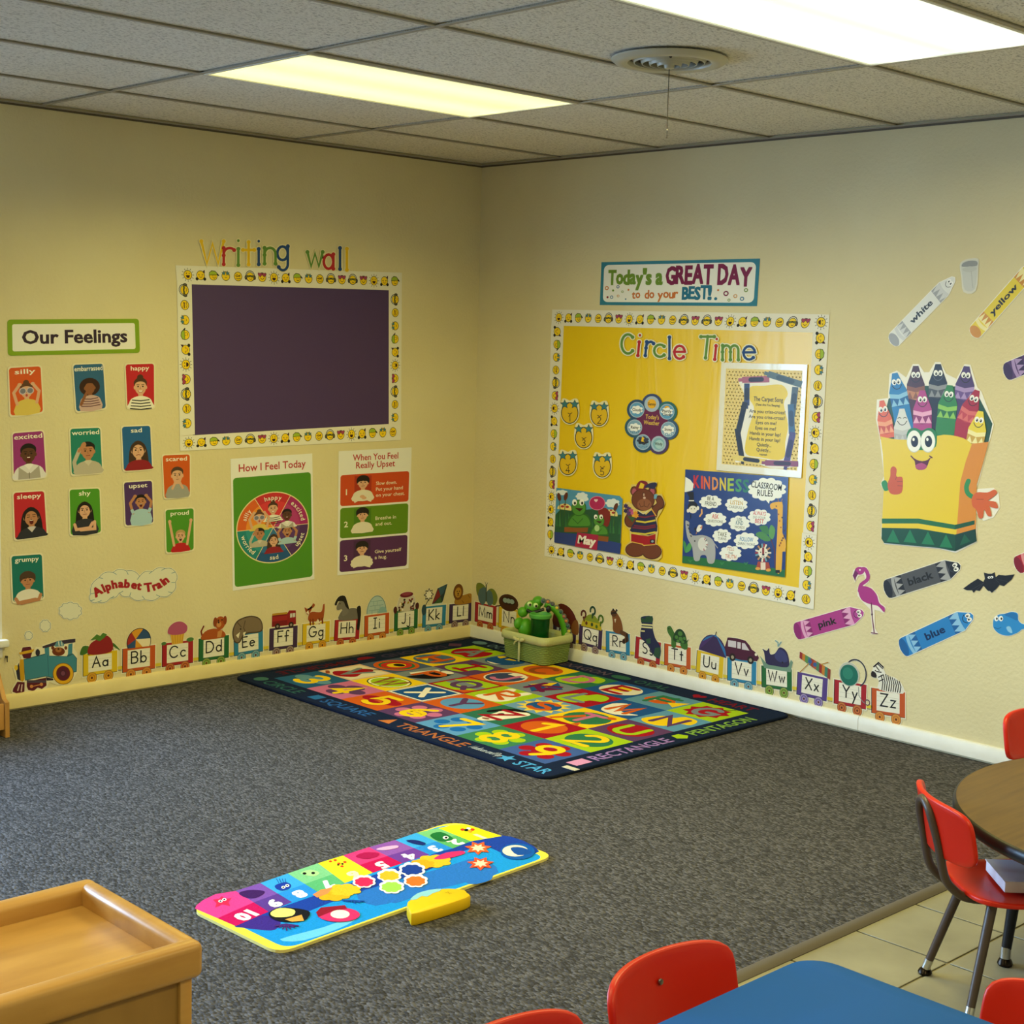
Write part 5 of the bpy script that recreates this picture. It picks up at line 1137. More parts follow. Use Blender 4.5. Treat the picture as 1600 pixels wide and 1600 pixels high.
# kindness poster
A = Art(WR, NB, 'gloss'); A.zoom(1050, 700, .15)
A.slab([(148, 222), (1222, 305), (1185, 1345), (115, 1195)], .0008, board_mat('glossy_navy_poster', '#1E3C86', .25, .04, 4, 4), '#D8D8D8')
t = root('kindness_poster', A, 'navy Kindness Classroom Rules poster with animals and rule clouds', 'poster')
A.build('poster_sheet', t)
B = Art(WR, 0, 'gloss').like(A); B.poly([(120, 1122), (400, 1150), (700, 1190), (1188, 1270), (1185, 1345), (115, 1195)], '#1E6A3A')
for x, y in ((200, 1190), (530, 1215), (780, 1215)):
    for d in (-20, 0, 20): B.line([(x, y), (x+d, y-26)], 7, '#3C8A4A')
B.poly(sm([(880, 900), (950, 870), (1040, 950), (980, 970)], 3), '#4C8A48').poly(sm([(1040, 800), (1085, 850), (1060, 950), (1015, 900)], 3), '#5C9A50').poly(sm([(920, 820), (1000, 810), (1020, 900), (960, 880)], 3), '#3A7A44').line([(1040, 950), (1075, 1050), (1085, 1250)], 10, '#5A2A3A').poly(sm([(130, 960), (160, 1010), (150, 1090), (128, 1020)], 3), '#3C8A4A').poly(sm([(215, 980), (205, 1060), (150, 1090), (170, 1010)], 3), '#4C9A54'); B.build('plants', t)
B = Art(WR, 0, 'gloss').like(B)
cs = ['#C42A2E', '#D8482A', '#DE6A2A', '#E0924A', '#E0C63A', '#A9C43A', '#4A9A6A', '#2E7A6A']
for i, ch in enumerate('KINDNESS'): B.text(ch, (266, 322, 374, 460, 540, 622, 704, 780)[i], 412+i*6.5, 132, cs[i], w=17 if ch == 'I' else 62, bold=.03, flip=-1); B.n -= DN
B.n += DN; B.build('heading', t)
B = Art(WR, 0, 'gloss').like(B); B.poly(cloudpts(1000, 430, 190, 115, 12, .14), '#F2F4F4').poly([(970, 520), (1020, 580), (1035, 520)], '#F2F4F4'); B.text('CLASSROOM', 990, 425, 66, '#141414', w=320, ang=7, bold=.015, flip=-1).text('RULES', 978, 500, 66, '#141414', w=165, ang=4, bold=.015, flip=-1); B.build('speech_bubble', t)
RU = [(412, 560, 110, 66, [('BE A', 40, '#1C1C1C', 70, 545), ('FRIEND', 44, '#2A3A3A', 118, 600)]), (682, 590, 110, 76, [('LISTEN', 44, '#C9A23A', 130, 590), ('CAREFULLY', 28, '#8A8A8A', 165, 630)]), (460, 742, 112, 70, [('ASK', 48, '#C4302A', 72, 735), ('QUESTIONS', 28, '#6A6A6A', 160, 775)]), (712, 785, 104, 76, [('USE', 30, '#3A6A70', 50, 755), ('KIND', 44, '#2A6A86', 76, 800), ('WORDS', 28, '#7A7A7A', 105, 838)]),
      (920, 720, 112, 80, [('ALWAYS', 42, '#C4304A', 132, 700), ('DO YOUR', 26, '#8A8A8A', 130, 736), ('BEST', 44, '#C4203A', 92, 782)]), (530, 915, 92, 70, [('TAKE', 46, '#6A6A5A', 96, 920), ('TURNS', 28, '#7A7A7A', 90, 957)]), (785, 965, 122, 82, [('FOLLOW', 46, '#1E7AB8', 140, 972), ('DIRECTIONS', 27, '#6A7A8A', 180, 1012)]), (620, 1095, 108, 76, [('TELL', 38, '#B87A6A', 74, 1068), ('THE', 26, '#7A7A7A', 50, 1106), ('TRUTH', 42, '#C4705A', 116, 1150)])]
for x, y, rx, ry, ls in RU:
    C = Art(WR, B.n, 'gloss'); C.f = B.f; C.poly(cloudpts(x, y, rx, ry, 9, .18), '#F0F2F2')
    for s_, h, c, w_, yy in ls: C.text(s_, x, yy, h, c, w=w_, ang=5, bold=.012, flip=-1)
    C.build('rule_cloud', t)
D = Art(WR, B.n, 'gloss'); D.f = B.f   # elephant
D.poly(sm([(150, 770), (170, 760), (192, 780), (185, 850), (230, 910), (330, 905), (430, 950), (462, 1050), (450, 1190), (385, 1195), (365, 1120), (310, 1120), (295, 1170), (240, 1165), (220, 1030), (170, 930)], 3), '#A9ABB4'); D.ell(330, 1000, 50, 70, '#D8D8DA')
for k in range(7): a = math.radians(-60+22*k); D.line([(330+38*math.cos(a), 1000+52*math.sin(a)), (330+52*math.cos(a), 1000+72*math.sin(a))], 8, ['#A03030', '#2A2A3A', '#E8E8E8'][k % 3])
D.ell(248, 968, 8, 9, '#2A2A30').line([(450, 990), (485, 1040)], 8, '#A9ABB4')
for k in range(4): D.poly([(165+k*10, 790+k*38), (190+k*10, 800+k*38), (175+k*12, 815+k*38)], '#2A2A3A')
D.build('elephant', t)
D = Art(WR, B.n, 'gloss'); D.f = B.f   # giraffe
D.poly(sm([(1030, 600), (1055, 570), (1140, 560), (1165, 600), (1160, 880), (1195, 960), (1190, 1080), (1160, 1080), (1150, 1280), (1090, 1275), (1105, 900), (1110, 640), (1050, 640)], 2), '#E6AE2A'); D.line([(1120, 560), (1115, 530)], 6, '#B0782A').line([(1150, 560), (1160, 530)], 6, '#B0782A').rect(1088, 1270, 1135, 1300, '#1A1416')
for k in range(16): D.ell(1120+(k*37) % 62, 690+k*34 if k < 6 else 900+(k*53) % 130, 7, 9, ['#8E3A1E', '#2A1A1A'][k % 2], 8)
D.n += DN; D.ell(1097, 605, 7, 7, '#2A1A1A'); D.build('giraffe', t)
D = Art(WR, B.n, 'gloss'); D.f = B.f   # lion
for k in range(22): a = 2*PI*k/22; D.line([(960+44*math.cos(a), 1090+52*math.sin(a)), (960+84*math.cos(a), 1090+96*math.sin(a))], 17, ['#E8E0D0', '#2A3A5A', '#C08A5A', '#2A2A30', '#6FA0B8', '#A03030'][k % 6], cap=False)
D.n += DN; D.poly([(905, 1180), (1020, 1190), (1040, 1280), (885, 1260)], '#A3402A').rect(935, 1190, 985, 1268, '#E8D8CC').ell(905, 1255, 26, 16, '#E0A03A').ell(1015, 1270, 26, 16, '#E0A03A').ell(960, 1090, 50, 56, '#ECE4DC', 22).rect(950, 1036, 972, 1105, '#8E2A26').ell(962, 1110, 13, 9, '#1A1214').ell(935, 1085, 6, 7, '#2A1A1A').ell(990, 1088, 6, 7, '#2A1A1A').line([(945, 1130), (962, 1136), (980, 1130)], 5, '#3A2A2A'); D.build('lion', t)
D = Art(WR, B.n, 'gloss'); D.f = B.f   # monkey and bird
D.poly([(150, 300), (200, 330), (235, 375), (225, 440), (150, 460), (142, 455)], '#EEF0F0').poly([(160, 455), (235, 455), (240, 560), (185, 570), (190, 510)], '#1A1A20').line([(185, 548), (240, 548)], 10, '#E8E8E8', cap=False).ell(228, 615, 52, 58, '#1A1A20').ell(228, 640, 44, 40, '#E9E4DC').ell(178, 652, 14, 20, '#E9E4DC').ell(280, 625, 14, 22, '#E9E4DC').ell(212, 632, 5, 6, '#141414').ell(246, 632, 5, 6, '#141414').line([(300, 710), (322, 680), (320, 640)], 16, '#E0A86A').line([(205, 690), (205, 730)], 9, '#1A1A20')
D.build('monkey', t)
D = Art(WR, B.n, 'gloss'); D.f = B.f; D.poly(sm([(265, 850), (290, 800), (325, 810), (315, 850), (280, 875)], 3), '#EEEAE4').poly([(300, 830), (328, 800), (322, 845)], '#D08A6A').poly([(240, 840), (262, 820), (262, 880)], '#1A1A20').line([(268, 872), (262, 895)], 4, '#E0A03A'); D.build('bird', t)

# great day sign
A = Art(WR, .0008); A.quad((940.1, 409.6), (1187.8, 404), (1183, 478.4), (937.5, 476.6), 248, 71)
A.slab([(0, 0), (248, 0), (248, 71), (0, 71)], .0008, '#2F7D99'); A.rr(5, 5, 243, 66, 8, '#EDEDEA')
t = root('great_day_sign', A, "sign reading Today's a GREAT DAY to do your BEST, blue rim", 'sign'); A.build('sign_card', t)
B = Art(WR).like(A)
def wob(s_, x0, y, hs, c, w_, tilt=0, bold=.05):
    tot = sum(glyphs(c_, bold)[3]-glyphs(c_, bold)[2]+.08 if c_ != ' ' else .3 for c_ in s_); x = x0
    for i, c_ in enumerate(s_):
        gw = (glyphs(c_, bold)[3]-glyphs(c_, bold)[2]+.08 if c_ != ' ' else .3)/tot*w_
        h = hs[min(i, len(hs)-1)] if isinstance(hs, list) else hs
        if c_ != ' ': B.text(c_, x+gw/2, y+(i % 2)*1.0-(1 if c_ in 'gjpqy' else 0)+tilt*i, h, c, w=gw*.94, bold=bold); B.n -= DN
        x += gw
    B.n += DN
wob("Today's", 13, 34, 24, '#6B8F2A', 72); wob('a', 92, 34, 26, '#6B8F2A', 11); wob('GREAT', 108, 34, [28, 28, 29, 30, 30], '#7A1548', 73); wob('DAY', 188, 33.5, [31, 30, 28], '#7A1548', 50, -1.4)
wob('to', 54, 11, 13, '#C8702E', 14, bold=.03); wob('do', 75, 11, 14, '#C8702E', 16, bold=.03); wob('your', 96, 11.5, 14, '#C8702E', 33, bold=.03); wob('BEST!', 135, 10, [19.5, 19.5, 19.5, 21, 22], '#1F6E92', 45)
B.build('lettering', t)
C = Art(WR).like(B)
for x, y, r, c, o in ((11, 28, 3.4, '#C8702E', 1), (22, 24, 1.8, '#6B8F2A', 0), (30, 30, 2.6, '#3F5FA0', 1), (38, 22, 2, '#6B8F2A', 1), (48, 25, 1.6, '#C8702E', 0), (13, 13, 1.8, '#8E1F2E', 0), (20, 13, 2.8, '#3A78A8', 1), (31, 15, 2.2, '#D09A5A', 1), (44, 10, 1.2, '#1F6E92', 0), (190, 24, 1.6, '#C8702E', 0), (202, 19, 4, '#7A1548', 1), (216, 15, 3, '#D09A5A', 1), (231, 24, 3, '#6B8F2A', 1), (187, 11, 2.4, '#1F6E92', 0), (207, 9, 2.2, '#6B8F2A', 1), (226, 11, 3.2, '#3A78A8', 1)):
    C.ell(x, y, r, r, c, 14)
    if o: C.ell(x, y, r*.55, r*.55, '#EDEDEA', 12)
C.build('dots', t)
# ------------------------------------------------------------------ big crayon cutouts
def face_on(A, x, y, s, rot, white='#F4F2EE', skin_line=BLK, shut=False):
    g = A.sub(x, y, s, rot)
    if shut:
        for q in (-1, 1): A.line([(q*.5-.3, .35), (q*.5, .5), (q*.5+.3, .35)], .12, skin_line)
    else:
        for q in (-1, 1): A.ell(q*.42, .45, .42, .56, white, 14).ell(q*.36, .35, .2, .3, '#121214', 10).ell(q*.36-.06, .48, .07, .09, '#FFFFFF', 6)
    A.line(sm([(-.85, -.2), (-.45, -.75), (0, -.9), (.45, -.75), (.85, -.2)], 3, False), .13, skin_line)
    A.f = g
def crayon(word, butt, tip, hw, body, dark, lite, cone, tcol, label):
    a, b = Vector(WR.px(*butt)), Vector(WR.px(*tip)); d = b-a; A = Art(WR, .0008, 'gloss'); A.frame(a.x, a.y, d.length/100, ang=math.atan2(d.y, d.x))
    out = [(84, hw), (99, hw*.34), (101, 0), (99, -hw*.34), (84, -hw), (4, -hw), (0, -hw*.7), (-2, 0), (0, hw*.7), (4, hw)]
    A.slab(grow(out, 1.4), .001, '#EDEBE4', '#E6E2D6'); t = root('crayon_cutout', A, label, 'crayon cutout', 'colour word crayons'); A.build('card_backing', t)
    B = Art(WR, 0, 'gloss').like(A)
    B.poly(out, body); B.ell(3.5, 0, 5.2, hw*.97, dark, 22)
    B.poly([(84, hw), (99, hw*.34), (101, 0), (99, -hw*.34), (84, -hw), (86, 0)], cone)
    B.build('crayon_shape', t)
    C = Art(WR, 0, 'gloss').like(B)
    for x0, x1, zz0, fl in ((11.5, 15.5, 15.5, 1), (80.5, 85, 80.5, -1)):
        C.poly([(x0, hw)]+[(x0+1.6*math.sin(PI*k/6)*-1, hw-2*hw*k/6) for k in range(1, 6)]+[(x0, -hw), (x1, -hw)]+[(x1-1.6*math.sin(PI*k/6), -hw+2*hw*k/6) for k in range(1, 6)]+[(x1, hw)], lite)
        C.poly([(zz0, hw), (zz0+9*fl, hw), (zz0+9*fl, -hw), (zz0, -hw)], dark)
        for k in range(3): y = -hw+2*hw*k/3; C.poly([(zz0, y), (zz0, y+2*hw/3), (zz0+9*fl, y+hw/3)], lite); C.n -= DN
        C.n += DN
    C.build('wrapper_bands', t)
    D = Art(WR, 0, 'gloss').like(C); face_on(D, 92, 0, hw*.52, -90, skin_line=BLK if cone != '#1E1E22' else '#3E3E44'); D.build('face', t)
    F = Art(WR, 0, 'gloss').like(D); F.text(word, 48, -hw*.34, hw*.78, tcol, w=6.6*len(word) if word != 'pink' else 26, bold=.03); F.build('word', t)
crayon('white', (1394, 534), (1491, 435), 8.8, '#DEDEDC', '#9A9A9C', '#CBCBCD', '#DCDCDA', BLK, 'white crayon cutout pointing up toward the paper cup')
crayon('yellow', (1521, 522), (1622, 408), 8.0, '#E0C81A', '#C98A22', '#EEE2A0', '#E4CC22', BLK, 'yellow crayon cutout with a smile at the upper edge of the wall')
crayon('purple', (1571, 582), (1696, 531), 10.5, '#4E2E66', '#38204E', '#A58ABF', '#4E2E66', BLK, 'purple crayon cutout under the yellow crayon')
crayon('black', (1384, 921.5), (1500, 884), 11.0, '#4E4E52', '#222226', '#A3A3A8', '#1E1E22', BLK, 'black crayon cutout above the blue crayon and beside the bat')
crayon('pink', (1243, 987), (1349, 957), 10.5, '#A9388A', '#8A2470', '#DFA3CE', '#B0429A', BLK, 'pink crayon cutout beside the flamingo legs')
crayon('blue', (1409, 1013), (1520, 962), 11.0, '#2A7FCB', '#1D5FA6', '#8CC0EA', '#2E86D2', '#0E2A5A', 'blue crayon cutout below the black crayon')
crayon('red', (1588, 884), (1700, 838), 11.0, '#A8182C', '#7E1022', '#D88A90', '#B01E30', BLK, 'red crayon cutout end showing above the bat wing')

Z = (1340, 540, .2124)
# smiling box holding ten crayons
A = Art(WR, .0008, 'gloss'); A.zoom(*Z)
out = [(148, 400), (230, 390), (240, 210), (290, 188), (360, 240), (410, 140), (450, 140), (490, 200), (530, 200), (575, 125), (610, 125), (650, 210), (730, 250), (790, 140), (830, 145), (880, 310), (910, 340), (1000, 580), (970, 700), (905, 950), (870, 1060), (1000, 1050), (1035, 1080), (1045, 1190), (1000, 1260), (930, 1285), (870, 1220), (880, 1440), (725, 1520), (600, 1490), (200, 1455), (178, 1400), (200, 1070), (175, 1020), (200, 960), (165, 660), (140, 540)]
A.slab(grow(out, 8), .001, '#EEEBE2', '#E6E2D6')
t = root('crayon_box_cutout', A, 'large smiling yellow crayon box cutout giving a thumbs up', 'crayon box cutout'); A.build('card_backing', t)
B = Art(WR, 0, 'gloss').like(A)
B.poly([(165, 660), (230, 390), (480, 295), (720, 300), (900, 390), (994, 575), (965, 710), (800, 760), (300, 740)], '#1F4A2E'); B.build('box_back', t)
PC = [((430, 145), (430, 640), 66, '#4A2220', '#8A5230', '#C08050', 0), ((595, 132), (590, 640), 68, '#1F1F22', '#8C8C8E', '#4A4A4C', 0), ((805, 148), (760, 660), 70, '#4B3068', '#A98CC4', '#6A4A8E', 0), ((275, 198), (355, 640), 66, '#2A7CC0', '#8CC0E6', '#1E5FA0', 0), ((885, 325), (745, 680), 64, '#A81C30', '#D86A62', '#C04048', 0),
      ((480, 325), (480, 660), 68, '#B03C86', '#E8A8D0', '#8E2A6C', 0), ((683, 288), (640, 680), 70, '#2E8038', '#8CC44A', '#226A2E', 0), ((180, 400), (225, 680), 54, '#E0642E', '#F0A070', '#C84A22', 0), ((330, 460), (335, 690), 62, '#D9DADC', '#C4C5C8', '#B0B0B4', 1), ((910, 478), (865, 720), 66, '#E6D022', '#F2E8A8', '#C8A23A', 0)]
names = ['brown', 'black', 'purple', 'blue', 'red', 'pink', 'green', 'orange', 'white', 'yellow']
nn = B.n
for (tp, bt, hw, c, li, dk, shut), nm in zip(PC, names):
    C = Art(WR, nn, 'gloss'); C.f = B.f; tpv, btv = Vector(tp), Vector(bt); d = (btv-tpv); L = d.length; an = math.degrees(math.atan2(d.y, d.x))-90
    g = C.sub(tp[0], tp[1], 1, an)
    C.poly(sm([(-hw*.3, 4), (hw*.3, 4), (hw*.5, 50), (hw, 140), (hw, L), (-hw, L), (-hw, 140), (-hw*.5, 50)], 1), c)
    C.poly([(-hw, 150), (0, 166), (hw, 150), (hw, 182), (0, 198), (-hw, 182)], li); C.poly([(-hw, 182), (0, 198), (hw, 182), (hw, 240), (0, 256), (-hw, 240)], dk)
    for k in range(3): x0 = -hw+2*hw*k/3; C.poly([(x0, 246), (x0+2*hw/3, 246), (x0+hw/3, 196)], li); C.n -= DN
    C.n += DN
    gg = C.sub(0, 86, 44, 180, -44) if False else None
    h0 = C.f; C.f = lambda x, y, h0=h0: h0(x*40, 88-y*40); face_on(C, 0, 0, 1, 0, shut=bool(shut), skin_line=BLK if nm != 'black' else '#5A5A5E'); C.f = g
    o = C.build('%s_crayon' % nm, t); o['label'] = '%s crayon in the box' % nm; nn = C.n
B = Art(WR, nn, 'gloss').zoom(*Z); B.n = nn
B.poly(sm([(172, 668), (300, 690), (480, 690), (640, 655), (780, 680), (845, 725)], 3, False)+[(800, 850), (760, 1000), (722, 1500), (600, 1480), (205, 1445), (182, 1400), (185, 1280), (200, 1000), (190, 800)], '#E6C90E'); B.poly([(845, 722), (968, 708), (930, 850), (880, 1020), (870, 1430), (722, 1500), (760, 1000), (800, 850)], '#D98A1A')
B.build('box_front', t)
C = Art(WR, 0, 'gloss').like(B)
C.poly([(183, 1272), (450, 1272), (722, 1318), (722, 1352), (450, 1308), (183, 1308)], '#1C6A3C').poly([(722, 1318), (865, 1285), (865, 1315), (722, 1352)], '#15522E')
C.poly([(182, 1340), (450, 1345), (722, 1390), (722, 1512), (600, 1488), (200, 1452), (180, 1420)], '#0F4A30').poly([(722, 1390), (872, 1348), (880, 1438), (722, 1512)], '#0C3A28')
for x, y in ((265, 1350), (390, 1352), (522, 1366), (655, 1388)): C.poly([(x, y), (x+48, y+100), (x-48, y+92)], '#1F7A4E')
C.poly([(790, 1385), (835, 1440), (755, 1470)], '#155A3A'); C.build('green_bands', t)
D = Art(WR, 0, 'gloss').like(C)
D.poly(sm([(365, 680), (380, 620), (430, 605), (475, 625), (525, 605), (575, 625), (588, 690), (560, 760), (400, 760)], 3), '#1F7A3C')
for x in (420, 522): D.ell(x, 705, 54, 82, '#C9CDD0', 26).ell(x, 703, 51, 78, '#F4F6F6', 26).ell(x+4, 705, 27, 42, '#141418', 20).ell(x-4, 690, 9, 12, '#FFFFFF', 10)
D.poly(sm([(402, 818), (440, 840), (480, 850), (520, 840), (548, 815), (530, 850), (510, 900), (475, 915), (435, 905), (425, 850)], 2), '#5A1024').poly(sm([(430, 880), (475, 862), (515, 885), (500, 908), (470, 914), (438, 904)], 2), '#B0447A').line([(398, 812), (425, 842)], 9, '#5A1024').line([(552, 824), (535, 812)], 9, '#5A1024'); D.build('face', t)
F = Art(WR, 0, 'gloss').like(D)
F.poly(sm([(180, 1010), (210, 990), (232, 1030), (230, 1062), (200, 1066)], 3), '#2E8A4A'); F.poly(sm([(245, 960), (248, 905), (270, 888), (292, 910), (290, 962), (330, 965), (338, 1010), (328, 1080), (280, 1096), (240, 1080), (225, 1020)], 3), '#C9561A').line([(296, 1000), (334, 1000)], 4, '#8E3A12').line([(300, 1030), (334, 1032)], 4, '#8E3A12').line([(292, 964), (284, 985)], 4, '#8E3A12'); F.build('thumb_up_hand', t)
F = Art(WR, 0, 'gloss').like(D)
F.line(sm([(820, 995), (805, 1040), (815, 1085), (845, 1110)], 4, False), 34, '#2E8A4A'); F.poly(sm([(845, 1120), (880, 1080), (960, 1080), (1010, 1058), (1030, 1085), (985, 1125), (965, 1140), (1020, 1150), (1036, 1195), (990, 1190), (975, 1180), (990, 1250), (960, 1250), (935, 1205), (925, 1265), (895, 1265), (880, 1210), (850, 1180)], 3), '#D2601E').line([(880, 1130), (930, 1130)], 4, '#8E3A12'); F.build('open_hand', t)

Z = (1220, 840, .2375)
A = Art(WR, .0008, 'gloss'); A.zoom(1340, 380, .1625)
A.slab(sm([(985, 230), (1000, 180), (1070, 150), (1160, 150), (1165, 230), (1140, 460), (1020, 468), (1000, 330)], 3), .001, '#D6D3C6'); t = root('cup_cutout', A, 'pale glass tumbler cutout beside the white crayon', 'cup cutout'); A.build('card_backing', t)
B = Art(WR, 0, 'gloss').like(A); B.poly(sm([(1000, 225), (1015, 185), (1080, 165), (1150, 170), (1155, 225), (1130, 440), (1035, 450), (1010, 320)], 3), '#C6C6C0').poly(sm([(1005, 225), (1020, 190), (1080, 170), (1148, 175), (1150, 215), (1080, 225)], 3), '#8E8E8C').poly(sm([(1010, 250), (1080, 222), (1150, 240), (1100, 275), (1040, 275)], 3), '#BDBDB6').line([(1095, 270), (1110, 430)], 5, '#A9A9A2'); B.build('tumbler', t)
A = Art(WR, .0008, 'gloss'); A.zoom(*Z); PK = '#A82E88'
out = [(475, 250), (480, 215), (520, 190), (565, 195), (588, 240), (580, 290), (545, 320), (600, 330), (640, 380), (655, 430), (690, 460), (680, 495), (650, 480), (615, 470), (620, 600), (640, 630), (595, 635), (605, 600), (592, 470), (540, 420), (508, 380), (508, 330), (560, 270), (550, 240), (510, 250), (490, 290)]
A.slab(grow(out, 5), .001, '#E9E2DA'); t = root('flamingo_cutout', A, 'pink flamingo cutout standing on one leg beside the pink crayon', 'flamingo cutout'); A.build('card_backing', t)
B = Art(WR, 0, 'gloss').like(A); B.line(sm([(515, 215), (550, 205), (572, 235), (572, 275), (530, 310), (520, 350)], 4, False), 24, PK); B.poly(sm([(510, 340), (530, 318), (590, 330), (632, 375), (650, 430), (685, 460), (680, 490), (640, 450), (580, 435), (530, 405)], 4), PK); B.ell(520, 218, 32, 26, PK)
B.poly([(490, 212), (475, 250), (492, 288), (497, 262), (512, 236)], '#6E1A5A'); B.ell(522, 212, 6, 6, '#E8D8E4'); B.line([(597, 430), (604, 530), (616, 625)], 7, '#6A2A50').line([(598, 626), (636, 632)], 7, '#6A2A50'); B.ell(602, 505, 6, 8, '#4A1A38'); B.build('flamingo', t)
A = Art(WR, .0008, 'gloss'); A.zoom(*Z)
out = [(1202, 335), (1250, 300), (1298, 270), (1335, 292), (1345, 270), (1338, 230), (1365, 238), (1390, 238), (1408, 228), (1415, 262), (1435, 245), (1480, 250), (1538, 242), (1520, 275), (1495, 295), (1470, 318), (1440, 310), (1420, 335), (1390, 362), (1360, 345), (1335, 315), (1310, 350), (1285, 345), (1270, 362), (1260, 345), (1225, 345)]
A.slab(grow(out, 2), .001, '#3A3A3A', '#D6D2C6'); t = root('bat_cutout', A, 'black bat cutout with spread wings beside the black crayon', 'bat cutout'); A.build('card_backing', t)
B = Art(WR, 0, 'gloss').like(A); B.poly(out, '#17171A'); B.ell(1372, 262, 10, 8, '#F0F0F0').ell(1390, 260, 10, 8, '#F0F0F0').ell(1374, 263, 4, 4, '#141414').ell(1388, 262, 4, 4, '#141414').line([(1375, 352), (1385, 360)], 4, '#C8C8C8').line([(1405, 350), (1415, 356)], 4, '#C8C8C8')
for a, b_ in (((1340, 295), (1260, 340)), ((1340, 295), (1290, 345)), ((1415, 270), (1495, 290)), ((1415, 275), (1450, 310))): B.line([a, b_], 2.5, '#3A3A40', cap=False)
B.build('bat', t)
A = Art(WR, .0008, 'gloss'); A.zoom(*Z)
out = sm([(1398, 570), (1405, 530), (1440, 505), (1480, 500), (1520, 488), (1560, 500), (1565, 545), (1600, 570), (1640, 550), (1660, 570), (1650, 640), (1600, 600), (1560, 625), (1500, 645), (1440, 632), (1405, 600)], 3)
A.slab(grow(out, 5), .001, '#DDE4EA'); t = root('fish_cutout', A, 'bright blue fish cutout beside the blue crayon', 'fish cutout'); A.build('card_backing', t)
B = Art(WR, 0, 'gloss').like(A); B.poly(out, '#2F8AD4'); B.poly(sm([(1470, 505), (1520, 492), (1555, 505), (1558, 545), (1520, 530)], 3), '#2470B8').poly(sm([(1485, 590), (1510, 585), (1525, 625), (1500, 620)], 3), '#8CC4EE').line([(1405, 590), (1430, 600), (1450, 590)], 4, '#1A5A9A')
for x in (1420, 1450): B.ell(x, 532, 14, 18, '#F2F4F4').ell(x+3, 533, 6, 8, '#141418')
B.build('fish', t)
# ------------------------------------------------------------------ alphabet rug (grid of 5 x 7 squares in a dark blue border)
NAVY = '#17233F'
RX0, RX1, RY0, RY1 = -1.487, -.018, -.062, -2.042      # x range, y range (start, end)
A = Art(FL, .0005, 'rug'); A.frame(-RY0, RX0, 1)      # local x = away along the near wall (-y), local y = +x ; metres
RW, RH = RY0-RY1, RX1-RX0
A.slab(rrect(0, 0, RW, RH, .05), .009, NAVY, '#101A30')
t = root('rug', A, 'large alphabet and number rug with a navy shape-word border in the room corner', 'rug')
A.build('rug_pile', t)
bx, by = .128, .128; sw, sh = (RW-2*bx)/7, (RH-2*by)/5
R_, O_, Y_, G_, LG, B_, LB, P_, K_, W_, GR = '#9C1626', '#C85A1C', '#E8C21C', '#2F6E4A', '#9DBE1E', '#1F5090', '#5A93C8', '#5A3A66', '#C06A94', '#E6DFCF', '#76828E'
def cell(c, r): return bx+r*sw, by+c*sh
SQ = {}   # (column, row): letter, square colour, shape, shape colour, letter colour
L0 = [('3', '#265A86', 'petal', '#5E8CA4'), ('4', K_, 'petal', P_), ('5', O_, 'petal', R_), ('6', P_, 'dots', K_), ('7', LB, 'dots', '#1E66B4'), ('8', '#3A7A56', 'dots', LG), ('9', '#3E5A9C', 'dots', R_)]
L1 = [('V', '#D8B49A', 'violin', R_, GR), ('W', Y_, 'melon', LG, '#8A5A34'), ('X', '#E6E2DA', 'frame', B_, W_), ('Y', O_, 'disc', LB, P_), ('Z', '#2E6A54', 'zebra', W_, R_), ('1', R_, 'disc', O_, Y_), ('2', LG, 'disc', '#2E7050', Y_)]
L2 = [('O', '#4A5A7A', 'rings', O_, '#C03028'), ('P', GR, 'pirate', '#141218', O_), ('Q', R_, 'quad', LG, P_), ('R', LG, 'rabbit', W_, O_), ('S', '#6A94BC', 'sun', B_, O_), ('T', Y_, 'oval', '#2E7050', K_), ('U', P_, 'disc', R_, LG)]
L3 = [('H', Y_, 'house', '#4A6A8C', O_), ('I', P_, 'blob', LG, R_), ('J', O_, 'jar', '#3A4468', K_), ('K', GR, 'kite', B_, '#6A1A4A'), ('L', R_, 'blob', LG, GR), ('M', B_, 'moon', W_, O_), ('N', '#5A8FB8', 'blob', Y_, P_)]
L4 = [('A', LG, 'apple', R_, GR), ('B', GR, 'ball', Y_, B_), ('C', Y_, 'disc', O_, '#8E4A1E'), ('D', G_, 'blob', LG, K_), ('E', B_, 'egg', W_, R_), ('F', '#5A8AA8', 'fish', O_, G_), ('G', LG, 'flower', R_, GR)]
B2 = Art(FL, 0, 'rug').like(A); ND = [Art(FL, 0, 'rug') for _ in range(1)]
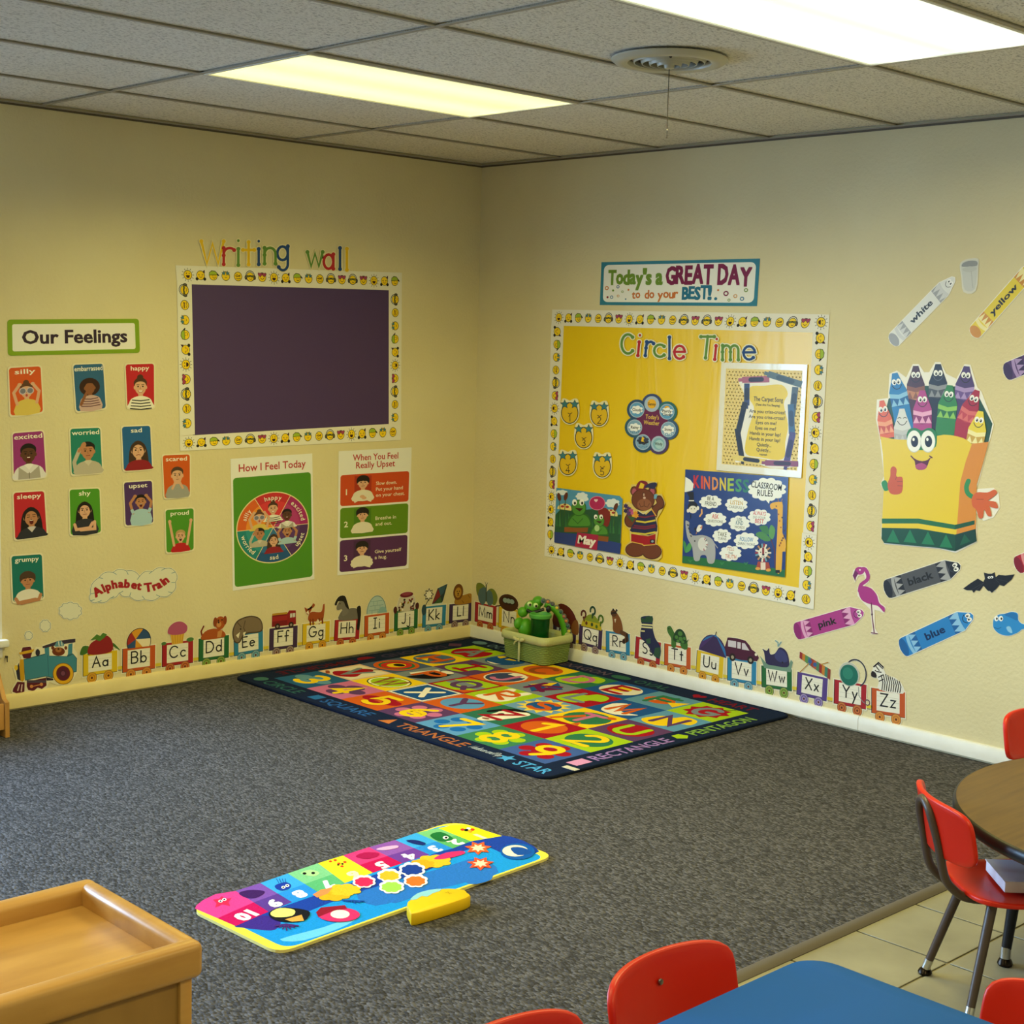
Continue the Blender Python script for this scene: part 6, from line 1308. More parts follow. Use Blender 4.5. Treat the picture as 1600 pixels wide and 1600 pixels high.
for c, col in enumerate((L0, L1, L2, L3, L4)):
    for r, q in enumerate(col):
        x, y = cell(c, r); B2.n = A.n+DN; B2.rect(x, y, x+sw, y+sh, q[1]); cx, cy = x+sw/2, y+sh/2; k = sw/2; g = B2.sub(cx, cy, k); sp, sc_ = q[2], q[3]; lc = q[4] if len(q) > 4 else Y_
        if sp == 'petal':
            for a in ((-.5, .0), (.5, .05), (0, .42), (0, -.46)): B2.ell(*a, .42, .3, sc_, 16)
        elif sp == 'dots':
            for i in range(6): a = PI/3*i+.3; B2.ell(.62*math.cos(a), .62*math.sin(a), .27, .27, sc_, 16)
            if q[0] == '9': B2.ell(0, 0, .5, .4, sc_, 16)
        elif sp == 'disc': B2.ell(0, 0, .82, .72, sc_, 24)
        elif sp == 'oval': B2.ell(.05, 0, .86, .78, sc_, 24); B2.poly([(-.9, -.9), (-.7, -.95), (-.1, .1), (-.3, .3)], O_).ell(.6, .6, .2, .16, O_).poly([(.2, -.95), (.55, -.98), (.3, -.55)], O_)
        elif sp == 'violin': B2.rect(-.86, -.86, .86, .86, '#DCD2BE'); B2.poly(sm([(-.6, -.55), (-.3, .1), (-.35, .5), (.0, .8), (.35, .5), (.3, .1), (.6, -.5), (.0, -.9)], 4), sc_); B2.line([(0, .6), (.25, 1.0)], .12, '#5A3A2A').line([(-.8, -.7), (-.5, -.9)], .16, '#9A4A30')
        elif sp == 'melon': B2.ell(0, 0, .9, .76, '#1E4A2A', 26).ell(0, 0, .85, .71, '#EDEBC0', 26).ell(0, 0, .76, .62, sc_, 26)
        elif sp == 'frame': B2.rect(-.98, -.98, .98, .98, '#1A2A56').rect(-.94, -.94, .94, .94, W_).rect(-.84, -.84, .84, .84, sc_)
        elif sp == 'zebra': B2.poly(sm([(-.2, -.95), (.2, -.95), (.42, -.4), (.6, .3), (.55, .8), (-.1, .85), (-.5, .6), (-.35, 0)], 4), sc_).poly(sm([(-.75, .1), (-.35, .9), (.3, .98), (.2, .8), (-.3, .5), (-.55, -.1)], 3), '#141418').ell(-.12, .05, .1, .14, '#141418').ell(0, -.75, .16, .1, '#8A5A4A')
        elif sp == 'rings': B2.ell(0, 0, .92, .86, O_, 26).ell(.02, 0, .74, .68, G_, 24).ell(.04, .02, .5, .46, Y_, 20).ell(.05, .1, .26, .2, '#1A2418')
        elif sp == 'pirate': B2.poly(sm([(-.3, -.95), (.5, -.5), (.6, .2), (.3, .9), (-.5, .6), (-.2, 0)], 3), sc_).poly([(-.75, -.4), (-.45, -.55), (-.2, .7), (-.5, .8)], W_).ell(.1, .75, .3, .2, W_)
        elif sp == 'quad': B2.rect(-.86, -.86, .86, .86, sc_).rect(-.86, -.25, .86, .2, GR).poly([(-.86, .86), (-.3, .86), (-.86, .3)], O_).poly([(.86, -.86), (.3, -.86), (.86, -.3)], O_)
        elif sp == 'rabbit': B2.poly(sm([(-.6, -.85), (.5, -.9), (.7, -.3), (.5, .2), (.5, .9), (.2, .9), (0, .3), (-.3, .9), (-.6, .8), (-.45, 0)], 3), sc_)
        elif sp == 'sun':
            B2.poly(star(0, 0, .98, .66, 12), '#E8C94A').ell(0, 0, .64, .6, sc_, 22)
        elif sp == 'house': B2.ell(0, -.05, .88, .8, sc_, 24).rect(-.5, -.3, .6, .2, '#6A4A5A').poly([(-.7, -.5), (-.3, -.1), (.1, -.5)], Y_)
        elif sp == 'blob': B2.poly(sm([(-.8, -.5), (-.6, .3), (-.2, .35), (0, .8), (.6, .7), (.8, .1), (.4, -.1), (.3, -.7), (-.3, -.85)], 4), sc_)
        elif sp == 'jar': B2.ell(0, 0, .8, .85, W_, 24).ell(0, -.02, .72, .77, sc_, 24).rect(-.3, .4, .5, .74, W_)
        elif sp == 'kite': B2.poly([(-.2, .95), (.7, .3), (.2, -.8), (-.7, -.1)], sc_).poly([(-.2, .95), (.1, .1), (-.7, -.1)], Y_).poly([(.7, .3), (.1, .1), (.2, -.8)], '#6A1A4A')
        elif sp == 'moon': B2.poly(sm([(-.8, .2), (-.5, -.7), (.3, -.85), (.85, -.3), (.3, -.4), (-.2, -.1), (-.4, .6)], 4), sc_)
        elif sp == 'apple': B2.poly(sm([(-.7, .3), (-.85, -.2), (-.4, -.8), (.1, -.7), (.6, -.8), (.85, -.1), (.6, .55), (.1, .45), (-.3, .6)], 4), sc_).line([(.05, .45), (.2, .95)], .1, '#2A2016')
        elif sp == 'ball':
            B2.ell(-.1, 0, .8, .8, B_, 22).poly(sm([(-.85, .3), (-.3, .1), (.3, .4), (.2, .8), (-.4, .8)], 3), Y_).poly(sm([(-.5, -.6), (.3, -.5), (.5, -.1), (.1, -.75)], 3), W_)
        elif sp == 'egg': B2.ell(0, 0, .85, .74, '#DAD2C0', 26).ell(-.1, .1, .45, .4, Y_, 20)
        elif sp == 'fish': B2.ell(-.1, -.05, .62, .46, sc_, 20).poly([(.3, -.1), (.9, .4), (.85, -.5)], Y_).poly([(-.3, .35), (.2, .75), (.3, .3)], G_).ell(-.35, -.1, .14, .12, W_).ell(-.36, -.1, .07, .07, '#141418')
        elif sp == 'flower': B2.poly(star(0, 0, .86, .66, 9), sc_).ell(0, 0, .6, .56, sc_, 18).line([(.1, .5), (.5, .9)], .07, '#141418')
        B2.n = max(B2.n, A.n+14*DN); h = 1.15 if q[0].isdigit() else 1.0
        write(B2, q[0], 0, -h/2, h, .25 if q[0].isdigit() else .23, lc, al='c', w=(.62 if q[0] in '14IJ' else .8) if GL[q[0]][0] < .95 else .95)
        B2.f = g
B2.build('picture_squares', t)
C = Art(FL, 0, 'rug').like(A); m_ = bx*.5
def wordalong(word, x, y, col, ang, L): C.text(word, x, y, .062, col, w=L, ang=ang, bold=.015, al='l')
f0 = C.f
C.ell(.105, m_+.01, .034, .034, '#3E6A66', 20); wordalong('CIRCLE', .16, m_-.03, '#2F5E5C', 0, .26)
C.rect(.5, m_-.025, .56, m_+.035, '#2A6AA8'); wordalong('SQUARE', .59, m_-.03, '#2A5A9C', 0, .32)
C.poly([(.99, m_-.03), (1.06, m_-.03), (1.03, m_+.04)], '#C0703A'); wordalong('TRIANGLE', 1.09, m_-.03, '#A8623A', 0, .4)
C.poly([(p[0], p[1]) for p in star(1.71, m_+.005, .042, .018)], '#4A9AD8'); wordalong('STAR', 1.77, m_-.03, '#4A9AD8', 0, .17)
write(C, 'Madisson and Pop', 1.51, m_-.006, .036, .0028, '#B9C3CE', gap=.1, w=.165, slant=.2)
# far side, along the near edge of the right-hand wall
yb = RH-m_
C.ell(.1, yb, .045, .036, '#5E8294', 8); wordalong('OCTAGON', .17, yb-.03, '#5E7A90', 0, .34); C.poly(ell(.56, yb, .04, .04, 6), '#7A5A66'); wordalong('HEXAGON', .63, yb-.03, '#5A4A5A', 0, .36)
C.ell(1.07, yb, .055, .032, '#2F5E4A', 20); wordalong('OVAL', 1.16, yb-.03, '#2C5850', 0, .2); C.poly(heart(1.53, yb, .036), '#8E1428'); wordalong('HEART', 1.6, yb-.03, '#6E1426', 0, .24)
# long edges across: near edge reads along +x
C.poly([(RW-m_-.028, .2), (RW-m_+.028, .2), (RW-m_+.028, .285), (RW-m_-.028, .285)], '#D090C0'); C.text('RECTANGLE', RW-m_+.03, .31, .062, '#9A7AC0', w=.44, ang=90, bold=.015, al='l'); C.poly(ell(RW-m_, .82, .036, .036, 5), '#9DBE1E'); C.text('PENTAGON', RW-m_+.03, .88, .062, '#7FA84A', w=.4, ang=90, bold=.015, al='l')
# edge by the other wall reads the other way round
C.poly(star(m_, RH-.2, .045, .045, 2), '#5A3A5A'); C.text('DIAMOND', m_-.03, RH-.27, .062, '#3E3656', w=.4, ang=-90, bold=.015, al='l'); C.poly(ell(m_, RH-.76, .05, .05, 12, 90, 270), '#7A1A2A'); C.text('SEMICIRCLE', m_-.03, RH-.83, .062, '#5A1A2A', w=.44, ang=-90, bold=.015, al='l')
C.build('border_lettering', t)
B = MB().m(mat('#C9C3B2', 'cloth')); p = on_plane(893, 1201, Vector((0, 0, .01)), Vector((0, 0, 1))); 
B.prism([(p.x-.014, p.y-.028), (p.x+.014, p.y-.028), (p.x+.014, p.y+.036), (p.x-.014, p.y+.036)], .0104, .0118); o = B.build('sewn_tag', t, -Vector(t.location))
o['label'] = 'white sewn tag at the rug corner'
# navy overlock binding round the rug edge
b = MB().m(mat('#141D33', 'rug')); P = [FL.at(-RY0+u, RX0+v, .006) for u, v in rrect(0, 0, RW, RH, .05, 8)]; b.tube(P+P[:1], .006, 8, caps=False); b.build('binding', t, -Vector(t.location))

# ------------------------------------------------------------------ musical number mat
A = Art(FL, .0005, 'cloth'); A.zoom(280, 1270, .375)
M0 = [(48, 412), (75, 385), (140, 350), (1080, 62), (1150, 50), (1200, 50), (1245, 62), (1520, 165), (1556, 185), (1552, 205), (1500, 232), (480, 580), (420, 592), (370, 582), (80, 440)]
Q4 = [FL.px(*p) for p in [(297, 1425), (712, 1285), (866, 1341), (436, 1494)]]
A.f = lambda x, y: (x, y); A.slab(roundpoly(Q4, [.05, .09, .05, .05]), .008, '#E9D64A', '#E6D98C'); A.zoom(280, 1270, .375)
t = root('play_mat', A, 'bright blue sea-life number play mat with a yellow rim on the grey carpet', 'play mat'); A.build('padded_mat', t)
inn = [(60, 412), (85, 388), (150, 355), (1085, 74), (1150, 60), (1195, 60), (1240, 74), (1510, 172), (1540, 188), (1535, 200), (1490, 222), (475, 568), (420, 578), (375, 568), (95, 438)]
B = Art(FL, 0, 'cloth').like(A); BL = '#1D8FDC'; cq = sum((Vector(q) for q in Q4), Vector((0, 0)))/4
gz = B.f; B.f = lambda x, y: (x, y); I4 = [tuple(cq+(Vector(q)-cq)*.972) for q in Q4]; I4 = [(q[0]+(cq.x-q[0])*.01, q[1]+(cq.y-q[1])*.03) for q in I4]; B.poly(roundpoly(I4, [.045, .085, .045, .045]), BL); B.f = gz
B.poly(sm([(230, 485), (330, 440), (700, 310), (1220, 130), (1380, 110), (1500, 172), (1380, 190), (1240, 150), (1040, 250), (700, 360), (420, 470), (300, 490)], 3), '#1D3F9E'); B.poly(sm([(235, 482), (330, 440), (420, 460), (400, 500), (330, 500)], 3), '#3E2A86')
for p in ([(740, 350), (900, 300), (1100, 240), (1250, 200), (1330, 260), (1200, 300), (1000, 350), (820, 400)], [(1180, 270), (1290, 250), (1300, 290), (1210, 310)], [(880, 360), (1000, 310), (1020, 340), (900, 390)], [(420, 540), (600, 490), (740, 440), (700, 480), (520, 545)]): B.poly(sm(p, 3), ['#2A6FC4', '#6AC0EE', '#5AB4EA', '#4AAEEC'][len(p) % 4])
B.build('sea_print', t)
C = Art(FL, 0, 'cloth').like(B)
def band(t0, t1):     # strip of the number side between two parameters along its length
    top = lambda s: (150+(1085-150)*s, 352+(74-352)*s); bot = lambda s: (330+(1340-330)*s, 442+(112-442)*s)
    return top, bot
NUM = [('10', '#E0408C', '#C4145A'), ('9', '#7A4EA8', '#5A3A90'), ('8', '#3AA0E4', '#2A8ADC'), ('7', '#7CC08A', '#5AAE74'), ('6', '#F2DE2A', '#F2DE2A'), ('5', '#DC3A7A', '#C01450'), ('4', '#8A54A8', '#6A3C98'), ('3', '#3AA0E0', '#2A86D8'), ('2', '#74B878', '#58A662'), ('1', '#F4E21E', '#F4E21E')]
TOPX = [(66, 412), (235, 338), (338, 305), (452, 265), (578, 222), (682, 190), (790, 155), (900, 125), (988, 95), (1080, 75), (1190, 60)]
BOTX = [(235, 485), (372, 425), (470, 385), (582, 345), (690, 305), (806, 262), (930, 222), (1042, 186), (1140, 160), (1215, 130), (1345, 108)]
for i, (n, c1, c2) in enumerate(NUM):
    a, b_, c, d = TOPX[i], TOPX[i+1], BOTX[i+1], BOTX[i]; m1, m2 = mid(a, d, .55), mid(b_, c, .55)
    C.poly([a, b_, c, d] if 0 < i < 9 else [a, (72, 398), (100, 376), (150, 352), b_, c, d] if i == 0 else [a, (1140, 62), b_, (1240, 74), c, d], c1); C.n -= DN*.5; C.poly([m1, m2, c, d], c2); C.n -= DN*.5
C.n += DN; C.build('number_squares', t)
D = Art(FL, 0, 'cloth').like(C)
for i, (n, c1, c2) in enumerate(NUM):
    a, b_, c, d = TOPX[i], TOPX[i+1], BOTX[i+1], BOTX[i]; q = mid(mid(a, b_, .5), mid(d, c, .5), .8)
    g = D.f; pu = Vector(g(*q)); ex = (Vector(g(*d))-Vector(g(*a))).normalized(); ey = Vector((ex.y, -ex.x)) 
    # the numerals face the far side of the mat
    vx = (Vector(g(*a))-Vector(g(*b_))).normalized(); vy = (Vector(g(*d))-Vector(g(*a))).normalized()
    D.f = lambda x, y, pu=pu, vx=vx, vy=vy: tuple(pu+vx*x+vy*y)
    D.text(n, 0, -.02, .05, '#F2F0F4' if i not in (4, 9) else '#F8F2B8', bold=.06); D.f = g
D.build('numeral_print', t)
F = Art(FL, 0, 'cloth').like(D)
def eyes(x, y, s=10):
    for q in (-1, 1): F.ell(x+q*s*.9, y-q*s*.4, s, s*.62, '#F4F4F4', 12).ell(x+q*s*.9, y-q*s*.4, s*.5, s*.34, '#141418', 8)
F.poly([(140, 375), (165, 372), (178, 360), (190, 372), (218, 368), (205, 385), (212, 402), (180, 395), (150, 408), (155, 390)], '#D42A50'); eyes(180, 378, 9)
F.poly(sm([(248, 348), (290, 335), (350, 338), (352, 350), (320, 368), (280, 368)], 3), '#3E1E5C'); F.poly(sm([(400, 315), (440, 302), (465, 312), (460, 328), (430, 338), (405, 330)], 3), '#1E3A9C'); eyes(442, 320, 9)
for k in range(4): F.line([(415+10*k, 305), (405+12*k, 288)], 2.5, '#1E3A9C')
F.poly(sm([(505, 265), (545, 250), (585, 262), (560, 278)], 3), '#A8D890'); F.ell(522, 266, 8, 5, '#141418').ell(558, 264, 8, 5, '#141418')
for x, y in ((630, 215), (650, 210), (690, 218), (678, 236), (665, 224)): F.ell(x, y, 7, 4, '#D8401E')
F.ell(662, 230, 5, 3, '#141418').ell(680, 226, 5, 3, '#141418'); F.poly(sm([(735, 195), (770, 178), (830, 180), (825, 195), (780, 205)], 3), '#A8184E'); F.poly(sm([(820, 165), (850, 155), (905, 148), (910, 158), (860, 168)], 3), '#E0A8D0').poly(sm([(945, 128), (980, 125), (1025, 138), (1015, 148), (970, 140)], 3), '#1A2A6A').poly(sm([(1045, 105), (1090, 92), (1140, 118), (1120, 130), (1075, 128)], 3), '#1E6A34'); F.ell(1110, 116, 12, 7, '#E8F0E8').ell(1112, 116, 6, 4, '#141418')
for x, y, c in ((1180, 82, '#C8341E'), (1205, 78, '#F0F0F0'), (1222, 82, '#C8341E'), (1212, 90, '#D8A02A'), (1196, 84, '#141418')): F.ell(x, y, 9, 5, c)
# round and fan corals, pebbles, starfish, weed of the lower sea
for x, y, r, c in ((640, 355, 70, '#E8A81E'), (690, 335, 66, '#F0B82A'), (1060, 215, 70, '#F0B42A'), (1010, 228, 52, '#E8A020')): F.poly(cloudpts(x, y, r, r*.36, 7, .2), c)
F.poly(sm([(1060, 205), (1110, 180), (1180, 172), (1185, 185), (1110, 205)], 3), '#D0306A'); F.poly([(556, 355), (590, 335), (640, 325), (620, 350), (575, 368)], '#E88A50')
for x, y, r, c in ((770, 300, 42, '#D02A56'), (875, 275, 44, '#F0B02A'), (970, 250, 48, '#1D3C92'), (885, 322, 46, '#9ACB52'), (985, 297, 44, '#E8702A')): F.poly(cloudpts(x, y, r*1.12, r*.62, 8, .14), '#F2F0EA'); F.poly(cloudpts(x, y+2, r*.9, r*.46, 8, .14), c)
for x, y, c, c2 in ((1245, 160, '#E05A2A', '#F2D0B0'), (1255, 225, '#E0502A', '#F4C8B0')): F.poly([(x+p[0], y+p[1]*.5) for p in star(0, 0, 58, 34, 7)], c); F.poly([(x+p[0], y+p[1]*.5) for p in star(0, 0, 34, 18, 7)], c2)
F.ell(1410, 175, 72, 34, '#1456A8').ell(1400, 172, 54, 24, '#E8E2C8').poly(sm([(1380, 160), (1430, 158), (1470, 180), (1410, 190)], 3), '#1C4C9C')
F.poly(sm([(375, 430), (420, 410), (500, 415), (545, 430), (520, 465), (440, 470), (385, 455)], 3), '#1B1A1E').poly(sm([(380, 432), (420, 412), (480, 420), (470, 445), (400, 450)], 3), '#E6E07A').poly([(440, 460), (510, 440), (520, 465), (470, 470)], '#D8A04A')
F.ell(665, 440, 88, 30, '#D0326A').poly([(570, 430), (590, 410), (690, 400), (700, 415), (640, 425), (580, 450)], '#8E1A2E').ell(670, 438, 40, 18, '#E8ECD8')
for k in range(7): F.line([(445, 480), (400+16*k, 505-6*abs(k-3))], 6, '#4A2A6E')
for k in range(6): F.line([(720, 380), (680+18*k, 392-4*abs(k-3))], 5, '#1B4C9E')
F.build('sea_life_print', t)
# yellow music box on the near edge
def fpt(px, py, z): d = ray(px, py); q = CAM+d*((z-CAM.z)/d.z); return (q.x, q.y)
H1 = .036; top = [fpt(*p, H1) for p in [(637, 1408), (660, 1397), (690, 1388), (722, 1389), (730, 1394), (729, 1402), (652, 1426), (640, 1422)]]
b = MB().m(mat('#E8BE0E', 'plastic')); b.prism(sm(top, 3), .0005, H1, bev=.005); o = b.build('music_box', t, -Vector(t.location))
A2 = Art(Plane((0, 0, H1), (0, -1, 0), (1, 0, 0)), .0004, 'plastic'); A2.zoom(540, 1280, .2125)
A2.poly(sm([(475, 590), (530, 545), (620, 520), (700, 512), (690, 530), (640, 545), (600, 570), (560, 565), (520, 590)], 2), '#8CCBD8'); A2.line([(735, 540), (780, 545)], 3, '#A88A10').line([(750, 530), (765, 552)], 3, '#A88A10'); A2.build('speaker_print', t)
bb = MB().m(mat('#C8361E', 'plastic')); q = fpt(692, 1416, .018); bb.box((q[0]-.008, q[1]-.003, .012), (q[0]+.008, q[1]+.004, .024), .002, rz=.06); bb.build('switch', t, -Vector(t.location))
ROUND = (-1.527, -4.323, .589, .45); LEGA = math.radians(112); LEGR = .443
CHAIRS = [(-1.873, -4.011, math.radians(-39.3), 'red child chair with a white paper box on its seat, at the round table'),
          (-3.253, -4.283, -PI/2, 'red child chair tucked under the long far side of the blue table'),
          (-3.656, -4.3, -PI/2, 'red child chair with only its back tip in view, beside the cabinet end'),
          (-3.059, -4.64, PI, 'red child chair at the short end of the blue table'),
          (-1.089, -3.824, math.radians(-110), 'red child chair on the wall side of the round table')]
# ------------------------------------------------------------------ wicker basket with liner
def loop(hx, hy, r, n=12):
    return rrect(-hx, -hy, hx, hy, r, n)
BX, BY, BZ = -.127, -.618, .0098
t = E('basket', 'green wicker basket with a pale cloth liner in the room corner', 'basket', (BX, BY, BZ))
WK = mat('#7F9250', 'cloth'); LN = mat('#B9BE88', 'cloth')
def dense(hx, hy, r, N=150):
    P = rrect(-hx, -hy, hx, hy, r, 10); L = [0]
    for a, c in zip(P, P[1:]+P[:1]): L.append(L[-1]+math.dist(a, c))
    out = []
    for k in range(N):
        d = L[-1]*k/N; i = max(j for j in range(len(P)) if L[j] <= d+1e-9); a, c = P[i], P[(i+1) % len(P)]; f = (d-L[i])/max(1e-9, L[i+1]-L[i])
        out.append((a[0]+(c[0]-a[0])*f, a[1]+(c[1]-a[1])*f))
    return out
def sweep(mb, prof, hx, hy, r, N=150, weave=0, rows=0):
    b = bmesh.new(); rings = []
    for i, (o, z) in enumerate(prof):
        base = dense(hx+o, hy+o, r+max(o, 0)*.5, N); ring = []
        for k, (x, y) in enumerate(base):
            w_ = weave*.35*math.sin(2*PI*(k/N*34)+(i//4 % 2)*PI)*math.sin(PI*(i % 4)/4) if weave else 0
            bul = weave*math.sin(PI*(i % 4)/4) if weave else 0
            l = math.hypot(x, y); ring.append(b.verts.new((x*(1+(w_+bul)/l), y*(1+(w_+bul)/l), z)))
        rings.append(ring)
    for p, q in zip(rings, rings[1:]):
        for k in range(N): b.faces.new((p[k], p[(k+1) % N], q[(k+1) % N], q[k]))
    mb._new(b, True)
b = MB().m(WK); prof = [(.0+.012*(i/56), .004+.122*i/56) for i in range(57)]
sweep(b, prof, .088, .138, .03, 260, .0045); b.box((-.08, -.13, .002), (.08, .13, .008)); b.build('wicker_body', t, auto=False)
b = MB().m(LN); sweep(b, [(.016, .1), (.021, .103), (.022, .118), (.02, .134), (.012, .139), (.004, .136), (-.002, .12), (-.006, .06), (-.008, .012)], .088, .138, .03, 110); b.box((-.078, -.128, .01), (.078, .128, .013)); b.build('cloth_liner', t, auto=False)
b = MB().m(mat('#C6C68E', 'cloth')); x = -.1125
b.box((x-.003, .0, .004), (x, .012, .112), .001); 
for q, rz in ((1, .5), (-1, -.35)): b.ball((x-.006, .006+q*.02, .112), (.006, .02, .009), 2, Matrix.Rotation(q*.35, 3, 'X'))
b.ball((x-.009, .006, .112), .008, 2); b.tube([(x-.006, .004, .112), (x-.008, .03, .095), (x-.008, .034, .085)], .004, 6); b.build('ribbon_bow', t)

# toys: placed in an upright plane through the basket
TP = Plane((-.145, -.62, 0), (.7214, -.6925, 0), (0, 0, 1))
def tp(px, py, n=0): u, v = TP.px(px, py); return TP.at(u, v, n)
GRN = mat('#4E9A1E', 'plastic'); GR2 = mat('#2F7A2A', 'plastic'); BLK_ = mat('#17181C', 'plastic')
c0 = tp(830, 950)
t = E('frog_toy', 'bright green frog toy with big eyes peering over the basket', 'toy', (c0.x, c0.y, .06))
L = lambda p: Vector(p)-Vector(t.location)
b = MB().m(GRN).ball(L(tp(832, 951, -.04)), (.043, .038, .034), 3).ball(L(tp(817, 958, -.03)), .026, 3).ball(L(tp(841, 943, -.05)), (.03, .028, .028), 3); b.build('head', t)
b = MB().m(GRN).ball(L(tp(822, 984, -.025)), (.042, .036, .052), 3).ball(L(tp(811, 975, -.015)), (.03, .02, .03), 3); b.build('body', t)
for px_, py_ in ((827.5, 944.5), (837, 946.5)):
    e = MB().m(mat('#C9E2A0', 'plastic')).ball(L(tp(px_, py_, -.009)), .0125, 3).build('eye', t); MB().m(BLK_).ball(L(tp(px_+.8, py_+.2, .001)), .0062, 2).build('pupil', e)
b = MB().m(BLK_).tube([L(tp(823, 953, -.004)), L(tp(831, 957, 0)), L(tp(840, 955, -.002)), L(tp(850, 952, -.006))], .0075, 8).ball(L(tp(857, 951, .012)), (.014, .012, .018), 2); b.build('dark_mouth', t)
# translucent green jar
cj = tp(843, 998, .045)
t = E('toy_jar', 'translucent green toy jar holding a yellow piece, in the basket front', 'toy', (cj.x, cj.y, .03))
hj = tp(843, 956, .045).z-.03
GJ = mat('#1E8A3A', 'glass'); b = MB().m(GJ).lathe([(.0, 0), (.034, 0), (.04, .006), (.046, hj-.02), (.044, hj-.02), (.038, .008), (0, .004)], seg=36); b.build('jar_body', t)
MB().m(mat('#4FA045', 'plastic')).lathe([(.046, hj-.022), (.053, hj-.018), (.055, hj-.004), (.05, hj+.002), (.046, hj-.002), (.044, hj-.018)], seg=36).build('jar_rim', t)
MB().m(mat('#C9D21E', 'plastic')).lathe([(0, .006), (.03, .006), (.032, hj*.45), (.022, hj*.5), (0, hj*.5)], seg=24).build('yellow_piece', t)
# arched toy with round studs
ca = tp(850, 990, -.015)
t = E('arch_toy', 'green arched toy with a row of coloured round studs, in the basket back', 'toy', (ca.x, ca.y, .05))
L = lambda p: Vector(p)-Vector(t.location)
ST = [(849, 939.5, '#3E5A5E'), (856, 941, '#C07A4A'), (863, 945, '#4A4A56'), (870, 950.5, '#D8C24A'), (876, 957, '#2E5A5A'), (881, 964, '#A86A62'), (884.5, 971, '#C07A52'), (887, 979, '#2E5A62'), (889, 987, '#D8CC5A')]
path = [(852, 944.5), (856, 946.5), (864, 951), (871, 957.5), (876, 965), (879, 973), (881.5, 982), (883, 996)]
b = MB().m(GRN); b.tube([L(tp(x, y, -.02)) for x, y in sm(path, 3, False)], .017, 12); b.build('arch_body', t)
for x, y, c in ST:
    d = TP.N; M3 = d.to_track_quat('Z', 'Y').to_matrix(); p = L(tp(x, y, -.012))
    o = MB().m(mat('#6F7476', 'plastic')).lathe([(0, -.012), (.0125, -.012), (.0135, 0), (.0115, .005), (.008, .004)], p, 20, M3).build('stud', t)
    MB().m(mat(c, 'plastic')).ball(p+d*.003, .0085, 2).build('stud_cap', o)
ck = tp(866, 985, .02)
t = E('toy_cup', 'dark blue small toy cup beside the green jar in the basket', 'toy', (ck.x, ck.y, .04))
MB().m(mat('#22303A', 'glass')).lathe([(0, 0), (.018, 0), (.021, .08), (.019, .08), (.016, .004), (0, .004)], seg=24).build('cup_body', t); MB().m(mat('#2A3A40', 'plastic')).lathe([(.0195, .076), (.0225, .077), (.0225, .083), (.0195, .084)], seg=24).build('cup_rim', t)

# ------------------------------------------------------------------ low wooden cabinet with tray top
t = E('cabinet', 'low honey maple cabinet with a raised rim around its tray top', 'cabinet', (-4.5, -3.525, 0))
x0, x1, y0, y1, zt = -5.05, -3.93, -3.71, -3.34, .6; L = lambda x, y, z: (x+4.5, y+3.525, z)
RW_ = .034
def rbox(b, a, c, bev, **k): b.box(L(*a), L(*c), bev, **k)
b = MB().m(MAPLE); rbox(b, (x0+.02, y0+.02, zt-.055), (x1-.02, y1-.02, zt-.035), .001); b.build('tray_top', t)
for nm, a, c in (('front_rail', (x0, y0, zt-.06), (x1, y0+RW_, zt)), ('rear_rail', (x0, y1-RW_, zt-.06), (x1, y1, zt)), ('end_rail', (x1-RW_, y0+RW_*.6, zt-.06), (x1, y1-RW_*.6, zt)), ('end_rail', (x0, y0+RW_*.6, zt-.06), (x0+RW_, y1-RW_*.6, zt))):
    b = MB().m(MAPLE); rbox(b, a, c, .013, seg=4); b.build(nm, t)
b = MB().m(MAPLE_D); rbox(b, (x0+.03, y0+.02, .05), (x1-.036, y0+.032, zt-.05), .001); b.build('back_panel', t)
for xx in (x0+.014, x1-.036): b = MB().m(MAPLE); rbox(b, (xx, y0+.014, .03), (xx+.022, y1-.014, zt-.05), .003); b.build('side_panel', t)
for zz_ in (.07, .3): b = MB().m(MAPLE); rbox(b, (x0+.036, y0+.032, zz_), (x1-.036, y1-.02, zz_+.018), .001); b.build('shelf', t)
for xx in (x0+.06, x1-.06):
    for yy in (y0+.05, y1-.05): b = MB().m(BLK_); b.lathe([(0, 0), (.016, 0), (.018, .006), (.018, .03), (0, .032)], L(xx, yy, 0), 16); b.build('foot', t)

# wooden display shelf at the left edge under the window
t = E('display_shelf', 'wooden display shelf end standing under the window by the train engine', 'shelf', (-3.1, -.2, 0)); L = lambda x, y, z: (x+3.1, y+.2, z)
for xx in (-3.5, -2.705):
    b = MB().m(OAK); b.prism([(p[0]+.2, p[1]) for p in [(-.04, 0), (-.37, 0), (-.37, .135), (-.345, .145), (-.2, .4), (-.2, .5), (-.04, .5)]], xx+3.1, xx+.018+3.1, 'x', bev=.002); b.build('side_panel', t)
for a, c in (((-3.48, -.365, .03), (-2.706, -.35, .13)), ((-3.48, -.28, .2), (-2.706, -.268, .3)), ((-3.48, -.21, .36), (-2.706, -.198, .45))): b = MB().m(OAK); b.box(L(*a), L(*c), .002); b.build('front_lip', t)
for a, c in (((-3.48, -.35, .03), (-2.706, -.05, .045)), ((-3.48, -.268, .2), (-2.706, -.05, .215)), ((-3.48, -.198, .36), (-2.706, -.05, .375))): b = MB().m(OAK); b.box(L(*a), L(*c)); b.build('shelf_board', t)

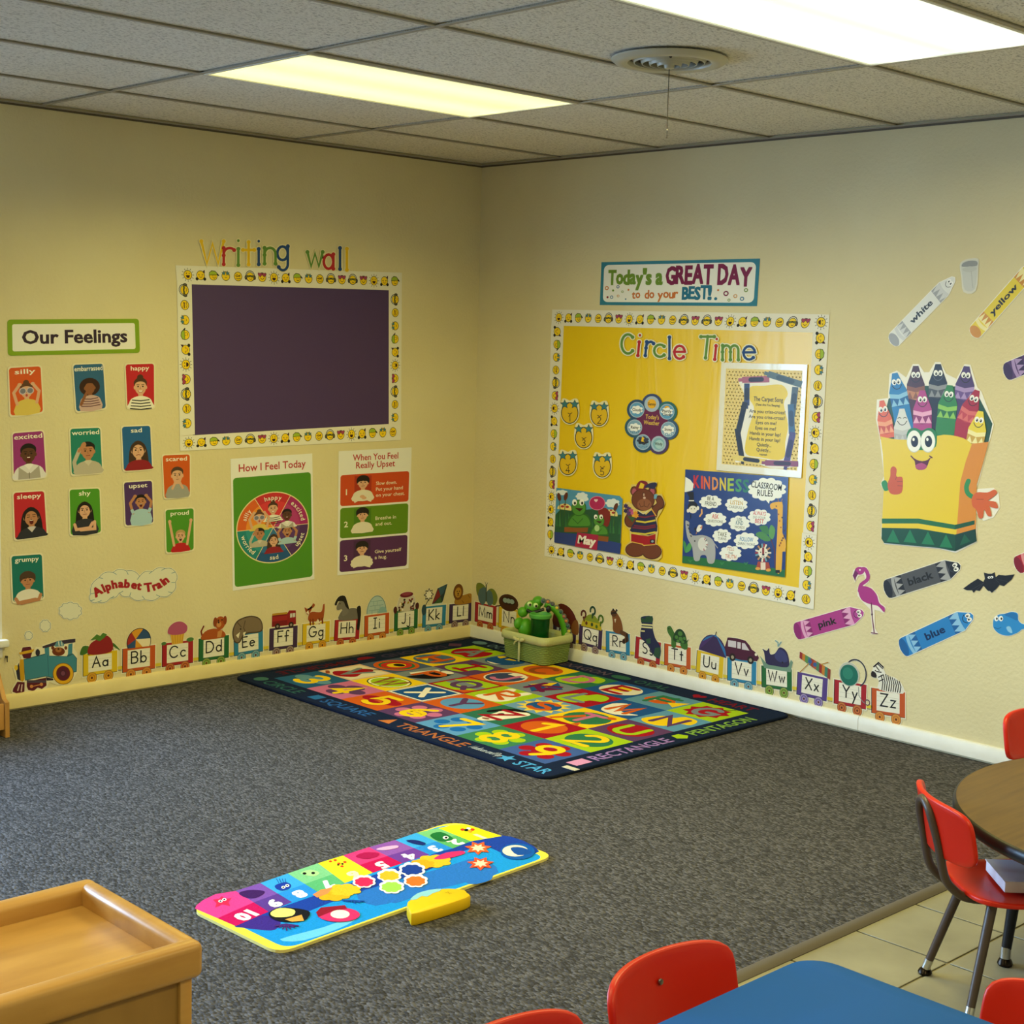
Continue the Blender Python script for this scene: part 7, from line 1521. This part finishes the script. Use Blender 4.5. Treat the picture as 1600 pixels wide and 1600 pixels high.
# ------------------------------------------------------------------ tables
TUBE = mat('#4A3C34', 'plastic'); CHR = mat('#C8C8C8', 'metal'); GLD = mat('#2A2420', 'metal')
EDGE = mat('#12161E', 'plastic')
def table_leg(t, x, y, xt, yt, h, m, loc):
    b = MB().m(m).tube([(xt, yt, h), ((x+xt)/2, (y+yt)/2, h/2), (x, y, .035)], [.019, .016, .0125], 14); o = b.build('leg', t)
    MB().m(CHR).tube([(x, y, .05), (x, y, .02)], .0135, 14).build('leg_collar', o); MB().m(GLD).lathe([(0, 0), (.017, .0), (.02, .005), (.017, .014), (.011, .022), (0, .022)], (x, y, 0), 18).build('foot_glide', o)
TCX, TCY, TR_, TZ = ROUND
t = E('round_table', 'round child table with walnut top and black rubber edge', 'table', (TCX, TCY, 0))
MB().m(WALNUT).lathe([(0, TZ-.004), (TR_-.004, TZ-.004), (TR_-.004, TZ), (0, TZ)], seg=96).build('tabletop', t)
MB().m(EDGE).lathe([(TR_-.02, TZ-.032), (TR_-.002, TZ-.032), (TR_+.003, TZ-.026), (TR_+.004, TZ-.012), (TR_, TZ-.002), (TR_-.004, TZ+.0004), (TR_-.006, TZ-.004)], seg=96).build('edge_band', t)
MB().m(mat('#6A5A44', 'paint')).lathe([(0, TZ-.03), (TR_-.02, TZ-.03), (TR_-.02, TZ-.005), (0, TZ-.005)], seg=64).build('top_core', t)
for k in range(4):
    a = LEGA+PI/2*k; table_leg(t, LEGR*math.cos(a), LEGR*math.sin(a), (LEGR-.03)*math.cos(a), (LEGR-.03)*math.sin(a), TZ-.03, EDGE, None)
b = MB().m(EDGE)
for k in range(4): a = LEGA+PI/2*k; b.box((.0, 0, 0), (.001, .001, .001)); b.tube([((LEGR-.03)*math.cos(a), (LEGR-.03)*math.sin(a), TZ-.045), ((LEGR-.03)*math.cos(a+PI/2), (LEGR-.03)*math.sin(a+PI/2), TZ-.045)], .012, 10)
b.build('apron_rail', t)

bx0, bx1, by0, by1, bz = -4.25, -2.99, -4.95, -4.2, .48
t = E('blue_table', 'rectangular child table with bright blue top and rounded corners', 'table', ((bx0+bx1)/2, (by0+by1)/2, 0)); hx, hy = (bx1-bx0)/2, (by1-by0)/2
BLT = mat('#00529C', 'laminate'); MB().m(BLT).prism(rrect(-hx, -hy, hx, hy, .06, 8), bz-.004, bz, bev=.001).build('tabletop', t)
MB().m(mat('#0D4476', 'plastic')).prism(rrect(-hx+.001, -hy+.001, hx-.001, hy-.001, .059, 8), bz-.03, bz-.004, bev=.002).build('edge_band', t)
for sx in (-1, 1):
    for sy in (-1, 1): table_leg(t, sx*(hx-.09), sy*(hy-.09), sx*(hx-.11), sy*(hy-.11), bz-.03, EDGE, None)

# ------------------------------------------------------------------ red child chairs
RED = mat('#C41C02', 'plastic'); RV = mat('#8E8A86', 'metal')
def make_chair():
    t = E('child_chair', 'x', 'chair', (0, 0, 0), 'red child chairs')
    def shell(fn, nu, nv, th, name, bev=.004):
        b = bmesh.new(); F, K = [], []
        for j in range(nv+1):
            for i in range(nu+1):
                p, n = fn(i/nu, j/nv); F.append(b.verts.new(p+n*th/2)); K.append(b.verts.new(p-n*th/2))
        ix = lambda i, j: j*(nu+1)+i
        for j in range(nv):
            for i in range(nu):
                b.faces.new((F[ix(i, j)], F[ix(i+1, j)], F[ix(i+1, j+1)], F[ix(i, j+1)])); b.faces.new((K[ix(i, j)], K[ix(i, j+1)], K[ix(i+1, j+1)], K[ix(i+1, j)]))
        rim = [ix(i, 0) for i in range(nu)]+[ix(nu, j) for j in range(nv)]+[ix(i, nv) for i in range(nu, 0, -1)]+[ix(0, j) for j in range(nv, 0, -1)]
        for a, c in zip(rim, rim[1:]+rim[:1]): b.faces.new((F[a], K[a], K[c], F[c]))
        bmesh.ops.recalc_face_normals(b, faces=b.faces[:])
        m = MB().m(RED); m._new(b, True); o = m.build(name, t, auto=False)
        bv = o.modifiers.new('round', 'BEVEL'); bv.width = bev; bv.segments = 2; bv.limit_method = 'ANGLE'; bv.angle_limit = math.radians(50)
        return o
    def squir(u, v, p=4.5):            # square grid -> rounded rectangle
        a, c = 2*u-1, 2*v-1; m = max(abs(a), abs(c))
        if m < 1e-6: return 0, 0
        k = m/((abs(a)**p+abs(c)**p)**(1/p)); k = 1+(k-1)*m; return a*k, c*k
    def seat(u, v):
        a, c = squir(u, v, 5); x = .005+a*.148; y = c*.155*(1-.06*(-a)); z = .288-.012*(1-c*c)*(1-a*a*.5)-.014*max(0, a-.6)**2*6+.012*max(0, -a-.5)
        return Vector((x, y, z)), Vector((0, 0, 1))
    shell(seat, 18, 18, .012, 'seat', .003)
    def back(u, v):
        a, c = squir(u, v, 5); y = a*.162; zz_ = .44+c*.07; x = -.198-.03*(c*.5+.5)+.045*(a*a)
        return Vector((x, y, zz_)), Vector((1, -.55*a, .12)).normalized()
    shell(back, 20, 10, .014, 'backrest', .004)
    P = [(.07, .055, .272), (-.06, .055, .268), (-.13, .053, .272), (-.165, .052, .29), (-.192, .052, .325), (-.21, .05, .4), (-.225, .042, .455), (-.232, .028, .485), (-.234, 0, .497)]
    P = [Vector(p) for p in P]; full = P+[Vector((p.x, -p.y, p.z)) for p in P[-2::-1]]
    sm3 = []
    for i in range(len(full)-1):
        p0, p1, p2, p3 = full[max(0, i-1)], full[i], full[i+1], full[min(len(full)-1, i+2)]
        for k in range(4): q = k/4; sm3.append(.5*(2*p1+(p2-p0)*q+(2*p0-5*p1+4*p2-p3)*q*q+(3*p1-p0-3*p2+p3)*q**3))
    sm3.append(full[-1]); MB().m(TUBE).tube(sm3, .0105, 12).build('back_frame', t)
    b = MB().m(TUBE); b.tube([(-.09, .1, .268), (-.09, -.1, .268)], .009, 8).tube([(.09, .1, .268), (.09, -.1, .268)], .009, 8); b.build('seat_frame', t)
    for sx in (-1, 1):
        for sy in (-1, 1):
            fx, fy = sx*.15, sy*.142; b = MB().m(TUBE).tube([(sx*.085, sy*.085, .272), (fx*.97, fy*.97, .03)], [.0125, .0105], 12); o = b.build('leg', t)
            d = Vector((fx-sx*.085, fy-sy*.085, -.27)).normalized(); p = Vector((fx*.97, fy*.97, .03)); MB().m(CHR).tube([p-d*.012, p+d*.014], .0112, 12).build('leg_collar', o); MB().m(GLD).lathe([(0, 0), (.015, 0), (.018, .005), (.015, .012), (.008, .018), (0, .018)], (fx, fy, 0), 16).build('foot_glide', o)
    for x, y, z in ((-.195, 0, .455),): MB().m(RV).lathe([(.006, .004), (.005, .007), (0, .008), (0, .004)], (-.2115, 0, .462), 12, Matrix.Rotation(PI/2-.12, 3, 'Y')).build('rivet', t)
    for x, y in ((-.06, .06), (-.06, -.06), (.06, .06), (.06, -.06)): MB().m(RV).lathe([(.006, 0), (.005, .002), (0, .003)], (x, y, .2845-.004), 12).build('rivet', t)
    return t
ch = make_chair()
for i, (x, y, rz, lab) in enumerate(CHAIRS):
    c = ch if i == 0 else tree_copy(ch); c.location = (x, y, 0); c.rotation_euler = (0, 0, rz); c['label'] = lab
# white folder lying on the seat of the chair at the round table
x, y, rz, _ = CHAIRS[0]
o = MB().m(mat('#D6D8E2', 'paper')).box((-.09, -.075, 0), (.09, .075, .026), .002).box((-.092, -.077, .026), (.092, .077, .028)).build('paper_box', None, (x+.035, y-.03, .291)); o.rotation_euler = (0, 0, -.78); tag(o, 'shallow white paper box lying on the red chair seat', 'box')
